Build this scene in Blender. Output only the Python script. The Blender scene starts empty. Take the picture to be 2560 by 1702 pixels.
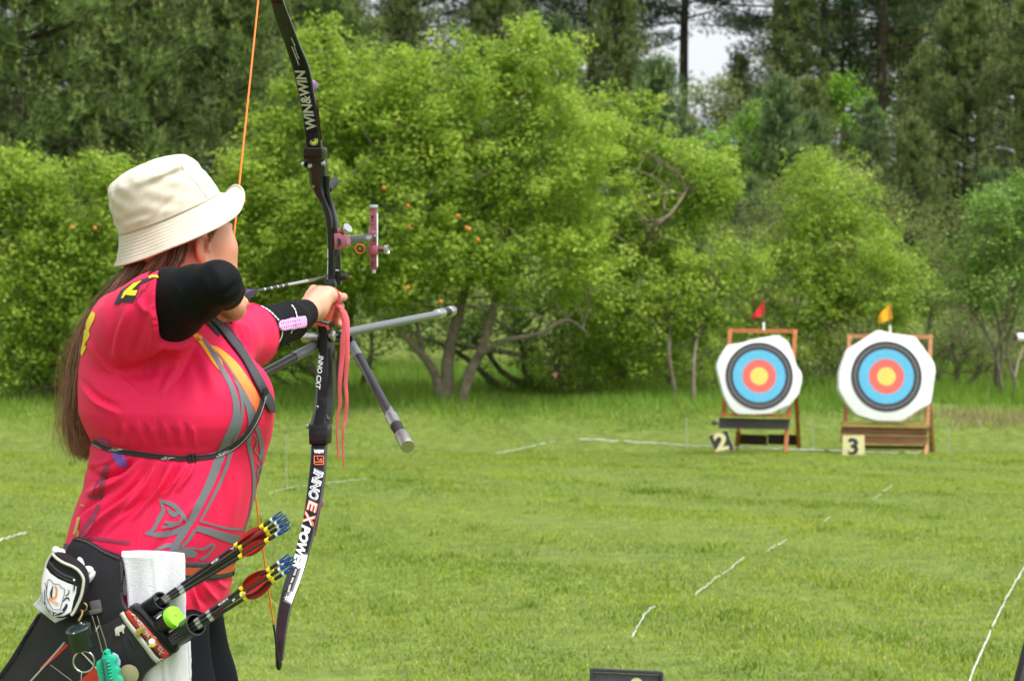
import bpy, bmesh, math, random
import numpy as np
from mathutils import Vector, Matrix
from mathutils.bvhtree import BVHTree
from mathutils.geometry import tessellate_polygon
random.seed(7)
rng = np.random.default_rng(7)
S = bpy.context.scene
COL = S.collection
# ------------------------------------------------------------------ camera
FPX, CXP, HYP, CZ = 5000.0, 1280.0, 910.0, 1.3     # focal length, centre and horizon in photo pixels, eye height in metres
cd = bpy.data.cameras.new('camera')
cam = bpy.data.objects.new('camera', cd); COL.objects.link(cam)
cam.location = (0, 0, CZ); cam.rotation_euler = (math.pi/2, 0, 0)
cd.sensor_width = 36; cd.lens = 36*FPX/2560; cd.shift_y = (HYP-851)/2560
cd.clip_start = 0.1; cd.clip_end = 2000
cd.dof.use_dof = True; cd.dof.focus_distance = 4.0; cd.dof.aperture_fstop = 9.5
S.camera = cam
# ------------------------------------------------------------------ light
w = bpy.data.worlds.new('World'); S.world = w; w.use_nodes = True
wn = w.node_tree; bg = wn.nodes['Background']
sky = wn.nodes.new('ShaderNodeTexSky'); sky.sky_type = 'NISHITA'; sky.sun_disc = False
SUN_EL, SUN_AZ = math.radians(64), math.radians(128)   # azimuth clockwise from +Y (high, from the right)
sky.sun_elevation = SUN_EL; sky.sun_rotation = SUN_AZ
sky.air_density = 1.0; sky.dust_density = 4.0; sky.ozone_density = 1.0
hs = wn.nodes.new('ShaderNodeHueSaturation'); hs.inputs['Saturation'].default_value = 0.22
wn.links.new(sky.outputs[0], hs.inputs['Color']); wn.links.new(hs.outputs[0], bg.inputs[0])
bg.inputs[1].default_value = 0.15
sl = bpy.data.lights.new('sun', 'SUN'); sl.energy = 1.5; sl.angle = math.radians(22); sl.color = (1, .97, .92)
so = bpy.data.objects.new('sun', sl); COL.objects.link(so)
sd = Vector((math.sin(SUN_AZ)*math.cos(SUN_EL), math.cos(SUN_AZ)*math.cos(SUN_EL), math.sin(SUN_EL)))
so.rotation_euler = sd.to_track_quat('Z', 'Y').to_euler(); so.location = (0, -5, 20)
vs = S.view_settings
vs.view_transform = 'Standard'; vs.look = 'None'; vs.gamma = 1; vs.use_curve_mapping = False; vs.exposure = 0.92
S.cycles.max_bounces = 6; S.cycles.transparent_max_bounces = 6; S.cycles.diffuse_bounces = 3
S.cycles.glossy_bounces = 3; S.cycles.transmission_bounces = 4
# ------------------------------------------------------------------ helpers
def P(px, py, d):
    return Vector(((px-CXP)/FPX*d, d, CZ+(HYP-py)/FPX*d))
def srgb(r, g, b):
    f = lambda c: (c/12.92 if c <= .04045 else ((c+.055)/1.055)**2.4)
    return (f(r/255), f(g/255), f(b/255))
def mat(name, col, rough=.6, var=.0, scale=40, metal=0, bump=0, bscale=200, spec=None, sheen=0, trans=0, attr=None, coat=0, col2=None, stretch=None, sss=0):
    m = bpy.data.materials.new(name); m.use_nodes = True
    nt = m.node_tree; b = nt.nodes['Principled BSDF']
    b.inputs['Roughness'].default_value = rough; b.inputs['Metallic'].default_value = metal
    if spec is not None: b.inputs['Specular IOR Level'].default_value = spec
    if sheen: b.inputs['Sheen Weight'].default_value = sheen
    if coat: b.inputs['Coat Weight'].default_value = coat; b.inputs['Coat Roughness'].default_value = .08
    if sss:
        b.inputs['Subsurface Weight'].default_value = sss; b.inputs['Subsurface Radius'].default_value = (.01, .004, .002)
        b.inputs['Subsurface Scale'].default_value = 1
    tc = nt.nodes.new('ShaderNodeTexCoord'); vec = tc.outputs['Object']
    if stretch:
        mp = nt.nodes.new('ShaderNodeMapping'); mp.inputs['Scale'].default_value = stretch
        nt.links.new(vec, mp.inputs[0]); vec = mp.outputs[0]
    out = None
    if attr:
        at = nt.nodes.new('ShaderNodeAttribute'); at.attribute_name = attr; out = at.outputs['Color']
        b.inputs['Base Color'].default_value = (*col, 1)
    if var or col2:
        nz = nt.nodes.new('ShaderNodeTexNoise'); nz.inputs['Scale'].default_value = scale; nz.inputs['Detail'].default_value = 6
        nt.links.new(vec, nz.inputs['Vector'])
        rp = nt.nodes.new('ShaderNodeValToRGB')
        rp.color_ramp.elements[0].position = .3; rp.color_ramp.elements[1].position = .7
        if out is not None:
            rp.color_ramp.elements[0].color = (1-var,)*3+(1,); rp.color_ramp.elements[1].color = (1+var,)*3+(1,)
            mx = nt.nodes.new('ShaderNodeMix'); mx.data_type = 'RGBA'; mx.blend_type = 'MULTIPLY'; mx.inputs[0].default_value = 1
            nt.links.new(out, mx.inputs[6]); nt.links.new(rp.outputs[0], mx.inputs[7])
            nt.links.new(nz.outputs[0], rp.inputs[0]); out = mx.outputs[2]
        else:
            c2 = col2 or tuple(min(1, c*(1+var)) for c in col)
            rp.color_ramp.elements[0].color = (*[c*(1-var) for c in col], 1); rp.color_ramp.elements[1].color = (*c2, 1)
            nt.links.new(nz.outputs[0], rp.inputs[0]); out = rp.outputs[0]
    if out is not None: nt.links.new(out, b.inputs['Base Color'])
    else: b.inputs['Base Color'].default_value = (*col, 1)
    if bump:
        nb = nt.nodes.new('ShaderNodeTexNoise'); nb.inputs['Scale'].default_value = bscale; nb.inputs['Detail'].default_value = 5
        nt.links.new(vec, nb.inputs['Vector'])
        bp = nt.nodes.new('ShaderNodeBump'); bp.inputs['Strength'].default_value = bump; bp.inputs['Distance'].default_value = .01
        nt.links.new(nb.outputs[0], bp.inputs['Height']); nt.links.new(bp.outputs[0], b.inputs['Normal'])
    if trans:
        tr = nt.nodes.new('ShaderNodeBsdfTranslucent'); ms = nt.nodes.new('ShaderNodeMixShader'); ms.inputs[0].default_value = trans
        if out is not None: nt.links.new(out, tr.inputs[0])
        else: tr.inputs[0].default_value = (*col, 1)
        nt.links.new(b.outputs[0], ms.inputs[1]); nt.links.new(tr.outputs[0], ms.inputs[2])
        nt.links.new(ms.outputs[0], nt.nodes['Material Output'].inputs[0])
    return m
def link(o, parent=None):
    COL.objects.link(o)
    if parent is not None: o.parent = parent
    return o
def tag(o, label=None, cat=None, group=None, kind=None):
    if label: o['label'] = label
    if cat: o['category'] = cat
    if group: o['group'] = group
    if kind: o['kind'] = kind
    return o
def empty(name, loc, label=None, cat=None, group=None):
    o = bpy.data.objects.new(name, None); o.empty_display_size = .1; o.location = loc
    COL.objects.link(o); return tag(o, label, cat, group)
def npmesh(name, V, Fc, m, parent=None, col=None, smooth=False, attr='Col', world=True):
    """V (n,3), Fc (k,3|4) arrays; world coords (children are un-offset from the parent's location)"""
    V = np.asarray(V, dtype=np.float32).reshape(-1, 3).copy()
    if parent is not None and world:
        V -= np.array(wloc(parent), dtype=np.float32)
    me = bpy.data.meshes.new(name)
    me.vertices.add(len(V)); me.vertices.foreach_set('co', V.ravel())
    Fc = np.asarray(Fc, dtype=np.int32); k, n = Fc.shape
    me.loops.add(k*n); me.loops.foreach_set('vertex_index', Fc.ravel())
    me.polygons.add(k); me.polygons.foreach_set('loop_start', np.arange(0, k*n, n, dtype=np.int32))
    me.polygons.foreach_set('loop_total', np.full(k, n, dtype=np.int32))
    if smooth: me.polygons.foreach_set('use_smooth', np.ones(k, dtype=bool))
    me.update(calc_edges=True)
    if col is not None:
        ca = me.color_attributes.new(attr, 'FLOAT_COLOR', 'POINT')
        c4 = np.ones((len(V), 4), dtype=np.float32); c4[:, :3] = col; ca.data.foreach_set('color', c4.ravel())
    for mm in (m if isinstance(m, (list, tuple)) else [m]): me.materials.append(mm)
    o = bpy.data.objects.new(name, me); return link(o, parent)
def wloc(o):
    v = Vector(o.location)
    while o.parent is not None: o = o.parent; v += Vector(o.location)
    return v
class MB:
    """collects shapes in world coordinates and builds ONE mesh object"""
    def __init__(s): s.v = []; s.f = []
    def add(s, vs_, fs):
        n = len(s.v); s.v += [Vector(v) for v in vs_]; s.f += [[i+n for i in f] for f in fs]; return s
    def box(s, c, sx, sy, sz, R=None, bev=0):
        R = R or Matrix.Identity(3); c = Vector(c)
        if bev <= 0:
            vs_ = [c+R@Vector((x*sx/2, y*sy/2, z*sz/2)) for x in (-1, 1) for y in (-1, 1) for z in (-1, 1)]
            return s.add(vs_, [(0, 1, 3, 2), (4, 6, 7, 5), (0, 4, 5, 1), (2, 3, 7, 6), (0, 2, 6, 4), (1, 5, 7, 3)])
        bm = bmesh.new(); bmesh.ops.create_cube(bm, size=1)
        for v in bm.verts: v.co = Vector((v.co.x*sx, v.co.y*sy, v.co.z*sz))
        bmesh.ops.bevel(bm, geom=bm.edges[:], offset=bev, segments=2, affect='EDGES', profile=.6)
        bm.verts.index_update()
        s.add([c+R@v.co for v in bm.verts], [[v.index for v in f.verts] for f in bm.faces]); bm.free(); return s
    def bar(s, a, b, wx, wy, up=(0, 1, 0)):
        a = Vector(a); b = Vector(b); z = (b-a).normalized(); y = Vector(up); x = y.cross(z)
        if x.length < 1e-4: x = Vector((1, 0, 0))
        x.normalize(); y = z.cross(x); R = Matrix((x, y, z)).transposed()
        return s.box((a+b)/2, wx, wy, (b-a).length, R)
    def tube(s, pts, rad, n=10, cap=True, flat=1.0, up=None):
        pts = [Vector(p) for p in pts]; m = len(pts)
        if not hasattr(rad, '__len__'): rad = [rad]*m
        u0 = Vector(up) if up is not None else None
        rings = []; prev = None
        for i, p in enumerate(pts):
            t = (pts[min(i+1, m-1)]-pts[max(i-1, 0)]).normalized()
            if prev is None:
                a = u0 if u0 is not None else (Vector((0, 0, 1)) if abs(t.z) < .9 else Vector((1, 0, 0)))
            else: a = prev
            x = (a - t*a.dot(t)).normalized(); prev = x; y = t.cross(x)
            rings.append([p+(x*math.cos(2*math.pi*k/n)*flat+y*math.sin(2*math.pi*k/n))*rad[i] for k in range(n)])
        vs_ = [v for r in rings for v in r]; fs = []
        for i in range(m-1):
            for k in range(n):
                fs.append((i*n+k, i*n+(k+1) % n, (i+1)*n+(k+1) % n, (i+1)*n+k))
        if cap: fs.append(tuple(range(n-1, -1, -1))); fs.append(tuple((m-1)*n+k for k in range(n)))
        return s.add(vs_, fs)
    def cyl(s, a, b, r, n=20, r2=None):
        return s.tube([a, b], [r, r if r2 is None else r2], n)
    def lathe(s, a, axis, prof, n=24):
        """prof: list of (distance along axis, radius)"""
        axis = Vector(axis).normalized(); a = Vector(a)
        return s.tube([a+axis*t for t, r in prof], [max(r, 1e-5) for t, r in prof], n) if False else s._lathe(a, axis, prof, n)
    def _lathe(s, a, z, prof, n):
        x = z.orthogonal().normalized(); y = z.cross(x)
        vs_ = [a+z*t+(x*math.cos(2*math.pi*k/n)+y*math.sin(2*math.pi*k/n))*max(r, 1e-6) for t, r in prof for k in range(n)]
        fs = [(i*n+k, i*n+(k+1) % n, (i+1)*n+(k+1) % n, (i+1)*n+k) for i in range(len(prof)-1) for k in range(n)]
        fs.append(tuple(range(n-1, -1, -1))); fs.append(tuple((len(prof)-1)*n+k for k in range(n)))
        return s.add(vs_, fs)
    def ring(s, c, axis, R, r, n=32, k=8, sx=1.0):
        axis = Vector(axis).normalized(); x = axis.orthogonal().normalized(); y = axis.cross(x); c = Vector(c)
        vs_ = []; fs = []
        for i in range(n):
            a = 2*math.pi*i/n; d = x*math.cos(a)+y*math.sin(a)
            for j in range(k):
                b = 2*math.pi*j/k; vs_.append(c+d*(R+r*math.cos(b))+axis*(r*math.sin(b)))
        for i in range(n):
            for j in range(k):
                fs.append((i*k+j, ((i+1) % n)*k+j, ((i+1) % n)*k+(j+1) % k, i*k+(j+1) % k))
        return s.add(vs_, fs)
    def sphere(s, c, rx, ry=None, rz=None, n=16, m=10, R=None):
        ry = ry or rx; rz = rz or rx; R = R or Matrix.Identity(3); c = Vector(c)
        vs_ = [c+R@Vector((0, 0, rz))]
        for i in range(1, m):
            a = math.pi*i/m
            for k in range(n):
                b = 2*math.pi*k/n; vs_.append(c+R@Vector((rx*math.sin(a)*math.cos(b), ry*math.sin(a)*math.sin(b), rz*math.cos(a))))
        vs_.append(c+R@Vector((0, 0, -rz)))
        fs = [(0, 1+k, 1+(k+1) % n) for k in range(n)]
        for i in range(m-2):
            for k in range(n):
                fs.append((1+i*n+k, 1+(i+1)*n+k, 1+(i+1)*n+(k+1) % n, 1+i*n+(k+1) % n))
        L = len(vs_)-1; fs += [(L, 1+(m-2)*n+(k+1) % n, 1+(m-2)*n+k) for k in range(n)]
        return s.add(vs_, fs)
    def prism(s, pts, off):
        """polygon pts (3D) extruded by vector off"""
        pts = [Vector(p) for p in pts]; off = Vector(off); n = len(pts)
        fs = [tuple(range(n)), tuple(range(2*n-1, n-1, -1))] + [(i, i+n, (i+1) % n+n, (i+1) % n) for i in range(n)]
        return s.add(pts+[p+off for p in pts], fs)
    def build(s, name, m, parent=None, smooth=False, angle=40, label=None, bevel=0):
        o0 = wloc(parent) if parent is not None else Vector((0, 0, 0))
        me = bpy.data.meshes.new(name); me.from_pydata([v-o0 for v in s.v], [], s.f)
        bm = bmesh.new(); bm.from_mesh(me); bmesh.ops.recalc_face_normals(bm, faces=bm.faces[:]); 
        if bevel:
            ed = [e for e in bm.edges if len(e.link_faces) == 2 and e.calc_face_angle(0) > .6]
            bmesh.ops.bevel(bm, geom=ed, offset=bevel, segments=2, affect='EDGES', profile=.6)
        bm.to_mesh(me); bm.free()
        for mm in (m if isinstance(m, (list, tuple)) else [m]): me.materials.append(mm)
        if smooth:
            me.shade_smooth()
            try: me.set_sharp_from_angle(angle=math.radians(angle))
            except Exception: pass
        o = bpy.data.objects.new(name, me); link(o, parent)
        if label: o['label'] = label
        return o
def catmull(pts, n=8):
    """smooth interpolation through tuples of any length"""
    A = np.array([tuple(p) for p in pts], dtype=float); m = len(A)
    if m < 3: 
        t = np.linspace(0, 1, n+1)[:, None]; return A[0]*(1-t)+A[1]*t
    out = []
    for i in range(m-1):
        p0 = A[max(i-1, 0)]; p1 = A[i]; p2 = A[i+1]; p3 = A[min(i+2, m-1)]
        for k in range(n):
            t = k/n
            out.append(.5*((2*p1)+(-p0+p2)*t+(2*p0-5*p1+4*p2-p3)*t*t+(-p0+3*p1-3*p2+p3)*t**3))
    out.append(A[-1]); return np.array(out)
FONTS = {}
def text_mesh(txt, bold=0.0, shear=0.0, spacing=1.0):
    """flat 2D mesh of a text: verts (n,2) with height about 1 baseline 0, tri list"""
    cu = bpy.data.curves.new('t', 'FONT'); cu.body = txt; cu.size = 1.0; cu.offset = bold; cu.shear = shear; cu.space_character = spacing
    cu.resolution_u = 3; cu.fill_mode = 'BOTH'
    o = bpy.data.objects.new('t', cu); COL.objects.link(o)
    dg = bpy.context.evaluated_depsgraph_get(); me = bpy.data.meshes.new_from_object(o.evaluated_get(dg))
    bm = bmesh.new(); bm.from_mesh(me); bmesh.ops.triangulate(bm, faces=bm.faces[:])
    V = [(v.co.x, v.co.y) for v in bm.verts]; bm.verts.index_update(); Fs = [[v.index for v in f.verts] for f in bm.faces]
    bm.free(); bpy.data.objects.remove(o); bpy.data.curves.remove(cu); bpy.data.meshes.remove(me)
    V = np.array(V); V[:, 0] -= V[:, 0].min(); 
    return V, Fs
# ------------------------------------------------------------------ ground
def sstep(t): t = np.clip(t, 0, 1); return t*t*(3-2*t)
def gz(x, y):
    x = np.asarray(x, dtype=float); y = np.asarray(y, dtype=float)
    z = .62*sstep((y-29.4)/4) + np.clip(y-35, 0, 9)*.07 + np.clip(y-44, 0, 22)*.26
    z = z + .5*sstep((y-33)/12)*sstep((x-3)/5)
    z = z + .015*np.sin(x*1.3+y*.7)+.02*np.sin(x*.6-y*.45)+.01*np.sin(2.9*x+1.7*y)
    return z
def G(px, d): return Vector(((px-CXP)/FPX*d, d, float(gz((px-CXP)/FPX*d, d))))
M_ground = mat('meadow_soil', (.095, .145, .015), .95, var=.25, scale=6, bump=.6, bscale=40, col2=(.16, .22, .03))
xs = np.concatenate([[-900, -400, -150, -70], np.linspace(-40, 40, 161), [70, 150, 400, 900]])
ys = np.concatenate([[-900, -300, -80, -20, -5], np.linspace(0, 80, 161), [100, 150, 300, 600, 1200]])
X, Y = np.meshgrid(xs, ys); Z = gz(X, Y); nx, ny = len(xs), len(ys)
idx = np.arange(nx*ny).reshape(ny, nx)
F4 = np.stack([idx[:-1, :-1], idx[:-1, 1:], idx[1:, 1:], idx[1:, :-1]], -1).reshape(-1, 4)
g = npmesh('ground', np.stack([X, Y, Z], -1).reshape(-1, 3), F4, M_ground, smooth=True)
tag(g, kind='structure')
# grass -------------------------------------------------------------
M_grass = mat('grass_blades', (.1, .2, .02), .5, attr='Col', trans=.4, spec=.35)
def blades(x, y, h, wd, lean, cols, name, label, simple=False):
    n = len(x); z = gz(x, y); a = rng.uniform(0, 2*np.pi, n); la = rng.uniform(0, 2*np.pi, n)
    L = rng.uniform(.2, 1, n)*lean*h
    base = np.stack([x, y, z-.01], -1); side = np.stack([np.cos(a), np.sin(a), np.zeros(n)], -1)*wd[:, None]/2
    ld = np.stack([np.cos(la), np.sin(la), np.zeros(n)], -1)*L[:, None]
    up = np.zeros((n, 3)); up[:, 2] = np.sqrt(np.maximum(h*h-L*L*.8, (h*.25)**2))
    if simple:
        V = np.empty((n, 3, 3)); V[:, 0] = base-side; V[:, 1] = base+side; V[:, 2] = base+up+ld*1.1
        o = npmesh(name, V.reshape(-1, 3), np.arange(n*3).reshape(n, 3), M_grass, col=np.repeat(cols[:, None, :], 3, 1).reshape(-1, 3)); return tag(o, label, kind='stuff')
    V = np.empty((n, 5, 3)); V[:, 0] = base-side; V[:, 1] = base+side
    mid = base+up*.6+ld*.35
    V[:, 2] = mid+side*.8; V[:, 3] = mid-side*.8; V[:, 4] = base+up*1.0+ld*1.1
    i = np.arange(n)[:, None]*5
    T = np.concatenate([i+[[0, 1, 2]], i+[[0, 2, 3]], i+[[3, 2, 4]]], 0)
    C = np.repeat(cols[:, None, :], 5, 1)
    o = npmesh(name, V.reshape(-1, 3), T, M_grass, col=C.reshape(-1, 3), smooth=True)
    return tag(o, label, kind='stuff')
def wedge(n, d0, d1, pw):
    # density falls off with distance as d^-pw
    u = rng.uniform(0, 1, n); k = 2-pw
    d = (d0**k+u*(d1**k-d0**k))**(1/k) if abs(k) > 1e-3 else d0*(d1/d0)**u
    x = rng.uniform(-.33, .33, n)*d
    return x, d
def noise2(x, y, s):
    r = np.zeros(len(x)); q = np.random.default_rng(5)
    for i in range(9):
        a, b, c = q.normal(0, s, 2).tolist()+[q.uniform(0, 6.3)]; r += np.sin(a*x+b*y+c)
    return r/4.5
def grass_cols(x, y, base, tip, dry, pdry):
    n = len(x); t = np.clip(.52+.25*noise2(x, y, .9)+.28*noise2(x, y, 4)+rng.normal(0, .32, n), 0, 1)[:, None]
    c = np.array(base)*(1-t)+np.array(tip)*t
    m = rng.uniform(0, 1, n) < pdry*(1+noise2(x+9, y, 1.6)); c[m] = np.array(dry)*rng.uniform(.7, 1.2, (m.sum(), 1))
    return c*rng.uniform(.8, 1.2, (n, 1))
x, y = wedge(560000, 7.2, 32.6, 1.15)
h = rng.uniform(.016, .036, len(x))*(1+.2*noise2(x, y, 3)); h = np.maximum(h, .012)*(1+.012*y)
tall = (rng.uniform(0, 1, len(x)) < .008*(1+1.5*noise2(x, y, 2.2))); h[tall] *= 1.7
nr = y < 13; gc = grass_cols(x, y, (.125, .235, .012), (.37, .46, .04), (.46, .40, .16), .09); gw = (.0028+.00026*y)*rng.uniform(.7, 1.4, len(x))
blades(x[~nr], y[~nr], h[~nr], gw[~nr]*1.25, .95, gc[~nr], 'far_lawn_grass', 'short mown bright green grass of the far half of the shooting field', True)
x, y, h = x[nr], y[nr], h[nr]
blades(x, y, h, gw[nr], .95, gc[nr] if True else grass_cols(x, y, (.125, .235, .012), (.37, .46, .04), (.46, .40, .16), .09),
       'lawn_grass', 'short mown bright green grass of the near half of the shooting field')
# broadleaf weeds and coarse tufts in the lawn
cx, cy = wedge(170, 7.5, 27, 1.0); xs_ = []; ys_ = []
for a, b in zip(cx, cy):
    k = rng.integers(8, 26); xs_.append(a+rng.normal(0, .045, k)); ys_.append(b+rng.normal(0, .045, k))
for (ppx, dd, k, sp) in [(1640, 20.5, 300, .16), (1250, 13.5, 60, .1)]:
    xx = (ppx-CXP)/FPX*dd; xs_.append(xx+rng.normal(0, sp, k)); ys_.append(dd+rng.normal(0, sp, k))
x = np.concatenate(xs_); y = np.concatenate(ys_)
blades(x, y, rng.uniform(.035, .085, len(x)), .006*rng.uniform(.7, 1.5, len(x))+.0003*y, .9,
       grass_cols(x, y, (.12, .21, .02), (.22, .32, .04), (.36, .32, .12), .03), 'coarse_grass_tufts', 'coarser darker grass tufts sprouting from the lawn')
# rough tall grass at the wood edge
n = 150000; y = 31.2+12*rng.uniform(0, 1, n)**1.25; x = rng.uniform(-.36, .36, n)*y
keep = (y > 31.9-.5*np.sin(x*.7)+.35*np.sin(x*2.1)+np.where(x > 3, 0.3, 0)+.35*rng.normal(0, 1, n)); x = x[keep]; y = y[keep]
h = (.10+.28*sstep((y-31.4)/3))*rng.uniform(.5, 1.25, len(x))*(1+.35*noise2(x, y, 1.0))
blades(x, y, h, .011*rng.uniform(.7, 1.5, len(x)), .8, grass_cols(x, y, (.12, .25, .02), (.26, .42, .045), (.40, .36, .15), .05),
       'rough_grass', 'tall unmown grass along the foot of the trees', True)
# dry grass patch at right
n = 1300; x = rng.uniform(5.6, 9, n); y = 32.0+rng.normal(0, .3, n)+.3*np.sin(x*1.4)
blades(x, y, rng.uniform(.08, .22, n), .012*np.ones(n), .9, np.array([.42, .34, .19])*rng.uniform(.6, 1.2, (n, 1)), 'dry_grass',
       'strip of dry straw coloured grass right of the targets')
# ------------------------------------------------------------------ trees
M_bark = mat('pale_bark', (.16, .135, .09), .9, var=.35, scale=9, bump=.6, bscale=25)
M_bark_dk = mat('pine_bark', (.05, .035, .026), .95, var=.35, scale=8, bump=.6, bscale=25)
M_leaf = mat('broad_leaves', (.1, .2, .02), .45, attr='Col', trans=.5, spec=.2)
M_needle = mat('pine_needles', (.05, .1, .03), .6, attr='Col', trans=.15, spec=.25)
PAL = {  # several leaf colours of each kind
 'citrus': [(.31, .46, .05), (.39, .54, .065), (.25, .40, .045), (.46, .56, .09), (.21, .35, .045)],
 'fresh':  [(.20, .40, .04), (.16, .33, .035), (.28, .45, .05)],
 'bluish': [(.22, .37, .075), (.17, .30, .06), (.30, .44, .09)],
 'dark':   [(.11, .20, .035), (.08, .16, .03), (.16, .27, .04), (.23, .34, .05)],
 'olive':  [(.21, .28, .08), (.27, .33, .09), (.16, .22, .06), (.30, .32, .13)],
 'grey':   [(.25, .28, .13), (.19, .23, .10), (.30, .31, .17)],
}
def leaf_cloud(C, cr, per, size, pal, flat=.75, asp=.5):
    """C (k,3) clump centres, cr radius of each; returns V,F,Col"""
    k = len(C); n = k*per; c = np.repeat(C, per, 0); r = np.repeat(cr, per)
    d = rng.normal(0, 1, (n, 3)); d /= np.linalg.norm(d, axis=1)[:, None]
    rr = r*rng.uniform(.25, 1, n)**.6; off = d*rr[:, None]; off[:, 2] *= flat
    p = c+off
    nrm = d*.7+rng.normal(0, .6, (n, 3)); nrm[:, 2] = np.abs(nrm[:, 2])+.5; nrm /= np.linalg.norm(nrm, axis=1)[:, None]
    t = np.cross(nrm, rng.normal(0, 1, (n, 3))); t /= np.linalg.norm(t, axis=1)[:, None]; b = np.cross(nrm, t)
    s = size*rng.uniform(.6, 1.3, n)[:, None]
    V = np.empty((n, 4, 3)); V[:, 0] = p-t*s*.5; V[:, 1] = p+b*s*asp*.5-nrm*s*.06; V[:, 2] = p+t*s*.5-nrm*s*.12; V[:, 3] = p-b*s*asp*.5-nrm*s*.06
    pal = np.array(pal); pc = pal[rng.integers(0, len(pal), k)]; pick = pal[rng.integers(0, len(pal), n)]
    col = (np.repeat(pc, per, 0)*.55+pick*.45)*rng.uniform(.75, 1.25, (n, 1))
    return V.reshape(-1, 3), np.arange(n*4).reshape(n, 4), np.repeat(col, 4, 0)
def limb(mb, a, b, r0, r1, sag=.0, wob=.08, n=7):
    a = Vector(a); b = Vector(b); L = (b-a).length; pts = []; ph = random.uniform(0, 6)
    for i in range(n):
        t = i/(n-1); q = a.lerp(b, t); q.z += math.sin(t*math.pi)*sag*L
        if 0 < i < n-1: q += Vector((math.sin(ph+t*7), math.cos(ph*2+t*6), math.sin(ph+t*5)))*wob*L*.35
        pts.append(q)
    mb.tube(pts, [r0+(r1-r0)*i/(n-1) for i in range(n)], 6, cap=False); return pts
def broad_tree(name, label, px, d, lobes, pal='citrus', dens=26, per=60, size=.078, trunks=None, tr=.07, cat='tree', group=None, clr=.24, fruit=0, nlimb=30, asp=.5, shell=.35):
    """lobes: (px,py,rx,ry[,depth offset]) in photo pixels at distance d, turned into ellipsoids"""
    base = G(px, d); T = empty(name, base, label, cat, group)
    k = d/FPX; CC = []; ell = []
    for lb in lobes:
        c = P(lb[0], lb[1], d+(lb[4] if len(lb) > 4 else 0)); rx = lb[2]*k; rz = lb[3]*k; ry = (rx+rz)*.42; ell.append((c, rx, ry, rz))
        m = max(6, int(dens*(rx*ry*rz)**.6667*(6.0 if pal == 'citrus' else 4.6)))
        v = rng.normal(0, 1, (m, 3)); v /= np.linalg.norm(v, axis=1)[:, None]
        v[:, 1] = np.where(rng.uniform(0, 1, m) < .45, -np.abs(v[:, 1]), v[:, 1])
        r = rng.uniform(shell, 1.06, m)**.7
        lump = 1+.17*np.sin(v[:, 0]*5+c.x*3)*np.sin(v[:, 2]*6+c.z*2)+.08*np.sin(v[:, 0]*13+c.z)*np.sin(v[:, 2]*11+c.x)+rng.normal(0, .05, m)+np.where(rng.uniform(0, 1, m) < .10, rng.uniform(.05, .28, m), 0)
        p = np.array(c)+v*np.array([rx, ry, rz])*(r*lump)[:, None]
        p = p[p[:, 2] > gz(p[:, 0], p[:, 1])+.25]
        CC.append(p)
    CC = np.concatenate(CC)
    V, Fq, Cl = leaf_cloud(CC, rng.uniform(.6, 1.4, len(CC))*clr*1.12, per, size, PAL[pal], asp=asp)
    npmesh('crown', V, Fq, M_leaf, T, col=Cl)
    mb = MB(); starts = []
    if trunks:
        for path in trunks:
            pts = [P(a, b, d+dd) for a, b, dd, r in path]; rr = [q[3] for q in path]
            if path[0][1] > 900: pts[0].z = gz(pts[0].x, pts[0].y)-.05
            cm = catmull([(*p, r) for p, r in zip(pts, rr)], 5)
            mb.tube([Vector(c[:3]) for c in cm], [c[3] for c in cm], 8, cap=True); starts += [Vector(c[:3]) for c in cm[len(cm)//2:]]
    else:
        for c, rx, ry, rz in ell[:4]:
            pts = limb(mb, base+Vector((random.uniform(-.1, .1), 0, -.05)), c-Vector((0, 0, rz*.3)), tr, tr*.5, 0, .12); starts += pts[3:]
    for i in range(nlimb):
        q = Vector(CC[rng.integers(0, len(CC))]); s_ = min(random.sample(starts, min(4, len(starts))), key=lambda t: (t-q).length)
        pts = limb(mb, s_, q, .018, .005, .06, .13, 8)
        for j in range(2):
            q2 = pts[4]+Vector((random.uniform(-.6, .6), random.uniform(-.4, .4), random.uniform(0, .7))); limb(mb, pts[3+j], q2, .011, .004, 0, .12, 5)
    mb.build('trunk', M_bark, T, smooth=True)
    for i in range(fruit):
        q = Vector(CC[rng.integers(0, len(CC))])
    return T
M_orange = mat('orange_peel', (.62, .20, .03), .45, bump=.1, bscale=300)
def fruits(T, spots, d):
    for (a, b) in spots:
        MB().sphere(P(a, b, d), .034, n=10, m=7).build('orange_fruit', M_orange, T, smooth=True)
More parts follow.
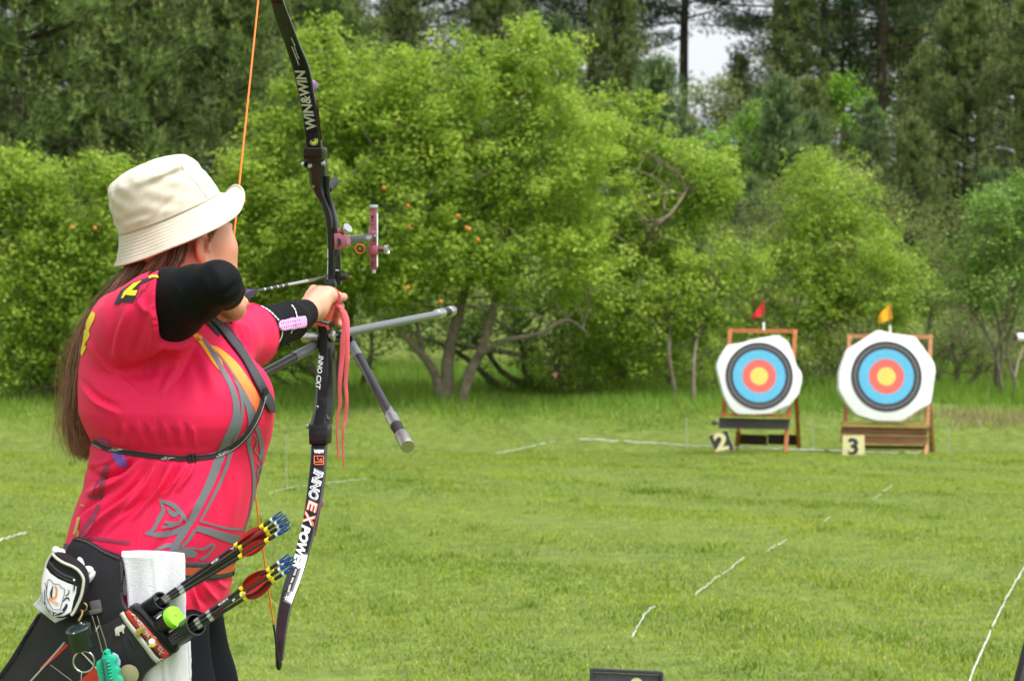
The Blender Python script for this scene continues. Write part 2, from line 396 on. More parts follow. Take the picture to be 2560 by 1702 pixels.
t = broad_tree('orange_tree', 'large yellow green orange tree with forked trunk between bow and targets', 1125, 33.4,
   [(1180, 330, 270, 240), (1330, 160, 110, 120), (1000, 300, 190, 170), (1000, 560, 240, 190, -.6), (1350, 420, 230, 210), (1080, 660, 230, 100, -.4), (1330, 650, 220, 120, -.3), (900, 680, 150, 100)], dens=23, per=72,
   trunks=[[(1118, 1020, 0, .12), (1120, 900, 0, .10), (1150, 770, 0, .085), (1180, 640, .1, .06), (1230, 420, .2, .03)],
           [(1108, 1020, 0, .09), (1085, 930, -.1, .075), (1040, 870, -.2, .06), (1000, 830, -.3, .035)],
           [(1060, 900, -.15, .045), (1050, 850, -.1, .04), (1040, 800, 0, .03)],
           [(1150, 1015, -.2, .09), (1175, 930, -.2, .085), (1205, 870, -.2, .075), (1240, 740, -.1, .06), (1270, 600, 0, .035)],
           [(1195, 890, -.25, .055), (1260, 852, -.5, .045), (1350, 834, -.7, .038), (1395, 806, -.7, .03), (1430, 803, -.6, .022), (1470, 835, -.4, .012)],
           [(1230, 420, .2, .03), (1270, 300, -.2, .022), (1290, 200, 0, .015), (1320, 110, 0, .008)],
           [(1180, 640, .1, .035), (1130, 500, -.2, .024), (1090, 350, 0, .012)],
           [(1270, 600, 0, .035), (1290, 480, -.4, .024), (1310, 380, -.3, .012)]], nlimb=60)
fruits(t, [(1145, 540), (1167, 570), (1173, 573), (1019, 515), (1022, 568), (1018, 720), (1102, 754), (1195, 600), (960, 470), (935, 605)], 31.7)
broad_tree('orange_tree', 'leafy yellow green tree rising directly behind the bow limb', 840, 34,
   [(790, 400, 170, 190), (800, 130, 75, 85), (900, 260, 190, 130), (700, 620, 170, 210), (830, 560, 180, 190, -.5), (640, 480, 110, 130), (740, 800, 170, 120)], dens=23, per=72, nlimb=40)
broad_tree('orange_tree', 'spreading yellow green tree right of the forked one, bare branch on its right', 1560, 35.5,
   [(1540, 330, 150, 120), (1480, 500, 190, 200), (1720, 460, 130, 110), (1760, 500, 90, 70), (1540, 680, 210, 130), (1640, 630, 130, 120), (1480, 860, 130, 80)], dens=22, per=70, nlimb=46,
   trunks=[[(1560, 1000, .6, .07), (1550, 850, .6, .06), (1560, 650, .4, .045), (1530, 430, .4, .025)], [(1600, 640, -.6, .035), (1630, 575, -1.3, .035), (1680, 530, -1.3, .022), (1720, 470, -.6, .012)]])
broad_tree('thin_stemmed_tree', 'light green leafy thicket tree with two thin bare stems left of target two', 1690, 34.5,
   [(1700, 760, 150, 110), (1640, 860, 110, 70), (1800, 690, 130, 90), (1560, 780, 120, 80)], pal='citrus', dens=21, per=62,
   trunks=[[(1690, 1030, -.6, .04), (1683, 960, -.6, .04), (1672, 880, -.6, .035), (1680, 800, -.4, .03)], [(1735, 1055, -.9, .04), (1733, 980, -.9, .045), (1735, 900, -.8, .03), (1745, 830, -.4, .025)]], nlimb=20)
broad_tree('leafy_tree', 'rounded yellow green tree standing behind the two targets', 2090, 37,
   [(2060, 500, 130, 110), (2090, 640, 190, 150), (2180, 720, 150, 150), (1980, 740, 160, 160), (2060, 860, 210, 90), (2030, 420, 50, 50)], dens=21, per=66, size=.07, nlimb=40,
   trunks=[[(2030, 1030, 0, .05), (2022, 960, 0, .05), (2000, 900, 0, .04), (1960, 800, 0, .025)], [(2040, 1030, 0, .05), (2045, 950, 0, .045), (2075, 860, 0, .035), (2110, 700, 0, .025)]])
t = broad_tree('orange_tree', 'bushy yellow green orange tree at the left edge beside the hair', 90, 34,
   [(40, 470, 110, 110), (120, 540, 150, 130), (60, 700, 160, 160), (190, 720, 130, 150), (60, 900, 140, 110), (210, 900, 90, 80)], dens=23, per=70, nlimb=50)
fruits(t, [(182, 569), (237, 571), (610, 505)], 32.6)
broad_tree('orange_tree', 'yellow green tree seen just behind the hat and hair', 370, 33.5,
   [(330, 480, 120, 90), (300, 620, 130, 120), (250, 430, 60, 50), (480, 660, 150, 160), (300, 800, 150, 130), (560, 560, 100, 130)], dens=23, per=68, nlimb=30)
broad_tree('leafy_tree', 'pale bluish green broadleaf tree at the right edge', 2520, 34,
   [(2500, 520, 90, 80), (2460, 600, 80, 80), (2530, 700, 110, 110), (2420, 730, 80, 60), (2560, 560, 60, 100)], pal='bluish', dens=24, per=56, size=.08, nlimb=24, tr=.035)
# understorey
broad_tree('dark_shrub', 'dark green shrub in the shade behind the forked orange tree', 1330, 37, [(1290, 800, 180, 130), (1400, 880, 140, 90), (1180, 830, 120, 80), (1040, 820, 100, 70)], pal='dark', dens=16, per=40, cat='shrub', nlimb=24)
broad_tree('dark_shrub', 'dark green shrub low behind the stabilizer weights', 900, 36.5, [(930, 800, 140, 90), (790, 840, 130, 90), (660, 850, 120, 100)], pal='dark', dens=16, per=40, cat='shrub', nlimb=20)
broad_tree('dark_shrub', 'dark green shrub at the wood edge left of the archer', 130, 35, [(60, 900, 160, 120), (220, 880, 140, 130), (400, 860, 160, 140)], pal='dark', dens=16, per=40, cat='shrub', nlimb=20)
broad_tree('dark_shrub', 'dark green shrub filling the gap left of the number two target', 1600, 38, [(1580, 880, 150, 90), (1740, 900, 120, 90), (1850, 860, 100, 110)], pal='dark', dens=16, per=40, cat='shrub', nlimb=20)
broad_tree('olive_shrub', 'soft olive grey bush right of the number three target', 2400, 36, [(2380, 850, 110, 80), (2460, 880, 110, 90), (2310, 900, 80, 70)], pal='olive', dens=26, per=70, size=.055, asp=.3, cat='shrub', nlimb=30)
broad_tree('olive_shrub', 'olive grey bush at the right edge under the bluish tree', 2540, 37.5, [(2540, 880, 110, 100), (2400, 740, 110, 70)], pal='olive', dens=22, per=60, size=.055, asp=.3, cat='shrub', nlimb=20)
broad_tree('grey_shrub', 'sparse grey green bush between the spreading tree and the rounded one', 1890, 40, [(1900, 650, 110, 80), (1860, 730, 110, 80)], pal='grey', dens=18, per=50, size=.06, asp=.35, cat='shrub', nlimb=30)
broad_tree('leafy_tree', 'fresh bright green broadleaf tree in the middle of the hillside', 1860, 52, [(1830, 380, 120, 90), (1900, 330, 80, 70), (1780, 460, 90, 90), (1960, 420, 90, 90)], pal='fresh', dens=12, per=50, size=.12, clr=.3, nlimb=20)
broad_tree('leafy_tree', 'bright green sapling glowing between the dark pine trunks', 2120, 62, [(2120, 280, 70, 70), (2080, 210, 60, 50), (2150, 360, 40, 40)], pal='fresh', dens=10, per=50, size=.13, clr=.3, nlimb=14)
broad_tree('leafy_tree', 'olive rounded tree top under the open patch of sky', 1800, 58, [(1800, 250, 90, 60), (1760, 300, 70, 60)], pal='olive', dens=10, per=60, size=.10, clr=.3, nlimb=10)
# pines ---------------------------------------------------------------
def tufts(C, D, n, L, wd, col, spread=.8, colj=.2):
    """needle tufts: centres C, directions D (unit), n needles each"""
    k = len(C); N = k*n; c = np.repeat(C, n, 0); d = np.repeat(D, n, 0)+rng.normal(0, spread, (N, 3)); d /= np.linalg.norm(d, axis=1)[:, None]
    l = L*rng.uniform(.6, 1.15, N)[:, None]; s = np.cross(d, rng.normal(0, 1, (N, 3))); s /= np.linalg.norm(s, axis=1)[:, None]
    V = np.empty((N, 3, 3)); V[:, 0] = c-s*wd; V[:, 1] = c+s*wd; V[:, 2] = c+d*l
    cc = np.repeat(np.broadcast_to(col, (k, 3))*rng.uniform(1-colj*1.4, 1+colj*1.4, (k, 1)), n, 0)*rng.uniform(1-colj, 1+colj, (N, 1))
    return V.reshape(-1, 3), np.arange(N*3).reshape(N, 3), np.repeat(cc, 3, 0)
def merge(parts):
    V = []; Fs = []; Cs = []; o = 0
    for v, f, c in parts: V.append(v); Fs.append(f+o); Cs.append(c); o += len(v)
    return np.concatenate(V), np.concatenate(Fs), np.concatenate(Cs)
def young_pine(H, R, base, candle, ntier=26, nb=9, tpb=9, seed=0, dense=1.0):
    """meshes (crown data, trunk MB) of a bushy pine with upright pale shoots; foot at origin"""
    q = random.Random(seed); mb = MB(); mb.tube([(0, 0, -.2), (q.uniform(-.1, .1), 0, H*.5), (0, 0, H)], [.11*H/6, .07*H/6, .012], 7)
    C = []; D = []; KC = []; KD = []
    BC = []
    for i in range(ntier):
        t = .06+.92*i/ntier; z = H*t; rr = R*(1-t)**.7*(1+.15*q.uniform(-1, 1))
        for j in range(nb):
            a = q.uniform(0, 6.28); r1 = rr*q.uniform(.55, 1.2); dz = r1*.35; bf = q.uniform(.6, 1.35)
            e = Vector((math.cos(a)*r1, math.sin(a)*r1, z+dz)); mb.tube([(0, 0, z), e*.5+Vector((0, 0, z*.5-.05)), e], [.02, .012, .005], 4, cap=False)
            for k in range(tpb):
                u = .3+.7*k/(tpb-1)
                p = Vector((0, 0, z)).lerp(e, u)+Vector((q.gauss(0, .11), q.gauss(0, .11), q.gauss(0, .08)))
                C.append(p); BC.append(np.array(base)*bf); D.append(Vector((math.cos(a)*.5, math.sin(a)*.5, .7)))
                if k >= tpb-2 and q.random() < .7: KC.append(p); 
    a = tufts(np.array(C), np.array(D), int(13*dense), .20, .0075, np.array(BC), .55)
    parts = [a]
    if candle is not None:
        KC = np.array(KC+[Vector((0, 0, H)), Vector((.15, 0, H-.2)), Vector((-.15, .1, H-.25))]); m = len(KC)
        for z0 in (0, .09, .18):
            parts.append(tufts(KC+[0, 0, z0], np.tile([0, 0, 1.], (m, 1)), 5, .11, .009, np.array(candle), .38, .12))
    return merge(parts), mb
def place_pine(data, mb, name, label, px, d, scale, rot=0, dz=0, group=None, mesh=None):
    T = empty(name, G(px, d)+Vector((0, 0, dz)), label, 'pine tree', group); T.scale = (scale,)*3; T.rotation_euler = (0, 0, rot)
    if mesh is None:
        V, Fq, Cl = data; a = npmesh('crown', V, Fq, M_needle, T, col=Cl, world=False)
        me = bpy.data.meshes.new('trunk'); me.from_pydata(mb.v, [], mb.f); me.materials.append(M_bark_dk); me.shade_smooth()
        b = link(bpy.data.objects.new('trunk', me), T); return T, (a.data, b.data)
    link(bpy.data.objects.new('crown', mesh[0]), T); link(bpy.data.objects.new('trunk', mesh[1]), T); return T, mesh
PG, PC = (.085, .14, .035), (.26, .32, .10)
dA, mA = young_pine(7, 2.6, (.135, .205, .05), (.25, .30, .085), 28, 10, 16, 1)
dB, mB = young_pine(7, 2.0, (.12, .21, .075), (.36, .42, .17), 28, 11, 9, 2)
dC, mC = young_pine(8, 2.8, (.155, .215, .06), (.30, .33, .12), 34, 12, 12, 3)
g_ = 'bushy young pines behind the fruit trees'
_, mesA = place_pine(dA, mA, 'young_pine', 'dense green pine filling the upper left corner', 60, 40, 1.45, .3, -.5, g_)
for (px, d, sc, rot, lb) in [(330, 42, 1.45, 2.0, 'dense green pine with pale shoots above the hat'), (560, 44, 1.35, 4.1, 'dense green pine behind the orange bowstring'),
                             (-150, 43, 1.4, 1.0, 'green pine cut by the left frame edge'), (200, 47, 1.75, 5.0, 'taller green pine standing behind the two leftmost pines'),
                             (450, 49, 1.75, 3.0, 'taller green pine behind the pines above the hat'), (820, 50, 1.25, .8, 'green pine peeking over the tree behind the bow')]:
    place_pine(None, None, 'young_pine', lb, px, d, sc, rot, -.3, g_, mesA)
_, mesB = place_pine(dB, mB, 'young_pine', 'slender blue green pine with pale upright candles right of the big orange tree', 1650, 45, 1.02, .4, -.35, g_)
for (px, d, sc, rot, lb) in [(1950, 50, .80, 1.4, 'blue green pine with tall pale candles in the middle of the hillside'), (2030, 52, .62, 2.2, 'small blue green pine just right of the candle topped one'),
                             (1740, 42, .48, 3.3, 'small blue green pine low behind the bare branch'), (2480, 42, .60, 4.4, 'small blue green pine beside the bluish broadleaf tree'),
                             (1880, 46, .55, 5.4, 'small blue green pine below the bright green tree')]:
    place_pine(None, None, 'young_pine', lb, px, d, sc, rot, -.25, g_, mesB)
_, mesC = place_pine(dC, mC, 'young_pine', 'big olive green pine filling the right side of the hillside', 2420, 50, .98, .2, -.4, g_)
for (px, d, sc, rot, lb) in [(2280, 47, .62, 1.9, 'medium olive green pine left of the big one at right'), (2600, 48, 1.0, 3.9, 'olive green pine cut by the right frame edge'), (2560, 55, 1.2, 2.9, 'tallest olive green pine at the upper right corner')]:
    place_pine(None, None, 'young_pine', lb, px, d, sc, rot, -.4, g_, mesC)
def tall_pine(H, seed, z0=.2, nb=80):
    q = random.Random(seed); mb = MB(); lean = q.uniform(-.3, .3)
    mb.tube([(0, 0, -.5), (lean*.3, 0, H*.4), (lean, 0, H)], [.2, .15, .03], 8)
    C = []; D = []
    for i in range(nb):
        t = z0+(1-z0)*(i/nb)**.85; z = H*t; a = q.uniform(0, 6.28); L = (3.0*(1-t)**.5+.5)*q.uniform(.5, 1.15)
        s0 = Vector((lean*t, 0, z)); e = s0+Vector((math.cos(a)*L, math.sin(a)*L, L*q.uniform(-.05, .35)))
        mb.tube([s0, s0.lerp(e, .5)+Vector((0, 0, -.15)), e], [.045, .03, .01], 5, cap=False)
        for k in range(q.randint(4, 7)):
            u = q.uniform(.35, 1.05); c = s0.lerp(e, u)+Vector((q.gauss(0, .25), q.gauss(0, .25), q.gauss(.05, .12)))
            for m in range(22):
                C.append(c+Vector((q.gauss(0, .32), q.gauss(0, .32), q.gauss(0, .15)))); D.append(Vector((q.gauss(0, .4), q.gauss(0, .4), .6)))
    return tufts(np.array(C), np.array(D), 7, .22, .012, np.array((.06, .105, .045)), .6, .22), mb
meshes = []; g2 = 'tall dark pines on the ridge'
info = [(1705, 72, 'tall dark pine with a bare black trunk against the open sky'), (1480, 74, 'tall dark pine behind the top of the orange tree'), (1560, 80, 'tall dark pine just left of the bare black trunk'),
        (2200, 66, 'tall dark pine with a thick trunk left of the olive pine'), (2290, 72, 'tall dark pine right of the thick trunked one'), (2060, 76, 'tall dark pine whose broad boughs hang over the open sky'),
        (1940, 70, 'tall dark pine right of the open patch of sky'), (2450, 76, 'tall dark pine behind the top of the olive pine'), (2370, 82, 'far slim dark pine above the olive pine'), (1330, 78, 'tall dark pine behind the leafy peak of the orange tree'),
        (1180, 72, 'tall dark pine above the crown of the orange tree'), (1030, 75, 'tall dark pine above and right of the bow limb'), (880, 70, 'tall dark pine right behind the bow limb top'), (740, 66, 'tall dark pine just left of the bow limb top'),
        (620, 72, 'tall dark pine behind the top of the orange bowstring'), (2550, 70, 'tall dark pine at the top right corner'), (480, 74, 'tall dark pine in the gaps above the hat'), (250, 76, 'tall dark pine in the gaps of the upper left pines')]
for i, (px, d, lb) in enumerate(info):
    if i < 3:
        dt, mt = tall_pine(15, 20+i, [.42, .22, .25][i]); T, ms_ = place_pine(dt, mt, 'tall_pine', lb, px, d, 1.0, [0, 1, 2][i], -.3, g2); meshes.append(ms_)
    else:
        place_pine(None, None, 'tall_pine', lb, px, d, random.uniform(.95, 1.15), random.uniform(0, 6), -.3, g2, meshes[1+i % 2])

hz_ = [(760, 57, .62, 'C'), (930, 60, .66, 'B'), (1090, 58, .60, 'C'), (1260, 61, .66, 'B'), (1420, 58, .62, 'C'), (1590, 61, .62, 'B'), (1720, 57, .50, 'C'), (1900, 60, .60, 'B'), (2020, 57, .60, 'C'), (2180, 60, .55, 'B'), (2320, 58, .70, 'C'), (2110, 53, .40, 'B'), (1830, 50, .42, 'C'), (1770, 46, .42, 'B')]
nm_ = ['first', 'second', 'third', 'fourth', 'fifth', 'sixth', 'seventh', 'eighth', 'ninth', 'tenth', 'eleventh', 'twelfth', 'thirteenth', 'fourteenth']
for i, (px, d, sc, kd) in enumerate(hz_):
    place_pine(None, None, 'young_pine', 'low bushy pine between the tall trunks, %s of its row from the left' % nm_[sorted(range(len(hz_)), key=lambda k: hz_[k][0]).index(i)], px, d, sc, i*1.3, -.4, 'low pines under the tall ones', mesB if kd == 'B' else mesC)
broad_tree('olive_shrub', 'olive green thicket on the slope behind the rounded tree', 2000, 44, [(1960, 560, 150, 110), (2110, 500, 130, 110), (2250, 620, 130, 130), (1850, 600, 110, 90)], pal='olive', dens=14, per=50, size=.08, asp=.4, cat='shrub', nlimb=20)
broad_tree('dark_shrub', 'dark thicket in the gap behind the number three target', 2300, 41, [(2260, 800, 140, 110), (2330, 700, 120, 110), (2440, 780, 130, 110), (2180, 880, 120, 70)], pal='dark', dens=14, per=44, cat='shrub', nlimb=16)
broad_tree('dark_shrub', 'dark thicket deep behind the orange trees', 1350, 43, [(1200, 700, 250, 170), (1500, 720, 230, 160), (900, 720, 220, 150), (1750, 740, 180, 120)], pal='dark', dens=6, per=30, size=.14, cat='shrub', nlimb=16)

broad_tree('low_shrub', 'low leafy green shrub at the foot of the forked orange tree on its right', 1380, 35.2, [(1400, 910, 110, 55), (1530, 925, 110, 50)], pal='citrus', dens=22, per=50, size=.06, cat='shrub', nlimb=14, tr=.02)
broad_tree('low_shrub', 'low leafy green shrub between orange trees, left of the lower stabilizer', 820, 35.4, [(620, 900, 110, 60), (720, 905, 90, 50)], pal='dark', dens=20, per=50, size=.06, cat='shrub', nlimb=14, tr=.02)
broad_tree('low_shrub', 'low leafy green shrub around the feet of the two thin stems', 1740, 36, [(1660, 930, 90, 60), (1800, 910, 110, 80), (1900, 920, 90, 80)], pal='citrus', dens=20, per=50, size=.06, cat='shrub', nlimb=14, tr=.02)
broad_tree('low_shrub', 'low shrub with pale young leaves between the two target stands', 2060, 36, [(2030, 930, 90, 70), (2130, 900, 90, 90)], pal='olive', dens=22, per=50, size=.06, cat='shrub', nlimb=20, tr=.02)
g5 = 'mid height pines closing the view under the ridge'
for i, (px, d, sc, kd, lb) in enumerate([(1240, 66, 1.02, 'C', 'dusky pine closing the gap above the orange tree peak'), (1400, 68, .95, 'B', 'dusky pine right of the orange tree peak'), (1540, 66, .92, 'C', 'dusky pine left of the bare black trunk'), (1010, 67, 1.05, 'C', 'dusky pine right of the bow limb top'), (1990, 66, .88, 'C', 'dusky pine right of the open sky patch'), (2110, 68, 1.0, 'B', 'dusky pine left of the thick dark trunk'), (2250, 67, .95, 'C', 'dusky pine right of the thick dark trunk'), (1850, 69, .62, 'C', 'short dusky pine under the open sky patch'), (700, 66, 1.1, 'C', 'dusky pine behind the bow string top'), (860, 69, 1.1, 'B', 'dusky pine directly behind the bow limb top')]):
    place_pine(None, None, 'young_pine', lb, px, d, sc, i*1.7, -.4, g5, mesB if kd == 'B' else mesC)
# ------------------------------------------------------------------ implicit surfaces for the body and the clothes
class SDF:
    def __init__(s, lo, hi, h):
        s.lo = np.array(lo, dtype=float); s.h = h; s.n = np.ceil((np.array(hi)-s.lo)/h).astype(int)+1
        s.f = np.full(s.n, 1.0, dtype=np.float32)
        s.ax = [s.lo[i]+h*np.arange(s.n[i]) for i in range(3)]
    def sub(s, lo, hi):
        a = np.clip(np.floor((np.array(lo)-s.lo)/s.h).astype(int), 0, s.n); b = np.clip(np.ceil((np.array(hi)-s.lo)/s.h).astype(int)+1, 0, s.n)
        sl_ = tuple(slice(a[i], b[i]) for i in range(3))
        return sl_, np.meshgrid(*[s.ax[i][sl_[i]] for i in range(3)], indexing='ij')
    def put(s, sl_, d, k, sgn=1):
        a = s.f[sl_]
        if sgn > 0:
            h = np.clip(.5+.5*(a-d)/max(k, 1e-6), 0, 1); s.f[sl_] = a*(1-h)+d*h-k*h*(1-h)
        else:
            s.f[sl_] = np.maximum(a, -d)
    def cone(s, a, b, ra, rb, k=.01, flat=None):
        """round cone a->b; flat=(dir, factor) squashes along dir"""
        a = np.array(a); b = np.array(b); R = max(ra, rb)*1.3+k*2+s.h*3
        sl_, (X, Y, Z) = s.sub(np.minimum(a, b)-R, np.maximum(a, b)+R)
        if X.size == 0: return
        ab = b-a; L2 = ab@ab+1e-12
        px, py, pz = X-a[0], Y-a[1], Z-a[2]
        t = np.clip((px*ab[0]+py*ab[1]+pz*ab[2])/L2, 0, 1)
        dx, dy, dz = px-t*ab[0], py-t*ab[1], pz-t*ab[2]
        if flat:
            n_ = np.array(flat[0]); n_ = n_/np.linalg.norm(n_); q = (dx*n_[0]+dy*n_[1]+dz*n_[2])*(1/flat[1]-1)
            dx = dx+q*n_[0]; dy = dy+q*n_[1]; dz = dz+q*n_[2]
        s.put(sl_, (np.sqrt(dx*dx+dy*dy+dz*dz)-(ra+(rb-ra)*t)).astype(np.float32), k)
    def chain(s, pts, rs, k=.008, flat=None):
        for i in range(len(pts)-1): s.cone(pts[i], pts[i+1], rs[i], rs[i+1], k, flat)
    def ell(s, c, r, k=.01, R=None, sgn=1):
        c = np.array(c); r = np.array(r); m = r.max()+k*2+s.h*3
        sl_, (X, Y, Z) = s.sub(c-m, c+m)
        if X.size == 0: return
        q = np.stack([X-c[0], Y-c[1], Z-c[2]], -1)
        if R is not None: q = q@np.array(R)        # columns of R are the local axes
        k0 = np.linalg.norm(q/r, axis=-1); k1 = np.linalg.norm(q/(r*r), axis=-1)+1e-9
        s.put(sl_, (k0*(k0-1)/k1).astype(np.float32), k, sgn)
    def mesh(s, smooth=0):
        f = s.f; sg = f < 0
        c = np.zeros(np.array(f.shape)-1, dtype=np.int8)
        for i in (0, 1):
            for j in (0, 1):
                for k in (0, 1): c += sg[i:f.shape[0]-1+i, j:f.shape[1]-1+j, k:f.shape[2]-1+k]
        act = (c > 0) & (c < 8); I = np.argwhere(act); n = len(I); ind = np.full(act.shape, -1, dtype=np.int64); ind[act] = np.arange(n)
        acc = np.zeros((n, 3)); cnt = np.zeros(n)
        cor = [(i, j, k) for i in (0, 1) for j in (0, 1) for k in (0, 1)]
        for a in cor:
            for d in range(3):
                if a[d]: continue
                b = list(a); b[d] = 1
                fa = f[I[:, 0]+a[0], I[:, 1]+a[1], I[:, 2]+a[2]]; fb = f[I[:, 0]+b[0], I[:, 1]+b[1], I[:, 2]+b[2]]
                m = (fa < 0) != (fb < 0); t = fa[m]/(fa[m]-fb[m]); q = np.tile(np.array(a, dtype=float), (m.sum(), 1)); q[:, d] += t
                acc[m] += q; cnt[m] += 1
        V = s.lo+(I+acc/cnt[:, None])*s.h; Q = []
        for d in range(3):
            sh = [slice(None)]*3; a_ = list(sh); b_ = list(sh); a_[d] = slice(0, -1); b_[d] = slice(1, None)
            e = sg[tuple(a_)] != sg[tuple(b_)]; J = np.argwhere(e); o1, o2 = (d+1) % 3, (d+2) % 3
            J = J[(J[:, o1] > 0) & (J[:, o2] > 0) & (J[:, o1] < f.shape[o1]-1) & (J[:, o2] < f.shape[o2]-1)]
            u = np.zeros(3, int); u[o1] = 1; w_ = np.zeros(3, int); w_[o2] = 1
            q = np.stack([ind[tuple((J-u-w_).T)], ind[tuple((J-w_).T)], ind[tuple(J.T)], ind[tuple((J-u).T)]], -1)
            flip = ~sg[tuple(J.T)]; q[flip] = q[flip][:, ::-1]; Q.append(q)
        Q = np.concatenate(Q); Q = Q[(Q >= 0).all(1)]
        for _ in range(smooth): V = lap(V, Q, .5)
        return V, Q
def lap(V, Q, w_=.5):
    acc = np.zeros_like(V); cnt = np.zeros(len(V)); n_ = Q.shape[1]
    for i in range(n_):
        a = Q[:, i]; b = Q[:, (i+1) % n_]
        for d in range(3): acc[:, d] += np.bincount(a, V[b, d], len(V))+np.bincount(b, V[a, d], len(V))
        cnt += np.bincount(a, minlength=len(V))+np.bincount(b, minlength=len(V))
    cnt[cnt == 0] = 1
    return V*(1-w_)+w_*acc/cnt[:, None]
def subdiv(V, Q):
    n = len(V); e = np.concatenate([Q[:, [i, (i+1) % 4]] for i in range(4)]); es = np.sort(e, 1); key = es[:, 0].astype(np.int64)*n+es[:, 1]
    u, inv = np.unique(key, return_inverse=True); inv = inv.ravel(); mid = (V[u//n]+V[u % n])/2; m = len(Q); E = [n+inv[i*m:(i+1)*m] for i in range(4)]
    c = n+len(u)+np.arange(m); V2 = np.concatenate([V, mid, V[Q].mean(1)])
    Q2 = np.concatenate([np.stack([Q[:, i], E[i], c, E[(i+3) % 4]], -1) for i in range(4)]); return V2, Q2
def normals(V, Q):
    n_ = np.cross(V[Q[:, 2]]-V[Q[:, 0]], V[Q[:, 3]]-V[Q[:, 1]]) if Q.shape[1] == 4 else np.cross(V[Q[:, 1]]-V[Q[:, 0]], V[Q[:, 2]]-V[Q[:, 0]])
    N = np.zeros_like(V)
    for i in range(Q.shape[1]):
        for d in range(3): N[:, d] += np.bincount(Q[:, i], n_[:, d], len(V))
    return N/(np.linalg.norm(N, axis=1)[:, None]+1e-12)
def topx(V):   # photo pixel coordinates of world points
    d = V[:, 1]; return CXP+V[:, 0]/d*FPX, HYP-(V[:, 2]-CZ)/d*FPX
def seg_profile(px, py, pts):
    """distance (in photo px) to a polyline and the parameter along it"""
    best = np.full(len(px), 1e9); tt = np.zeros(len(px)); sd_ = np.zeros(len(px)); n = len(pts)-1
    for i in range(n):
        ax, ay = pts[i][:2]; bx, by = pts[i+1][:2]; dx, dy = bx-ax, by-ay; L2 = dx*dx+dy*dy+1e-9
        t = np.clip(((px-ax)*dx+(py-ay)*dy)/L2, 0, 1); ex = px-ax-t*dx; ey = py-ay-t*dy
        D = np.hypot(ex, ey); m = D < best; best[m] = D[m]; tt[m] = (i+t[m])/n; sd_[m] = np.sign(ex*dy-ey*dx)[m]
    return best, tt, sd_
def folds(V, N, strokes):
    """cloth folds: each stroke (points, half width px, height m) is a soft ridge (+) or valley (-) on the side facing the camera"""
    px, py = topx(V); face = np.clip(-N[:, 1]*2+.6, 0, 1); off = np.zeros(len(V))
    for pts, wpx, amp in strokes:
        pts = catmull(pts, 5) if len(pts) > 2 else pts
        A = np.array(pts)[:, :2]; bb = (px > A[:, 0].min()-3*wpx) & (px < A[:, 0].max()+3*wpx) & (py > A[:, 1].min()-3*wpx) & (py < A[:, 1].max()+3*wpx)
        if not bb.any(): continue
        D, t, s_ = seg_profile(px[bb], py[bb], A)
        off[bb] += 1.9*amp*np.exp(-(D/wpx)**2)*np.sin(np.clip(t*.9+.05, 0, 1)*math.pi)**1.2*face[bb]
    return V+N*off[:, None]
# ------------------------------------------------------------------ materials of the archer
M_skin = mat('skin', srgb(214, 158, 132), .5, attr='Col', var=.10, scale=14, bump=.12, bscale=260, sss=.12)
M_hat = mat('cream_canvas', (.60, .55, .45), .85, var=.05, scale=90, bump=.08, bscale=900, sheen=.1)
M_pink = mat('pink_jersey', (.80, .016, .086), .6, var=.03, scale=300, bump=.12, bscale=900, sheen=.03, spec=.2)
M_black = mat('black_lycra', (.005, .0055, .007), .7, var=.3, scale=300, bump=.15, bscale=900, spec=.12)
M_grey = mat('grey_print', (.155, .165, .19), .7)
M_orange_p = mat('orange_print', (.85, .22, .035), .7, attr='Col')
M_yellow = mat('yellow_print', (.85, .62, .02), .7)
M_blk_print = mat('black_print', (.018, .018, .022), .7)
M_white = mat('white_print', (.75, .75, .75), .6)
M_hair = mat('brown_hair', (.11, .055, .028), .42, attr='Col', spec=.5)
ARCH = empty('person', (P(440, 1000, 3.57).x, 3.57, 0), 'woman archer in cream bucket hat and bright pink shirt drawing a black bow', 'person')
T0 = 3.57
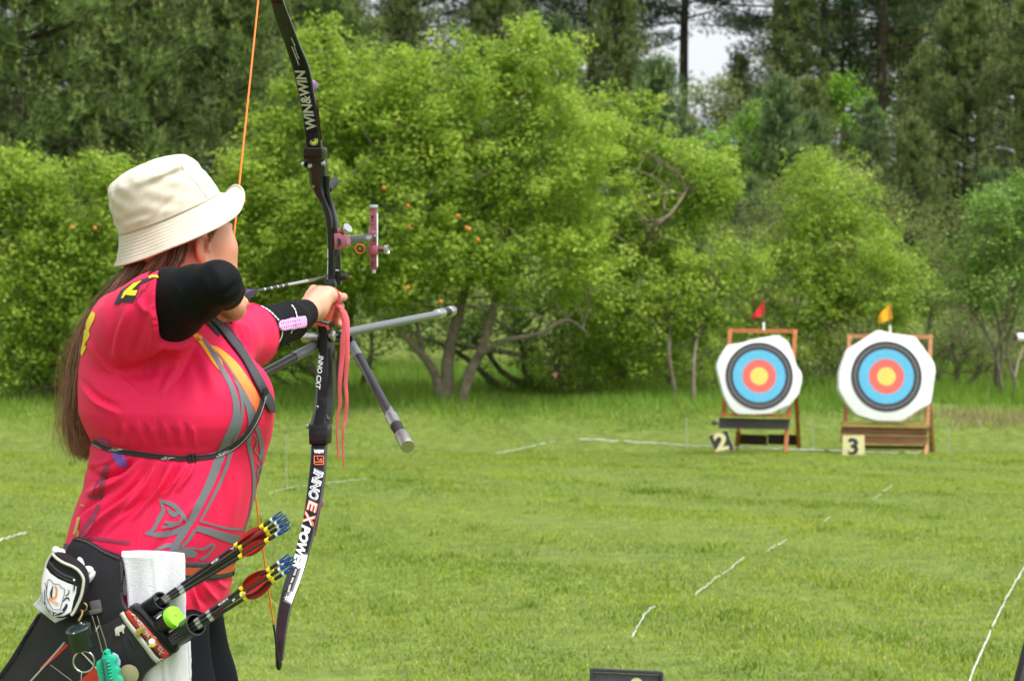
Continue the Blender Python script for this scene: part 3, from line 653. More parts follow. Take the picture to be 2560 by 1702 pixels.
# torso outline, photo px: (y, x back, x front, half depth m)
TOR = [(715, 330, 470, .10), (745, 275, 505, .16), (775, 252, 525, .170), (805, 232, 545, .160), (836, 220, 575, .148), (870, 212, 596, .142), (926, 204, 628, .158), (960, 204, 645, .176), (992, 206, 659, .190),
       (1030, 208, 675, .198), (1060, 219, 681, .195), (1090, 233, 678, .183), (1113, 234, 671, .171), (1147, 232, 661, .172), (1185, 222, 649, .181), (1216, 219, 641, .187), (1245, 207, 634, .192), (1285, 193, 624, .197), (1320, 184, 615, .20),
       (1350, 176, 603, .202), (1385, 162, 588, .202), (1420, 160, 578, .20), (1450, 165, 577, .20), (1480, 172, 572, .20), (1515, 180, 560, .20), (1560, 190, 550, .20)]
def torso_field(s, shrink=0.0, y0=690, y1=1540, ex=2.35, k=.03):
    A = np.array(TOR, dtype=float); zz = CZ+(HYP-A[:, 0])/FPX*T0
    xb = (A[:, 1]-CXP)/FPX*T0+shrink; xf = (A[:, 2]-CXP)/FPX*T0-shrink; hb = A[:, 3]-shrink
    o = np.argsort(zz); zz = zz[o]; xb = xb[o]; xf = xf[o]; hb = hb[o]
    zlo = CZ+(HYP-y1)/FPX*T0; zhi = CZ+(HYP-y0)/FPX*T0
    sl_, (X, Y, Z) = s.sub((xb.min()-.05, T0-.28, zlo-.03), (xf.max()+.05, T0+.28, zhi+.06))
    zz1 = Z[0, 0, :]; B = np.interp(zz1, zz, xb); Fr = np.interp(zz1, zz, xf); H = np.interp(zz1, zz, hb)
    cx = ((B+Fr)/2)[None, None, :]; a = ((Fr-B)/2)[None, None, :]; b = H[None, None, :]
    # chest is split in two softly: front narrows in depth
    u = (X-cx)/a; v = (Y-T0)/b
    bw = 1-.22*np.clip(u, 0, 1)**2
    r = (np.abs(u)**ex+np.abs(v/bw)**ex)**(1/ex)
    d = (r-1)*np.minimum(a, b)*.9
    d = np.maximum(d, np.maximum(zlo-Z, Z-zhi))
    s.put(sl_, d.astype(np.float32), k)
SHz = P(0, 745, T0).z
# joints --------------------------------------------------------------
R_sh, R_op, R_el, R_fm, R_wr = P(338, 800, 3.45), P(425, 762, 3.385), P(545, 709, 3.285), P(561, 726, 3.42), P(570, 754, 3.54)
L_sh, L_op, L_el, L_cf, L_wr = P(560, 850, 3.74), P(612, 842, 3.86), P(690, 815, 4.02), P(764, 782, 4.165), P(778, 775, 4.195)
# ---- body (skin) ----------------------------------------------------
HD = P(445, 600, 3.60); PHI = math.radians(40)
hf = Vector((math.sin(PHI), math.cos(PHI), .03)).normalized(); hu = Vector((0, 0, 1)); hr = hf.cross(hu).normalized(); hu = hr.cross(hf)
HR = Matrix((hr, hf, hu)).transposed()
def hp(x, y, z): return HD+HR@Vector((x, y, z))
s = SDF(HD-Vector((.14, .14, .17)), HD+Vector((.14, .14, .12)), .0024)
RR = [list(r) for r in HR]
s.ell(hp(-.004, -.014, .022), (.068, .084, .072), .02, RR)          # cranium
s.ell(hp(0, .03, -.03), (.060, .062, .078), .025, RR)          # face
s.ell(hp(0, .045, -.085), (.034, .035, .028), .025, RR)        # chin
for sx in (1, -1):
    s.cone(hp(sx*.058, -.005, -.045), hp(sx*.030, .058, -.092), .020, .014, .03)      # jaw
    s.ell(hp(sx*.048, .062, -.018), (.024, .024, .020), .02, RR)                       # cheekbone
    s.ell(hp(sx*.035, .072, -.052), (.025, .02, .026), .02, RR)                        # cheek
    s.ell(hp(sx*.047, .052, -.045), (.026, .034, .046), .02, RR)
    s.ell(hp(sx*.032, .082, .026), (.020, .008, .007), .010, RR)                       # brow
    s.ell(hp(sx*.032, .096, .006), (.015, .010, .008), .004, RR, sgn=-1)               # eye socket
    s.ell(hp(sx*.031, .080, .006), (.0135, .0125, .0115), .003, RR)                    # eyeball under lids
    s.cone(hp(sx*.012, .100, -.028), hp(sx*.011, .094, -.026), .008, .008, .006)       # nostril wings
    # ear
    s.ell(hp(sx*.050, .052, -.004), (.022, .032, .034), .02, RR)
s.cone(hp(0, .088, .014), hp(0, .108, -.022), .009, .011, .01)   # nose
s.ell(hp(0, .108, -.026), (.011, .010, .009), .008, RR)
s.cone(hp(-.016, .089, -.052), hp(.016, .089, -.052), .007, .007, .006)   # upper lip
s.cone(hp(-.013, .088, -.063), hp(.013, .088, -.063), .008, .008, .006)
s.cone(hp(-.022, .098, -.0575), hp(.022, .098, -.0575), .0012, .0012, .002)
s.cone(hp(0, -.02, -.05), P(440, 745, 3.6), .055, .062, .03)       # neck
for sx in (1, -1):
    e = hp(sx*.0825, -.016, -.012); ER = [list(r) for r in (HR@Matrix.Rotation(sx*.45, 3, 'Z')@Matrix.Rotation(-.15, 3, 'X'))]
    s.ell(e, (.0095, .020, .032), .004, ER); s.ell(e+hr*sx*.0105+hf*.004-hu*.002, (.0125, .0105, .017), .001, ER, sgn=-1)
    s.cone(e+hr*sx*.004+hf*.012-hu*.010, e+hr*sx*.002+hf*.014+hu*.004, .005, .004, .004)
    s.ell(e+hf*.006-hu*.029, (.006, .009, .010), .005, RR)
bodyV, bodyQ = s.mesh(1)
parts_ = [(bodyV, bodyQ)]
# trunk and limbs under the clothes
s = SDF((P(150, 0, T0).x-.05, 3.15, -.02), (-.32, 4.25, 1.5), .011)
torso_field(s, .022, 720, 1540)
s.cone(P(440, 745, 3.6), P(400, 800, 3.6), .06, .09, .04)
s.chain([R_sh, R_op, R_el], [.040, .042, .020], .02); s.chain([R_el, R_fm, R_wr], [.020, .022, .021], .01)
s.chain([L_sh, L_op, L_el], [.050, .044, .036], .02); s.chain([L_el, L_cf, L_wr], [.036, .021, .020], .01)
HIPX = P(370, 0, T0).x
def legs(s, g_=0.0, foot=True):
    for dy in (-.105, .105):
        hip = (HIPX+.01, T0+dy*.75, .88); kn = (HIPX+.06, T0+dy*1.35, .47); an = (HIPX+.03, T0+dy*1.7, .09)
        s.chain([hip, (HIPX+.045, T0+dy*1.1, .70), kn], [.098+g_, .088+g_, .058+g_], .03); s.chain([kn, (HIPX+.03, T0+dy*1.5, .32), an], [.058+g_, .056+g_, .036+g_], .02)
legs(s)
for dy in (-.105, .105):
    s.cone((HIPX+.02, T0+dy*1.7, .05), (HIPX+.17, T0+dy*1.75, .035), .036, .028, .02)
parts_.append(s.mesh(1))
# bow hand (left)
def fine(lo, hi, h=.0024): return SDF(lo, hi, h)
s = fine(P(740, 835, 4.12)-Vector((.01, .0, .01)), P(880, 690, 4.42)+Vector((.01, .0, .01)))
s.cone(P(766, 782, 4.165), P(784, 768, 4.21), .0235, .0265, .01, flat=((0, 1, .3), .9))
s.cone(P(784, 766, 4.215), P(797, 745, 4.25), .0275, .024, .012)
s.cone(P(788, 762, 4.22), P(786, 728, 4.275), .019, .0135, .012)
s.cone(P(790, 772, 4.22), P(781, 752, 4.27), .022, .016, .012)
s.cone(P(790, 766, 4.215), P(822, 739, 4.235), .0215, .0165, .014)      # thenar
s.cone(P(788, 742, 4.24), P(822, 736, 4.245), .019, .0145, .014)
s.chain([P(822, 738, 4.24), P(842, 742, 4.28), P(857, 744, 4.315)], [.0145, .0110, .0092], .008)   # thumb
s.ell(P(860, 742, 4.315), (.0075, .009, .008), .004)
FI = [([(784, 726, 4.285), (794, 742, 4.352), (832, 753, 4.36), (852, 766, 4.325)], .0100), ([(777, 743, 4.28), (786, 758, 4.352), (830, 773, 4.365), (850, 788, 4.33)], .0102),
      ([(775, 762, 4.275), (786, 776, 4.35), (828, 789, 4.36), (847, 801, 4.33)], .0096), ([(778, 778, 4.265), (790, 791, 4.335), (824, 802, 4.35), (849, 812, 4.325)], .0086)]
for pts, r in FI: s.chain([P(*q) for q in pts], [r*1.2, r*1.08, r, r*.86], .005)
parts_.append(s.mesh(1))
# string hand (right)
s = fine(P(500, 820, 3.45)-Vector((.01, 0, .01)), P(640, 710, 3.72)+Vector((.01, 0, .01)))
s.cone(P(568, 752, 3.53), P(580, 766, 3.57), .0205, .020, .01)
s.cone(P(580, 766, 3.565), P(587, 767, 3.61), .020, .019, .012)
s.cone(P(590, 752, 3.60), P(588, 778, 3.60), .017, .016, .012)
s.chain([P(592, 754, 3.61), P(606, 757, 3.645), P(588, 744, 3.682), P(567, 745, 3.668)], [.0115, .0105, .0098, .0085], .004)
s.chain([P(590, 764, 3.615), P(599, 766, 3.66), P(586, 762, 3.688), P(566, 763, 3.672)], [.0115, .0105, .0098, .0085], .004)
s.chain([P(588, 779, 3.61), P(596, 782, 3.652), P(583, 778, 3.676), P(567, 777, 3.664)], [.0108, .0100, .0092, .008], .004)
s.chain([P(590, 780, 3.60), P(578, 791, 3.585), P(552, 795, 3.565), P(528, 791, 3.55)], [.0105, .0092, .0082, .0072], .004)       # little finger
s.chain([P(562, 768, 3.555), P(542, 771, 3.565), P(523, 775, 3.57)], [.0105, .0088, .0078], .006)                                   # thumb
parts_.append(s.mesh(1))
o = 0; VV = []; QQ = []
for v, q in parts_: VV.append(v); QQ.append(q+o); o += len(v)
VV = np.concatenate(VV); base_ = np.tile(np.array(srgb(214, 158, 132)), (len(VV), 1)); red_ = np.array(srgb(200, 108, 84))
for c, r in ((hp(.082, -.016, -.012), .034), (hp(-.082, -.016, -.012), .034), (hp(.03, -.05, -.07), .05), (hp(.055, .06, -.025), .030), (P(852, 790, 4.33), .03), (P(835, 770, 4.36), .03), (P(545, 797, 3.58), .04), (P(784, 726, 4.285), .012), (P(572, 790, 3.57), .03)):
    q = np.exp(-(np.linalg.norm(VV-np.array(c), axis=1)/r)**2)[:, None]*.6; base_ = base_*(1-q)+red_*q
npmesh('body', VV, np.concatenate(QQ), M_skin, ARCH, smooth=True, col=base_)
# nails of the bow thumb, ear stud, eyes
M_nail = mat('nail', (.72, .48, .42), .3)
M_steel = mat('polished_steel', (.62, .62, .62), .22, metal=1)
MB().sphere(hp(.089, -.006, -.043), .0026, n=10, m=6).build('ear_stud', M_steel, ARCH, smooth=True)
M_eye = mat('eye_dark', (.03, .018, .012), .15)
for sx in (1, -1): MB().sphere(hp(sx*.031, .0905, .006), .0052, n=10, m=6).build('eye', M_eye, ARCH, smooth=True)
# ---- arm sleeves ------------------------------------------------------
s = SDF((P(380, 0, 3.4).x-.05, 3.2, 1.30), (P(640, 0, 3.5).x+.02, 3.62, 1.50), .0045)
s.chain([R_op-(R_op-R_sh)*.30, R_op, P(490, 735, 3.33), R_el], [.054, .0622, .048, .0375], .012)
R_cf = P(566, 732, 3.48); s.chain([R_el, R_fm, R_cf], [.0375, .0325, .0285], .010)
V, Q = s.mesh(2)
# cut the sleeve at the wrist
wd = (R_cf-R_fm).normalized(); t_ = (V-np.array(R_cf))@np.array(wd); V = V-np.clip(t_, 0, None)[:, None]*np.array(wd)*.85
N = normals(V, Q)
V = folds(V, N, [([(505, 665), (530, 700), (535, 745)], 7, -.0008), ([(520, 655), (550, 690), (560, 735)], 6, .0007), ([(490, 800), (520, 762), (560, 745)], 6, -.0022), ([(470, 815), (505, 772), (550, 752)], 5, .0018), ([(430, 700), (450, 740), (440, 800)], 7, .0012), ([(595, 700), (575, 725), (545, 740)], 5, -.0018), ([(602, 715), (585, 738), (555, 750)], 4, .0014)])
sR = npmesh('arm_sleeve', V, Q, M_black, ARCH, smooth=True)
s = SDF((P(560, 0, 3.8).x-.05, 3.66, 1.28), (P(790, 0, 4.2).x+.02, 4.22, 1.46), .0045)
s.chain([L_sh, L_op, P(650, 828, 3.95), P(722, 803, 4.08), L_cf], [.056, .0525, .0485, .0395, .0290], .012)
V, Q = s.mesh(2); wd = (L_cf-L_el).normalized(); t_ = (V-np.array(L_cf))@np.array(wd); V = V-np.clip(t_, 0, None)[:, None]*np.array(wd)*.9
N = normals(V, Q)
V = folds(V, N, [([(722, 757), (728, 800), (712, 850)], 6, .0018), ([(735, 752), (742, 795), (730, 838)], 5, -.0015), ([(690, 765), (700, 815), (690, 865)], 8, .0012)])
sL = npmesh('arm_sleeve', V, Q, M_black, ARCH, smooth=True)
# ---- tights and shoes ---------------------------------------------------
s = SDF((HIPX-.25, T0-.3, .08), (HIPX+.26, T0+.3, 1.0), .009)
legs(s, .006); torso_field(s, .022, 1430, 1560, k=.03)
V, Q = s.mesh(2)
npmesh('tights', V, Q, mat('black_tights', (.004, .005, .008), .75, var=.2, scale=200, spec=.12), ARCH, smooth=True)
for dy in (-.105, .105):
    s = SDF((HIPX-.08, T0+dy*1.7-.07, -.01), (HIPX+.26, T0+dy*1.7+.08, .15), .006)
    s.cone((HIPX+.02, T0+dy*1.7, .055), (HIPX+.17, T0+dy*1.75, .045), .046, .040, .02); s.cone((HIPX+.02, T0+dy*1.7, .09), (HIPX+.02, T0+dy*1.7, .06), .044, .046, .02)
    V, Q = s.mesh(1); V[:, 2] = np.maximum(V[:, 2], .004)
    npmesh('shoe', V, Q, mat('dark_shoe', (.03, .03, .035), .6), ARCH, smooth=True)
# ---- shirt ---------------------------------------------------------------
s = SDF((P(150, 0, T0).x-.03, 3.25, P(0, 1550, T0).z), (P(700, 0, T0).x+.04, 4.0, P(0, 640, T0).z), .0052)
torso_field(s, 0, 742, 1532)
# right shoulder and sleeve: upper line of the shirt from the back to the sleeve opening
s.chain([P(333, 848, 3.47), P(360, 818, 3.435), P(400, 787, 3.40), P(470, 750, 3.35)], [.076, .075, .0710, .0655], .016)
s.chain([P(322, 822, 3.50), P(345, 818, 3.60), P(440, 812, 3.72), L_sh], [.060, .060, .058, .055], .03)
s.chain([L_sh, L_op, P(640, 832, 3.92)], [.062, .0585, .056], .03)
# under the arm
s.cone(P(330, 905, 3.49), P(400, 890, 3.50), .045, .045, .03)
# near bust
s.ell(P(560, 990, 3.50), (.085, .085, .075), .05); s.ell(P(560, 990, 3.66), (.085, .08, .075), .05)
# sleeve openings (planes) 
def cutplane(s, p, n_, lo, hi):
    n_ = Vector(n_).normalized(); sl_, (X, Y, Z) = s.sub(lo, hi)
    d = (X-p.x)*n_.x+(Y-p.y)*n_.y+(Z-p.z)*n_.z; s.f[sl_] = np.maximum(s.f[sl_], d.astype(np.float32))
axr = (R_el-R_op).normalized(); axr = Vector((axr.x, axr.y*1.0, axr.z*.75)).normalized()
cutplane(s, P(431, 760, 3.385), axr, (P(395, 0, 3.3).x, 3.2, P(0, 870, 3.385).z), (0, 3.50, P(0, 640, 3.3).z))
axl = (L_cf-L_op).normalized()
cutplane(s, P(620, 838, 3.88), axl, (P(560, 0, 3.8).x, 3.80, 1.2), (0, 4.1, 1.5))
V, Q = s.mesh(2); V, Q = subdiv(V, Q); V = lap(V, Q, .5); N = normals(V, Q)
st = []
# armpit and sleeve
st += [([(445, 868), (410, 900), (360, 925), (295, 930)], 15, -.013), ([(440, 890), (405, 945), (394, 985)], 8, -.0022), ([(458, 890), (427, 940), (402, 985)], 8, .0018), ([(475, 890), (450, 935), (412, 985)], 8, -.0018),
       ([(250, 880), (290, 925), (340, 965), (385, 987)], 7, -.0025), ([(255, 890), (300, 940), (350, 978)], 6, .002),
       ([(218, 850), (250, 900), (280, 935)], 6, .003), ([(205, 950), (240, 990), (300, 1020)], 8, -.004), ([(205, 965), (245, 1008), (300, 1035)], 7, .004),
       ([(330, 760), (300, 830), (290, 900)], 12, .004), ([(360, 765), (350, 830), (330, 900)], 9, -.003), ([(375, 760), (385, 820), (375, 890)], 8, .004), ([(310, 780), (285, 840), (275, 890)], 8, -.002), ([(345, 745), (362, 775), (372, 770)], 9, .004), 
       ([(495, 850), (470, 890), (452, 950), (445, 1010)], 13, -.0018), ([(485, 860), (520, 930), (545, 1000)], 13, .0016), ([(472, 880), (498, 945), (508, 1010)], 13, -.0016)]
# gathers above and below the strap
for i, x0 in enumerate(range(300, 500, 17)):
    st.append(([(x0, 1105+.08*(x0-300)), (x0-3, 1080), (x0-8, 1050+8*(i % 3))], 4.0, .0022 if i % 2 else -.0022))
for i, (x0, y0, x1, y1, x2, y2) in enumerate([(335, 1145, 290, 1180, 225, 1205), (352, 1148, 305, 1200, 225, 1240), (372, 1150, 330, 1215, 240, 1290), (392, 1152, 350, 1235, 250, 1330), (412, 1154, 370, 1240, 262, 1345),
                                          (430, 1155, 395, 1225, 330, 1300), (448, 1156, 420, 1210, 365, 1280), (466, 1156, 440, 1200, 400, 1250), (300, 1140, 270, 1160, 222, 1172), (485, 1156, 468, 1190, 440, 1230)]):
    st.append(([(x0, y0), (x1, y1), (x2, y2)], 5.5, .0060 if i % 2 else -.0060))
st += [([(222, 1176), (250, 1190), (290, 1180), (330, 1150)], 8, -.007), ([(222, 1160), (250, 1165), (300, 1145)], 7, .005), ([(215, 1235), (260, 1215), (300, 1180)], 8, .005),
       ([(205, 1350), (250, 1300), (320, 1245), (360, 1190)], 7, .005), ([(215, 1365), (280, 1300), (345, 1250), (390, 1180)], 7, -.005), ([(190, 1300), (235, 1250), (290, 1210)], 7, -.004), ([(198, 1335), (215, 1290), (240, 1262)], 6, .004),
       ([(430, 1330), (470, 1280), (500, 1250)], 9, .002), ([(350, 1390), (390, 1340), (420, 1290)], 9, .0025), ([(370, 1395), (420, 1345), (450, 1300)], 9, -.0025), ([(600, 1180), (590, 1250), (575, 1330)], 9, .0015), ([(550, 1160), (560, 1220), (555, 1290)], 8, -.0015),
       ([(500, 1440), (520, 1480), (545, 1500)], 6, .004), ([(490, 1450), (500, 1490), (520, 1515)], 6, -.004), ([(530, 1435), (550, 1460), (570, 1470)], 6, .003), ([(478, 1450), (485, 1490), (500, 1525)], 6, .003)]
# far sleeve
st = [(a_, b_, c_) for a_, b_, c_ in st]
st += [([(600, 800), (622, 830), (618, 880)], 6, .002), ([(590, 810), (605, 850), (610, 895)], 5, -.002)]
V = folds(V, N, st)
V = lap(V, Q, .45)
# strap pressed in
px, py = topx(V); STRAP = [(233, 1104), (262, 1118), (300, 1127), (350, 1135), (400, 1141), (450, 1145), (490, 1144), (530, 1139), (565, 1126), (595, 1106), (622, 1076), (640, 1045), (652, 1015), (660, 985)]
D, t, s_ = seg_profile(px, py, catmull(STRAP, 4)); V = V-N*(np.exp(-(D/11)**2)*.006*np.clip(-N[:, 1]*2+.5, 0, 1))[:, None]
SH = npmesh('shirt', V, Q, M_pink, ARCH, smooth=True)
def bvh(*objs):
    vs_ = []; fs = []
    for o in objs:
        n = len(vs_); W = wloc(o); vs_ += [v.co+W for v in o.data.vertices]; fs += [[i+n for i in p.vertices] for p in o.data.polygons]
    return BVHTree.FromPolygons(vs_, fs)
BV = bvh(SH); EYE = Vector((0, 0, CZ))
def onto(px, py, off=.0012, tree=None, d0=None, fall=None):
    """point of the surface seen at a photo pixel, lifted off along the normal"""
    tree = tree or BV
    dr = (P(px, py, 1.0)-EYE).normalized(); h = tree.ray_cast(EYE, dr)
    if h[0] is not None and h[1].dot(dr) > 0: h = (h[0], -h[1])
    if h[0] is None:
        q = P(px, py, fall or T0); n = tree.find_nearest(q); return n[0]+(q-n[0]).normalized()*0+n[1]*off
    return h[0]+h[1]*off
def drape_grid(L, Rr, name, m, parent, n=6, off=.0012, tree=None, smooth=True, thick=0, col=None, fall=None):
    """print or strap between two photo polylines L and Rr, laid on a surface"""
    L = np.array(L); Rr = np.array(Rr); k = len(L); V = []; Fq = []; Cc = []
    for i in range(k):
        for j in range(n+1):
            t = j/n; q = L[i]*(1-t)+Rr[i]*t; V.append(onto(q[0], q[1], off, tree, fall=fall))
            if col: Cc.append(col(i/(k-1), t))
    for i in range(k-1):
        for j in range(n):
            Fq.append((i*(n+1)+j, i*(n+1)+j+1, (i+1)*(n+1)+j+1, (i+1)*(n+1)+j))
    if thick:
        N0 = len(V); nn = normals(np.array(V), np.array(Fq)); s_ = 1 if np.mean(nn[:, 1]) < 0 else -1
        V2 = [Vector(v)-Vector(nn[i])*s_*thick for i, v in enumerate(V)]; V = V+V2
        Fq2 = [tuple(a+N0 for a in reversed(f)) for f in Fq]
        bd = [i*(n+1) for i in range(k)]+[(k-1)*(n+1)+j for j in range(1, n+1)]+[i*(n+1)+n for i in range(k-2, -1, -1)]+[j for j in range(n-1, 0, -1)]
        sd2 = [(bd[i], bd[(i+1) % len(bd)], bd[(i+1) % len(bd)]+N0, bd[i]+N0) for i in range(len(bd))]
        Fq = Fq+Fq2+sd2
    return npmesh(name, np.array([tuple(v) for v in V]), np.array(Fq), m, parent, smooth=smooth, col=np.array(Cc) if col else None)
def ribbon_px(pts, w_, n=5):
    """pts (x,y[,w]) centre line in photo px -> left and right edges"""
    A = catmull([(p[0], p[1], p[2] if len(p) > 2 else w_) for p in pts], n)
    T_ = np.gradient(A[:, :2], axis=0); T_ /= np.linalg.norm(T_, axis=1)[:, None]+1e-9; Nn = np.stack([T_[:, 1], -T_[:, 0]], -1)
    return A[:, :2]+Nn*A[:, 2:3]/2, A[:, :2]-Nn*A[:, 2:3]/2
def stripe(pts, w_, m, name='print', parent=None, off=.0012, tree=None, n=5, k=2, thick=0, fall=None):
    a, b = ribbon_px(pts, w_, n); return drape_grid(a, b, name, m, parent, k, off, tree, thick=thick, fall=fall)
def merge_objs(objs, name):
    """join several draped pieces of one print into one mesh object"""
    V = []; Fs = []; n = 0; par = objs[0].parent; m = objs[0].data.materials[0]
    W = wloc(objs[0])
    for o in objs:
        V += [tuple(v.co) for v in o.data.vertices]; Fs += [[i+n for i in p.vertices] for p in o.data.polygons]; n = len(V)
    me = bpy.data.meshes.new(name); me.from_pydata(V, [], Fs); me.materials.append(m); me.shade_smooth()
    for o in objs: d_ = o.data; bpy.data.objects.remove(o); bpy.data.meshes.remove(d_)
    return link(bpy.data.objects.new(name, me), par)
def refine2d(V, Fs, maxl):
    bm = bmesh.new(); vs_ = [bm.verts.new((a, b, 0)) for a, b in V]
    for f in Fs:
        try: bm.faces.new([vs_[i] for i in f])
        except ValueError: pass
    for _ in range(4):
        ed = [e for e in bm.edges if e.calc_length() > maxl]
        if not ed: break
        bmesh.ops.subdivide_edges(bm, edges=ed, cuts=1); bmesh.ops.triangulate(bm, faces=[f for f in bm.faces if len(f.verts) > 3])
    bm.verts.index_update(); out = [(v.co.x, v.co.y) for v in bm.verts], [[v.index for v in f.verts] for f in bm.faces]; bm.free(); return out
def poly_px(pts, m, name='print', parent=None, off=.0012, tree=None, maxl=9, fn=None, smooth=True, fall=None):
    tri = tessellate_polygon([[Vector((p[0], p[1], 0)) for p in pts]])
    V, Fs = refine2d([(p[0], p[1]) for p in pts], tri, maxl)
    W = [tuple(fn(a, b) if fn else onto(a, b, off, tree, fall=fall)) for a, b in V]
    return npmesh(name, np.array(W), np.array(Fs), m, parent, smooth=smooth)
def text_px(txt, a, b, h, m, name='lettering', parent=None, off=.0014, tree=None, bold=0, shear=0, fn=None, maxl=8, flipy=1, mirror=False):
    """text along the photo line a->b, cap height h px"""
    V, Fs = text_mesh(txt, bold, shear); w_ = V[:, 0].max(); V = V.copy()
    a = np.array(a, dtype=float); b = np.array(b, dtype=float); L = np.linalg.norm(b-a); u = (b-a)/L; v = np.array([u[1], -u[0]])*flipy
    q = a+np.outer(V[:, 0]/w_*L, u)+np.outer(V[:, 1]/.72*h, v)
    V2, F2 = refine2d(q, Fs, maxl)
    W = [tuple(fn(x, y) if fn else onto(x, y, off, tree)) for x, y in V2]
    return npmesh(name, np.array(W), np.array(F2), m, parent)
# ---- printed pattern of the shirt (sub-parts of the shirt) -----------------
g = []
g.append(stripe([(505, 845, 6), (530, 880, 11), (556, 925, 12), (578, 965, 13), (590, 1010, 17), (588, 1050, 20), (572, 1090, 22), (556, 1125, 22), (540, 1165, 22), (520, 1215, 20), (495, 1265, 19), (478, 1300, 18)], 12, M_grey, parent=SH))
g.append(stripe([(590, 950, 3), (602, 985, 8), (606, 1020, 8), (600, 1060, 9), (588, 1095, 9), (576, 1130, 10), (564, 1170, 9), (545, 1215, 8), (520, 1265, 7), (500, 1302, 6)], 9, M_grey, parent=SH))
g.append(stripe([(584, 950, 2), (600, 972, 9), (615, 1000, 13), (624, 1040, 11), (624, 1075, 10), (622, 1110, 11), (630, 1160, 8), (634, 1200, 8), (632, 1245, 8), (624, 1290, 8), (612, 1325, 8)], 9, M_grey, parent=SH))
g.append(stripe([(618, 990, 2), (628, 1020, 7), (634, 1050, 8), (646, 1085, 8), (652, 1120, 8), (650, 1150, 4)], 6, M_grey, parent=SH))
g.append(stripe([(646, 1065, 3), (654, 1100, 4), (657, 1130, 4), (652, 1170, 4), (645, 1210, 7), (638, 1250, 4)], 4, M_grey, parent=SH))
g.append(stripe([(516, 862, 2), (560, 905, 3), (600, 965, 3), (628, 1015, 3), (642, 1045, 3)], 3, M_grey, parent=SH))
g.append(stripe([(498, 1302, 5), (530, 1310, 5), (570, 1320, 6), (612, 1322, 5)], 5, M_grey, parent=SH))
g.append(stripe([(490, 1320, 14), (520, 1327, 17), (560, 1340, 21), (602, 1352, 24)], 18, M_grey, parent=SH))
g.append(stripe([(488, 1322, 8), (470, 1350, 8), (455, 1368, 6), (490, 1370, 5), (505, 1372, 7), (528, 1360, 6), (533, 1365, 6), (520, 1385, 7), (500, 1398, 8)], 7, M_grey, parent=SH))
g.append(stripe([(478, 1300, 14), (458, 1330, 18), (440, 1360, 18), (425, 1385, 16)], 16, M_grey, parent=SH))
g.append(stripe([(372, 1392, 8), (395, 1372, 9), (425, 1362, 10), (450, 1370, 6)], 9, M_grey, parent=SH))
g.append(stripe([(400, 1390, 12), (430, 1382, 16), (470, 1382, 22), (490, 1385, 14)], 16, M_grey, parent=SH))
# the leaf shaped emblem
g.append(stripe([(400, 1250, 6), (432, 1262, 12), (455, 1285, 11), (466, 1302, 6)], 10, M_grey, parent=SH))
g.append(stripe([(400, 1250, 6), (408, 1275, 9), (398, 1295, 12), (392, 1308, 9), (382, 1325, 10), (364, 1333, 6)], 10, M_grey, parent=SH))
g.append(stripe([(364, 1333, 6), (400, 1336, 13), (440, 1328, 14), (466, 1312, 8)], 12, M_grey, parent=SH))
g.append(stripe([(418, 1268, 3), (425, 1280, 10), (436, 1285, 14), (448, 1282, 5), (455, 1292, 5), (448, 1305, 6), (430, 1308, 9), (412, 1304, 6)], 6, M_grey, parent=SH))
g.append(stripe([(404, 1318, 5), (425, 1314, 7), (450, 1308, 5)], 6, M_grey, parent=SH))
# curls near the front edge
g.append(stripe([(634, 1085, 3), (642, 1098, 3), (640, 1112, 3), (636, 1125, 4), (646, 1138, 4), (650, 1150, 5)], 3, M_grey, parent=SH))
g.append(stripe([(640, 1155, 3), (648, 1165, 4), (642, 1180, 4), (645, 1192, 3)], 3, M_grey, parent=SH))
merge_objs(g, 'grey_stripe_print')
def ocol(u, t): a = np.array((.88, .40, .03)); b = np.array((.9, .13, .06)); return a*(1-u)+b*u
drape_grid(*[catmull(q, 6) for q in ([(472, 828), (500, 860), (530, 905), (548, 925)], [(500, 836), (530, 868), (556, 905), (552, 928)])], 'orange_print', M_orange_p, SH, 5, .0009, col=lambda u, t: np.array((.88, .38-.1*t, .02)))
drape_grid(*[catmull(q, 6) for q in ([(522, 862), (562, 902), (604, 965), (630, 1012), (645, 1045)], [(545, 868), (590, 905), (630, 960), (650, 1000), (652, 1040)])], 'orange_print', M_orange_p, SH, 6, .0009, col=lambda u, t: ocol(min(1, u*1.15), t))
# yellow back panel
drape_grid(*[catmull(q, 5) for q in ([(232, 778), (222, 794), (214, 815), (211, 835), (208, 855), (204, 872), (203, 884)], [(240, 785), (236, 800), (224, 825), (226, 838), (214, 860), (217, 868), (206, 890)])], 'yellow_print', M_yellow, SH, 4, .0012)
# letter block on the shoulder
poly_px([(286, 760), (302, 728), (330, 708), (372, 694), (398, 693), (378, 700), (352, 712), (346, 730), (335, 755), (318, 757), (302, 755), (297, 763)], M_blk_print, 'letter_print', SH, .0012)
poly_px([(305, 746), (312, 730), (335, 710), (356, 703), (340, 718), (331, 727), (346, 727), (341, 740), (330, 740), (316, 738), (310, 747)], M_yellow, 'letter_print', SH, .0022)
stripe([(374, 696, 5), (385, 692, 6), (395, 694, 4)], 5, M_yellow, 'letter_print', SH, .0022)
text_px('Fede', (346, 752), (362, 724), 9, M_blk_print, 'lettering', SH)
text_px('rac', (364, 728), (377, 706), 6, M_blk_print, 'lettering', SH)
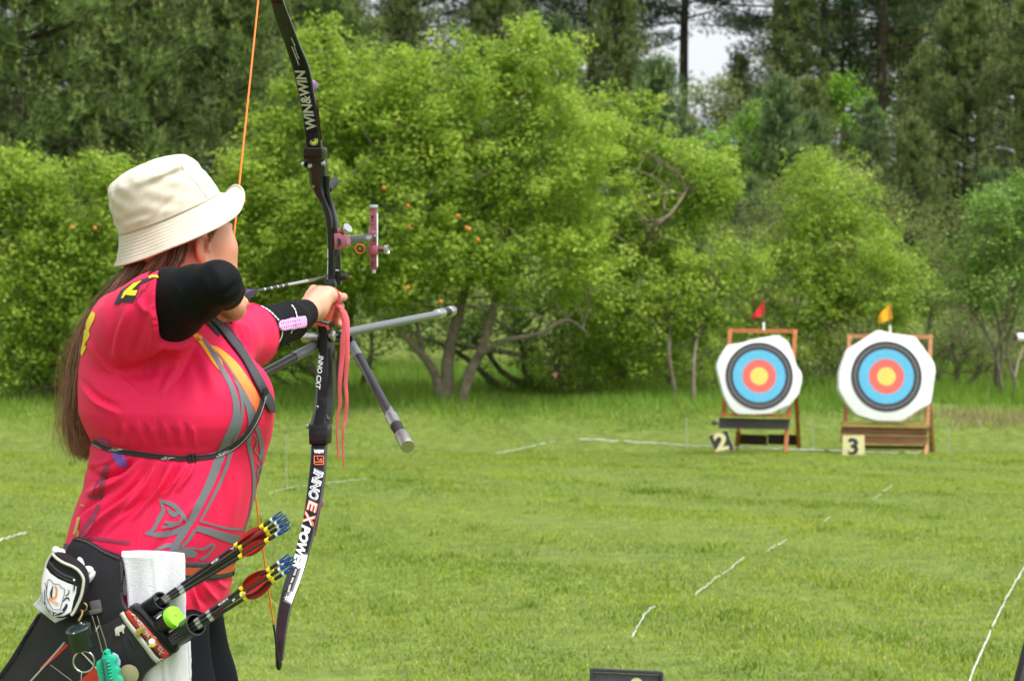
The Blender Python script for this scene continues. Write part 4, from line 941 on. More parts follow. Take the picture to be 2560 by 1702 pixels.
# faded motif on the side back
M_purple = mat('purple_print', (.20, .08, .42), .7); M_dkpink = mat('dark_red_print', (.26, .028, .07), .7)
g = [stripe([(282, 1125, 12), (292, 1142, 18), (308, 1165, 16)], 14, M_purple, parent=SH), stripe([(298, 1122, 6), (312, 1150, 8), (318, 1168, 6)], 6, M_purple, parent=SH), stripe([(246, 1095, 5), (262, 1100, 6), (275, 1106, 4)], 6, M_purple, parent=SH)]
merge_objs(g, 'purple_print')
g = [stripe([(270, 1160, 10), (262, 1185, 16), (248, 1210, 10)], 10, M_dkpink, parent=SH), stripe([(262, 1195, 6), (252, 1225, 14), (250, 1250, 8)], 9, M_dkpink, parent=SH), stripe([(222, 1238, 5), (236, 1243, 10), (254, 1240, 12)], 8, M_dkpink, parent=SH),
     stripe([(248, 1262, 10), (232, 1295, 16), (215, 1322, 20), (200, 1345, 8)], 12, M_dkpink, parent=SH), stripe([(218, 1344, 5), (250, 1347, 8), (290, 1353, 7), (325, 1357, 9)], 7, M_dkpink, parent=SH), stripe([(243, 1200, 3), (236, 1225, 4), (230, 1245, 3)], 4, M_dkpink, parent=SH)]
merge_objs(g, 'dark_red_print')
M_gold_p = mat('gold_print', (.6, .34, .08), .7)
g = [stripe([(198, 1292, 6), (194, 1312, 8), (186, 1335, 6)], 6, M_gold_p, parent=SH), stripe([(203, 1262, 4), (212, 1264, 3)], 4, M_gold_p, parent=SH), stripe([(186, 1325, 5), (196, 1328, 6), (194, 1340, 5)], 4, M_gold_p, parent=SH)]
merge_objs(g, 'gold_print')
# seams
M_seam = mat('seam_thread', (.80, .035, .11), .7)
g = [stripe([(378, 765), (376, 800), (382, 835), (400, 862)], 1.6, M_seam, parent=SH, off=.0009), stripe([(218, 846), (245, 890), (285, 935), (330, 968), (384, 988)], 1.6, M_seam, parent=SH, off=.0009), stripe([(384, 988), (386, 1040), (392, 1090), (394, 1125)], 1.6, M_seam, parent=SH, off=.0009),
     stripe([(384, 988), (410, 975), (430, 950), (448, 905)], 1.4, M_seam, parent=SH, off=.0009), stripe([(384, 1150), (378, 1200), (368, 1260), (350, 1340), (340, 1395)], 1.6, M_seam, parent=SH, off=.0009)]
merge_objs(g, 'seam')
# sleeve hem: a thin rolled edge
def plane_loop(p, n_, tree, r=.2, k=48):
    n_ = Vector(n_).normalized(); x = n_.orthogonal().normalized(); y = n_.cross(x); out = []
    for i in range(k):
        a = 2*math.pi*i/k; dr = x*math.cos(a)+y*math.sin(a); h = tree.ray_cast(p+dr*r, -dr)
        if h[0] is not None: out.append(h[0]+dr*.0008)
    return out
stripe([(436, 672), (416, 690), (402, 715), (399, 742), (404, 780), (416, 822), (428, 853)], 3.0, M_pink, 'hem', SH, .0016, None, 6, 2)
lp = plane_loop(P(620, 838, 3.88)-axl*.004, axl, BV, .12)
if len(lp) > 20: MB().tube(lp+[lp[0]], .0014, 6).build('hem', M_pink, SH, smooth=True)
# ---- black collar and chest guard ------------------------------------------
M_guard = mat('black_mesh_guard', (.035, .036, .042), .55, bump=.3, bscale=1500)
M_strap = mat('strap_webbing', (.018, .019, .022), .7, bump=.3, bscale=1500); M_piping = mat('grey_piping', (.42, .40, .36), .6)
drape_grid(*[catmull(q, 5) for q in ([(498, 795), (520, 815), (540, 836), (546, 843)], [(512, 780), (532, 805), (546, 828), (549, 838)])], 'collar', M_blk_print, SH, 4, .002)
CG = drape_grid(*[catmull(q, 6) for q in ([(505, 788), (535, 815), (575, 865), (605, 905), (632, 955), (655, 1000), (668, 1028)], [(545, 792), (575, 825), (604, 868), (622, 900), (652, 950), (676, 995), (683, 1030)])], 'chest_guard', M_guard, ARCH, 6, .006, thick=.003)
STR = drape_grid(*ribbon_px(STRAP, 15.5, 5), 'chest_strap', M_strap, ARCH, 4, .0035, thick=.0015)
BVS = bvh(SH, STR, CG)
for sgn in (-1, 1):
    a, b = ribbon_px(STRAP, 12.5, 5); c = a if sgn < 0 else b
    stripe([tuple(p) for p in c[::2]], 1.6, M_piping, 'piping', STR, .0006, BVS, 2, 1)
for (x, y, x2, y2, hh) in [(272, 1123, 306, 1128, 8), (402, 1144, 440, 1147, 8), (540, 1140, 575, 1127, 7)]:
    text_px('SF', (x, y+3), (x2, y2+3), hh, M_piping, 'lettering', STR, .0008, BVS, bold=.02, shear=.5)
def frame_at(px, py, tree=None, off=0):
    q = onto(px, py, off, tree); dr = (P(px, py, 1.0)-EYE).normalized(); h = (tree or BV).ray_cast(EYE, dr)
    n_ = h[1] if h[1] is not None else Vector((0, -1, 0)); n_ = n_.normalized(); up = Vector((0, 0, 1)); x = up.cross(n_).normalized() if abs(n_.z) < .99 else Vector((1, 0, 0)); y = n_.cross(x)
    return q, Matrix((x, y, n_)).transposed()
M_plastic = mat('black_plastic', (.015, .015, .017), .35)
q, R = frame_at(480, 1145, BVS); b_ = MB(); K = .00071
for dx in (-9, 0, 9): b_.box(q+R@Vector((dx*K, 0, .002)), 2.6*K, 21*K, .003, R, .0006)
for dy in (-10, 10): b_.box(q+R@Vector((0, dy*K, .0018)), 20*K, 2.6*K, .003, R, .0006)
b_.build('buckle', M_plastic, STR, smooth=True)
q, R = frame_at(662, 978, BVS); MB().lathe(q, R@Vector((0, 0, 1)), [(-.002, .007), (.003, .007), (.0045, .005)], 16).build('stud', M_plastic, STR, smooth=True)
# belt
M_belt = mat('dark_belt', (.03, .031, .035), .6, bump=.3, bscale=900); M_belt_o = mat('orange_belt_stripe', (.45, .075, .03), .6)
BL = [(158, 1372), (200, 1385), (290, 1404), (380, 1412), (450, 1418), (520, 1419), (560, 1414), (584, 1406)]
BLT = drape_grid(np.array(catmull(BL, 4))-[0, 16], np.array(catmull(BL, 4))+[0, 30], 'belt', M_belt, ARCH, 5, .004, thick=.002)
drape_grid(np.array(catmull(BL, 4))-[0, 3], np.array(catmull(BL, 4))+[0, 17], 'belt_stripe', M_belt_o, BLT, 3, .0052)
# armguard and its cords on the bow arm
BAL = bvh(sL)
M_lilac = mat('pink_plastic', (.70, .34, .66), .35, spec=.5)
AG = drape_grid(*[catmull(q, 5) for q in ([(694, 810), (698, 804), (720, 799), (745, 794), (756, 792), (760, 797)], [(695, 820), (700, 827), (722, 824), (748, 819), (758, 816), (761, 809)])], 'arm_guard', M_lilac, ARCH, 8, .0065, tree=BAL, thick=.005, fall=4.05)
ms_ = MB()
bag_ = bvh(AG)
for r_ in (0.28, .74):
    for i in range(9):
        t = .14+.8*i/9; L_ = np.array((694, 803))*(1-t)+np.array((757, 792))*t; R_ = np.array((696, 827))*(1-t)+np.array((761, 814))*t; c = L_*(1-r_)+R_*r_
        q, R = frame_at(c[0], c[1], bag_); ms_.box(q, .0032, .0022, .0012, R)
ms_.build('slot', mat('dark_slot', (.04, .02, .04), .8), AG)
g = []
for line in ([(653, 767), (668, 775), (682, 787), (695, 801)], [(704, 828), (703, 838), (699, 848), (694, 857)], [(728, 764), (736, 775), (741, 793)], [(730, 820), (726, 832)]):
    for i, seg in enumerate(np.array_split(catmull(line, 6), max(2, int(len(line)*1.6)))):
        if len(seg) > 1:
            e = seg[-1]+(seg[-1]-seg[-2])*.35; g.append(stripe([tuple(seg[0]), tuple(e)], 2.8, M_white, parent=AG, off=.002, tree=BAL, n=2, k=1))
merge_objs(g, 'cord')['kind'] = 'stuff'
MB().tube([P(712, 855, 4.04), P(722, 862, 4.03), P(730, 868, 4.03), P(729, 874, 4.03)], .0022, 6).build('cord_end', M_plastic, AG, smooth=True)
MB().tube([P(625, 897, 3.84), P(634, 905, 3.83), P(637, 915, 3.82), P(633, 925, 3.82), P(628, 928, 3.82)], .0015, 6).build('clip', M_plastic, CG, smooth=True)
# finger tab
MB().box(P(607, 728, 3.63), .010, .02, .014, Matrix.Rotation(.3, 3, 'Y'), .002).build('finger_tab', M_plastic, ARCH, smooth=True)
# ---- hat -------------------------------------------------------------------
HC = P(424, 534, 3.60); a22 = math.radians(22); hx = Vector((math.cos(a22), 0, math.sin(a22))); hz = Vector((-math.sin(a22), -.20, math.cos(a22))).normalized(); hz = (hz-hx*hz.dot(hx)).normalized(); hy = hz.cross(hx)
k_ = 3.60/FPX; NA = 220
def bump_(t, c, w_): d = (t-c+math.pi) % (2*math.pi)-math.pi; return math.exp(-(d/w_)**2)
prof = []   # (kind, s)
CR = catmull([(142, 2), (141, 40), (136, 68), (127, 92), (114, 109), (98, 119), (75, 124.5), (45, 129), (20, 133.5), (0, 136)], 7)[::-1]   # (height px, radius px) from the seam up, reversed later
CR = catmull([(0, 136), (20, 134), (45, 130), (70, 124.5), (92, 118), (106, 112), (112, 107), (119, 98), (126, 82), (132, 60), (136, 35), (137, 1)], 6)
rng_h = np.random.default_rng(3); 
def hat_pt(t, h, r, wr=1.0):
    # cloth wrinkles
    c, s_ = math.cos(t), math.sin(t)
    wv = 2.6*math.sin(3*t+h*.05)+2.4*math.sin(5*t-h*.07+1)+1.8*math.sin(9*t+h*.14)+1.5*math.sin(14*t+h*.11+2)+1.0*math.sin(23*t-h*.17)
    amp = wr*min(1, h/25)*(.9 if h > 0 else 0)
    dent = -9*math.exp(-((h-88)/9)**2)*bump_(t, -1.0, .5)+5*math.exp(-((h-104)/8)**2)*bump_(t, -1.2, .6)-5*math.exp(-((h-30)/9)**2)*bump_(t, -2.2, .35)+4*math.exp(-((h-16)/8)**2)*bump_(t, -2.0, .4)-4*math.exp(-((h-22-18*math.sin(t*4))/7)**2)*bump_(t, -1.5, .5)
    r2 = r+(wv*.45+dent)*amp; sh = -9*(h/142) if h > 0 else 0
    return HC+hx*((r2*c+sh)*k_)+hy*(r2*s_*k_*1.02)+hz*((h+wv*.3*amp)*k_)
rows = []
for h, r in CR[::-1]: rows.append([hat_pt(2*math.pi*i/NA, h, r) for i in range(NA)])
rows.append([hat_pt(2*math.pi*i/NA, 1.5, 134.2) for i in range(NA)])
crown_rows = len(rows)
V = [p for r in rows for p in r]; Fq = [(i*NA+j, i*NA+(j+1) % NA, (i+1)*NA+(j+1) % NA, (i+1)*NA+j) for i in range(len(rows)-1) for j in range(NA)]
HAT = npmesh('hat', np.array([tuple(v) for v in V]), np.array(Fq), M_hat, ARCH, smooth=True)
def brim_pt(t, u, off=0):
    fr = bump_(t, .30, .62); up = bump_(t, .55, .50)
    rr = 136.5+u*(40+14*fr)-6*math.sin(math.pi*u)*(1-up)*.6; hh = -u*(66-30*fr)+up*u*u*38
    wv = (1.2*math.sin(7*t)+.8*math.sin(11*t+1))*u*1.2; rip = .35*math.sin(u*2*math.pi*9)
    rr += wv+rip+off
    return HC+hx*(rr*math.cos(t)*k_)+hy*(rr*math.sin(t)*k_)+hz*((hh+wv*.3)*k_)
NB = 64; V = [brim_pt(2*math.pi*j/NA, i/NB) for i in range(NB+1) for j in range(NA)]+[brim_pt(2*math.pi*j/NA, i/NB, -2.6) for i in range(NB, -1, -1) for j in range(NA)]
nr = 2*(NB+1); Fq = [(i*NA+j, i*NA+(j+1) % NA, (i+1)*NA+(j+1) % NA, (i+1)*NA+j) for i in range(nr-1) for j in range(NA)]
BR = npmesh('brim', np.array([tuple(v) for v in V]), np.array(Fq), M_hat, HAT, smooth=True)
M_stitch = mat('stitching', (.42, .37, .28), .9)
MB().tube([hat_pt(2*math.pi*i/NA, .8, 136.4) for i in range(NA+1)], .0011, 5).build('seam', M_stitch, HAT, smooth=True)
ms_ = MB(); t0 = -.62
ms_.tube([hat_pt(t0-.10*(h/142), h, r+.6) for h, r in CR[2:50]], .0007, 5); 
ms_.tube([hat_pt(2*math.pi*i/NA, 110, 107.5) for i in range(NA+1)], .0008, 5); ms_.build('crown_seam', M_hat, HAT, smooth=True)
MB().tube([brim_pt(2*math.pi*i/NA, 1, -1) for i in range(NA+1)], .0022, 8).build('brim_edge', M_hat, HAT, smooth=True)
# ---- hair ---------------------------------------------------------------------
def hair_strands(n, guide, jit, wd, nseg=13, seed=1):
    q = np.random.default_rng(seed); Vs = []; Fs = []; Cs = []; k = 0
    tt = np.linspace(0, 1, nseg)
    for i in range(n):
        a = q.uniform(0, 1); b = q.uniform(-1, 1); pts = guide(a, b, q)
        C_ = catmull([tuple(p) for p in pts], 4); ii = np.linspace(0, len(C_)-1, nseg); C_ = np.stack([np.interp(ii, np.arange(len(C_)), C_[:, d]) for d in range(3)], -1)
        wob = q.normal(0, 1, 3); ph = q.uniform(0, 6.28); C_ += (np.sin(tt*q.uniform(4, 12)+ph)*tt)[:, None]*wob*jit
        ang = q.uniform(0, math.pi); sdv = np.array((math.cos(ang), math.sin(ang)*.6, 0.15))
        ww = wd*q.uniform(.6, 1.3)*(1-tt*.75)
        V = np.empty((nseg, 2, 3)); V[:, 0] = C_-sdv*ww[:, None]; V[:, 1] = C_+sdv*ww[:, None]
        Vs.append(V.reshape(-1, 3)); j = np.arange(nseg-1)*2+k; Fs.append(np.stack([j, j+1, j+3, j+2], -1)); k += nseg*2
        base = np.array([(.10, .050, .028), (.14, .075, .040), (.20, .115, .062), (.062, .032, .019)])[q.integers(0, 4)]*q.uniform(.8, 1.2)
        g_ = base[None, :]*(1+tt[:, None]*np.array([.9, .6, .35])); Cs.append(np.repeat(g_, 2, 0))
    return np.concatenate(Vs), np.concatenate(Fs), np.concatenate(Cs)
def guide(a, b, q):
    j = lambda s_: q.normal(0, s_)
    dep = 3.60+b*.075
    r = q.uniform(0, 1)**1.3      # how far out from the back
    tip = 1085+70*q.uniform(0, 1)**.6-30*abs(b)
    return [P(350+100*a, 600+20*a, 3.60+b*.05), P(325+128*a+j(3), 655+18*a, 3.60+b*.065), P(276+58*a-10*r+j(4), 738-10*r+j(3), 3.60+b*.08), P(232+16*a-22*r+j(4), 815+j(5), dep), P(208+12*a-20*r+j(4), 900+j(5), dep),
            P(202+12*a-26*r+j(4), 1000, dep), P(205+18*a-32*r+j(6), .5*(tip+1030), dep), P(214+30*a-36*r+j(8), tip, dep)]
v1 = hair_strands(3200, guide, .0035, .0011, seed=1)
def guide2(a, b, q):
    P_ = guide(a, b, q); off = abs(q.normal(0, 1.2))
    return [p+Vector((-.010*off*i/4, 0, .003*q.normal()*i/4)) for i, p in enumerate(P_)]
v2 = hair_strands(900, guide2, .014, .00042, seed=2)
def guide3(a, b, q):   # hair lying on the nape and behind the ear
    j = lambda s_: q.normal(0, s_)
    return [P(405+62*a, 590, 3.545+.03*b), P(400+62*a+j(3), 628, 3.54+.03*b), P(370+75*a+j(5), 665, 3.545+.04*b), P(340+60*a+j(8), 700, 3.56+.04*b), P(262+40*a+j(8), 742, 3.60+.05*b), P(214+10*a, 820, 3.62+.05*b)]
v3 = hair_strands(1300, guide3, .003, .0011, seed=3)
def guide4(a, b, q):
    j = lambda s_: q.normal(0, s_)
    return [P(512+34*a, 560-4*a, 3.528-.012*(1-a)), P(520+20*a+j(2), 572+j(2), 3.520-.010*(1-a)), P(522+8*a+j(2), 590+16*(1-a)+j(3), 3.517)]
v4 = hair_strands(240, guide4, .0012, .0008, seed=4)
V, Fq, Cc = merge([v1, v2, v3, v4])
HA = npmesh('hair', V, Fq, M_hair, ARCH, col=Cc, smooth=True)
# ------------------------------------------------------------------ the bow
M_limb = mat('gloss_black_limb', (.010, .010, .012), .2, coat=.5, var=.3, scale=60)
M_riser = mat('satin_black_riser', (.004, .004, .005), .28, coat=.25, spec=.4)
M_red_edge = mat('dark_red_edge', (.10, .012, .01), .3)
M_silver = mat('satin_silver', (.55, .55, .54), .3, metal=1)
M_rod = mat('grey_carbon_rod', (.13, .14, .15), .33, coat=.25)
M_rod_dk = mat('dark_carbon_rod', (.018, .019, .022), .35, coat=.2)
M_rubber = mat('black_rubber', (.015, .015, .016), .7)
M_coral = mat('coral_grip_tape', (.85, .12, .09), .7, var=.1, scale=120, bump=.3, bscale=600)
M_lace = mat('coral_lace', (.95, .15, .19), .75, var=.08, scale=400, bump=.3, bscale=1500)
M_orange_s = mat('orange_string', (.90, .20, .02), .6)
M_sightp = mat('pink_anodised', (.42, .13, .17), .32, metal=.75)
M_wtext = mat('silver_lettering', (.55, .56, .57), .4)
M_wtext2 = mat('white_lettering', (.82, .84, .86), .5)
BU = Vector((.137, .66, .066)).normalized(); BRt = Vector((.979, -.203, 0)); BUP = BRt.cross(BU).normalized()
DEP = np.array([(-140, 3.915), (-110, 3.93), (0, 3.99), (112, 4.08), (225, 4.165), (337, 4.235), (372, 4.25), (500, 4.275), (690, 4.285), (850, 4.285), (1000, 4.27), (1076, 4.25), (1111, 4.245), (1240, 4.175), (1380, 4.09), (1513, 4.0), (1600, 3.955), (1650, 3.94), (1700, 3.935)])
def bd(y): return float(np.interp(y, DEP[:, 0], DEP[:, 1]))
BOW = empty('recurve_bow', P(820, 760, 4.29), 'black recurve bow with white lettered limbs held by the archer at full draw', 'bow')
def slab(rows, m, name, parent, cham=.18, n=6, edge=None, smooth=True):
    """rows: (y, x left, x right, thickness m[, extra depth]) on the bow face"""
    A = catmull([(r[0], r[1], r[2], r[3], r[4] if len(r) > 4 else 0) for r in rows], n); vs_ = []; fs = []
    for y, xl, xr, t, e in A:
        d = bd(y)+e; w_ = xr-xl; c = cham
        for fx, ft in ((0, .3), (c, 0), (1-c, 0), (1, .3), (1, 1), (0, 1)):
            vs_.append(P(xl+w_*fx, y, d)+BU*(t*ft))
    k = 6; N = len(A)
    for i in range(N-1):
        for j in range(k): fs.append((i*k+j, i*k+(j+1) % k, (i+1)*k+(j+1) % k, (i+1)*k+j))
    fs += [tuple(range(k)), tuple((N-1)*k+j for j in range(k-1, -1, -1))]
    return MB().add(vs_, fs).build(name, m, parent, smooth=smooth, angle=28)
UL = slab([(-140, 640, 668, .006), (-110, 645, 672, .006), (0, 675, 706, .006), (56, 690, 727, .007), (112, 711, 748, .008), (168, 729, 771, .008), (225, 743, 782, .009), (281, 754, 792, .009), (337, 761, 799, .010), (372, 764, 803, .010)], M_limb, 'limb', BOW, .08)
UL['label'] = 'upper limb with silver lettering'
LL = slab([(1105, 777, 816, .010), (1150, 775, 814, .009), (1180, 772, 812, .009), (1240, 765, 805, .008), (1313, 754, 789, .008), (1380, 736.5, 772, .007), (1446, 713, 752, .006), (1513, 696.5, 728, .006), (1580, 688, 715, .006), (1630, 687, 708, .007), (1652, 688, 705, .008)], M_limb, 'limb', BOW, .08)
LL['label'] = 'lower limb with white and orange lettering'
MB().sphere(P(697, 1658, 3.945), .0065, .005, .0135, 12, 10).build('limb_tip', M_limb, LL, smooth=True)
for xs_, ys_, nm in (((789, 795, 801), (250, 300, 350), UL), ((812, 808, 800, 785), (1130, 1190, 1260, 1340), LL)):
    pts = [P(x+1, y, bd(y))+BU*.006 for x, y in zip(xs_, ys_)]; MB().tube(pts, .0016, 6).build('edge_band', M_red_edge, nm, smooth=True)
RS = slab([(388, 757, 806, .03), (415, 759, 808, .034), (432, 768, 808, .034), (460, 771, 808, .034), (485, 782, 812, .034), (505, 794, 820, .035), (535, 806, 830, .034), (572, 812, 835, .034), (616, 814, 838, .034), (665, 815, 838, .036), (700, 815, 838, .04), (712, 812, 840, .045)], M_riser, 'riser', BOW, .25)
RS['label'] = 'upper half of the riser'
RL = slab([(806, 786, 826, .03), (830, 788, 824, .03), (853, 794, 825, .032), (900, 791, 827, .034), (956, 787, 828, .036), (1015, 782, 827, .036), (1045, 776, 822, .034), (1066, 772, 820, .032)], M_riser, 'riser', BOW, .22)
RL['label'] = 'lower half of the riser'
slab([(369, 757, 806, .026, -.004), (374, 756, 807, .03, -.006), (392, 756, 807, .03, -.006), (398, 758, 806, .028, -.003)], M_riser, 'limb_pocket', BOW, .06, 3)
slab([(1062, 771, 820, .028, -.003), (1076, 769, 820, .03, -.006), (1106, 770, 819, .03, -.006), (1111, 772, 818, .026, -.003)], M_riser, 'limb_pocket', BOW, .06, 3)
# groove and second ridge of the riser
MB().tube([P(x, y, bd(y)+.012) for x, y in [(818, 440), (818, 480), (828, 520), (836, 560), (838, 600), (839, 640)]], .0055, 8).build('riser_rib', M_riser, RS, smooth=True)
MB().tube([P(x, y, bd(y)+.006) for x, y in [(824, 870), (826, 920), (824, 960), (816, 1000), (812, 1030), (820, 1050)]], .0045, 8).build('riser_rib', M_riser, RL, smooth=True)
def disc(px, py, r, m, name, par, d=None, axis=None, th=.003, n=16, off=0):
    d = d if d is not None else bd(py); ax = axis or -BU
    return MB().lathe(P(px, py, d)-BU*off, ax, [(-th, r), (th*.5, r), (th, r*.8)], n).build(name, m, par, smooth=True)
disc(775.5, 415, .0052, M_silver, 'bolt', RS, off=.001); disc(784, 467, .0035, mat('bronze', (.4, .25, .12), .35, metal=1), 'bolt', RS, off=.001)
disc(793, 1018, .0042, M_silver, 'bolt', RL, off=.002); disc(793, 1018, .002, M_plastic, 'hex_socket', RL, off=.0052, th=.0005)
for px, py, par in ((757, 412, RS), (809, 409, RS), (769, 1066, RL), (819, 1069, RL)):
    MB().lathe(P(px, py, bd(py)+.006), BRt*(1 if px > 790 else -1), [(-.004, .0058), (.0015, .0058), (.0028, .0042)], 14).build('limb_bolt', M_silver, par, smooth=True)
disc(784.5, 353, .0095, mat('yellow_sticker', (.62, .62, .05), .5), 'sticker', UL, off=.0006, th=.0004); disc(784.5, 353, .0085, mat('green_sticker', (.05, .3, .1), .5), 'sticker_ring', UL, off=.0012, th=.0002)
disc(784.5, 353, .0066, mat('yellow_print2', (.75, .65, .05), .5), 'sticker_disc', UL, off=.0016, th=.0002)
poly_px([(780, 350), (786, 347), (790, 351), (787, 354), (786, 360), (783, 357), (779, 356)], mat('blue_print', (.09, .08, .25), .5), 'sticker_figure', UL, fn=lambda x, y: P(x, y, bd(y))-BU*.0022)
# window plate, slot, shelf
b_ = MB(); b_.prism([P(x, y, 4.30) for x, y in [(832, 590), (846, 592), (850, 640), (851, 712), (834, 716)]], BU*.007); b_.build('sight_window', M_riser, RS, smooth=True, bevel=.001)
MB().prism([P(x, y, 4.297) for x, y in [(838, 640), (842, 634), (845, 642), (847, 668), (836, 668)]], BU*.002).build('slot', M_rubber, RS)
MB().prism([P(x, y, 4.262) for x, y in [(790, 713), (804, 713), (812, 708), (815, 698), (836, 698), (838, 716), (834, 721), (812, 722), (797, 718)]], BU*.016).build('arrow_shelf', M_riser, RS, smooth=True, bevel=.0022)
MB().box(P(843, 676, 4.29), .008, .004, .004, None, .0008).build('clicker', M_silver, RS)
MB().lathe(P(838, 691, 4.31), BRt, [(0, .0045), (.010, .0045), (.0105, .0055), (.0125, .0055)], 14).build('plunger', M_silver, RS, smooth=True)
MB().lathe(P(852, 692, 4.31), BRt, [(0, .006), (.002, .0078), (.013, .0078), (.015, .006)], 16).build('plunger_knob', M_rubber, RS, smooth=True)
MB().lathe(P(869, 692, 4.31), BRt, [(0, .0028), (.009, .0028), (.0095, .002)], 10).build('plunger_tip', mat('brass', (.3, .2, .12), .35, metal=1), RS, smooth=True)
MB().lathe(P(818, 475, 4.32), (P(838, 452, 4.45)-P(818, 475, 4.32)), [(0, .0095), (.12, .0095), (.135, .008), (.139, .003)], 18).build('foam_rod', M_rubber, BOW, smooth=True)
M_purp = mat('purple_rubber', (.22, .09, .32), .5)
MB().sphere(P(781, 216, 4.185), .0105, .005, .0135, 14, 10).build('limb_damper', M_purp, UL, smooth=True); MB().sphere(P(797, 1256, 4.185), .0105, .005, .0115, 14, 10).build('limb_damper', M_purp, LL, smooth=True)
# grip
GR = MB(); rows = [(716, 818, 838), (740, 816, 837), (762, 809, 838), (785, 798, 832), (803, 786, 827), (814, 787, 827)]
A = catmull([(*r,) for r in rows], 4); vs_ = []; n_ = 12
for y, xl, xr in A:
    c = P((xl+xr)/2, y, 4.303); w_ = (xr-xl)/2/FPX*4.3
    for k in range(n_): a = 2*math.pi*k/n_; vs_.append(c+BRt*(math.copysign(abs(math.cos(a))**.75, math.cos(a))*w_)+BU*(math.copysign(abs(math.sin(a))**.75, math.sin(a))*.019))
fs = [(i*n_+j, i*n_+(j+1) % n_, (i+1)*n_+(j+1) % n_, (i+1)*n_+j) for i in range(len(A)-1) for j in range(n_)]
GR.add(vs_, fs); GRO = GR.build('grip', M_coral, BOW, smooth=True, angle=60)
BG = bvh(GRO)
stripe([(784, 799), (800, 802), (815, 806), (829, 812)], 11, M_rubber, 'grip_band', GRO, .0012, BG, 3, 3, thick=.001, fall=4.29)
stripe([(785, 808), (797, 810), (812, 815), (822, 822)], 6.5, M_coral, 'grip_band', GRO, .0022, BG, 3, 3, thick=.001, fall=4.29)
MB().prism([P(812, 815, 4.278), P(818, 812, 4.278), P(824, 822, 4.276), P(820, 826, 4.276)], BU*.002).build('tape_tail', M_coral, GRO)
text_px('ARTENG', (789, 801.5), (823, 809), 5.5, M_wtext2, 'lettering', GRO, fn=lambda x, y: P(x, y, 4.274), bold=.02)
for (y0, y1) in ((770, 772), (784, 786)):
    stripe([(800, y0+6), (818, y0+2), (834, y0)], 1.6, mat('tape_edge', (.55, .06, .05), .8), 'tape_seam', GRO, .0008, BG, 2, 1, fall=4.29)
# lettering on the limbs and the riser
fnb = lambda x, y: P(x, y, bd(y))-BU*.0012
fnb2 = lambda x, y: P(x, y, bd(y))-BU*.0018
text_px('WIN&WIN', (791, 321), (761, 172), 25, M_grey, 'lettering', UL, fn=fnb, bold=.055, shear=.25)
text_px('WIN&WIN', (790.5, 320.5), (760.5, 172.5), 24, M_wtext, 'lettering', UL, fn=fnb2, bold=.022, shear=.25)
def dashes(segs, w_, m, par, fn):
    bb_ = MB()
    for (x0, y0), (x1, y1) in segs:
        L = math.hypot(x1-x0, y1-y0); n = max(1, int(L/2.6)); nx_, ny_ = -(y1-y0)/L*w_/2, (x1-x0)/L*w_/2
        for i in range(n):
            a = (i+.08)/n; b = (i+random.uniform(.6, .95))/n; p = (x0+(x1-x0)*a, y0+(y1-y0)*a); q = (x0+(x1-x0)*b, y0+(y1-y0)*b)
            bb_.add([fn(p[0]-nx_, p[1]-ny_), fn(q[0]-nx_, q[1]-ny_), fn(q[0]+nx_, q[1]+ny_), fn(p[0]+nx_, p[1]+ny_)], [(0, 1, 2, 3)])
    return bb_.build('small_print', m, par)
dashes([((728.5, 95), (738, 116)), ((736, 118), (741, 129)), ((740.5, 131), (748, 148)), ((730, 117), (748, 164))], 3, M_wtext, UL, fnb)
text_px('W&W', (785, 1132), (811, 1132), 9, M_wtext2, 'lettering', LL, fn=fnb, bold=.04)
M_org = mat('orange_lettering', (.75, .13, .03), .5)
g = []
for a, b in (((786, 1139), (809, 1139)), ((809, 1139), (809, 1160)), ((809, 1160), (786, 1160)), ((786, 1160), (786, 1139)), ((788, 1154), (807, 1154))):
    g.append(poly_px([(a[0]-1, a[1]-1), (b[0]+1, a[1]-1) if a[1] == b[1] else (a[0]+1, a[1]-1), (b[0]+1, b[1]+1), (a[0]-1, b[1]+1)], M_org, fn=fnb, parent=LL))
for x, y, w_, h_ in ((793, 1143, 3, 5), (801, 1145, 4, 3), (797, 1149, 7, 2), (804, 1150, 2, 3)): g.append(poly_px([(x, y), (x+w_, y), (x+w_, y+h_), (x, y+h_)], M_org, fn=fnb, parent=LL))
merge_objs(g, 'logo')
def limb_text(t, a, b, h, m, **k): return text_px(t, a, b, h, m, 'lettering', LL, fn=k.pop('fn', fnb), flipy=1, **k)
limb_text('INNO', (788, 1170), (771, 1246), 23, M_wtext2, bold=.05, shear=.25); limb_text('INNO', (788, 1171), (771, 1245), 22, M_limb, bold=-.018, shear=.25, fn=fnb2)
limb_text('E', (774, 1249), (767, 1276), 23, M_org, bold=.06, shear=.1); limb_text('E', (774, 1250), (767, 1275), 22, M_wtext, bold=.0, shear=.1, fn=fnb2)
limb_text('X', (766, 1275), (757, 1310), 26, M_org, bold=.06, shear=.2); limb_text('X', (766, 1277), (757, 1308), 24, M_wtext, bold=.0, shear=.2, fn=fnb2)
limb_text('POWER', (757, 1310), (731, 1418), 21, M_wtext2, bold=.05, shear=.2); limb_text('POWER', (757, 1311), (731, 1417), 20, M_wtext, bold=-.01, shear=.2, fn=fnb2)
dashes([((741, 1421), (735, 1438)), ((734, 1442), (728, 1456)), ((727, 1459), (721, 1479))], 4.5, M_wtext, LL, fnb)
limb_text('✱', (724, 1484), (717, 1504), 14, M_wtext2) if False else None
g = []
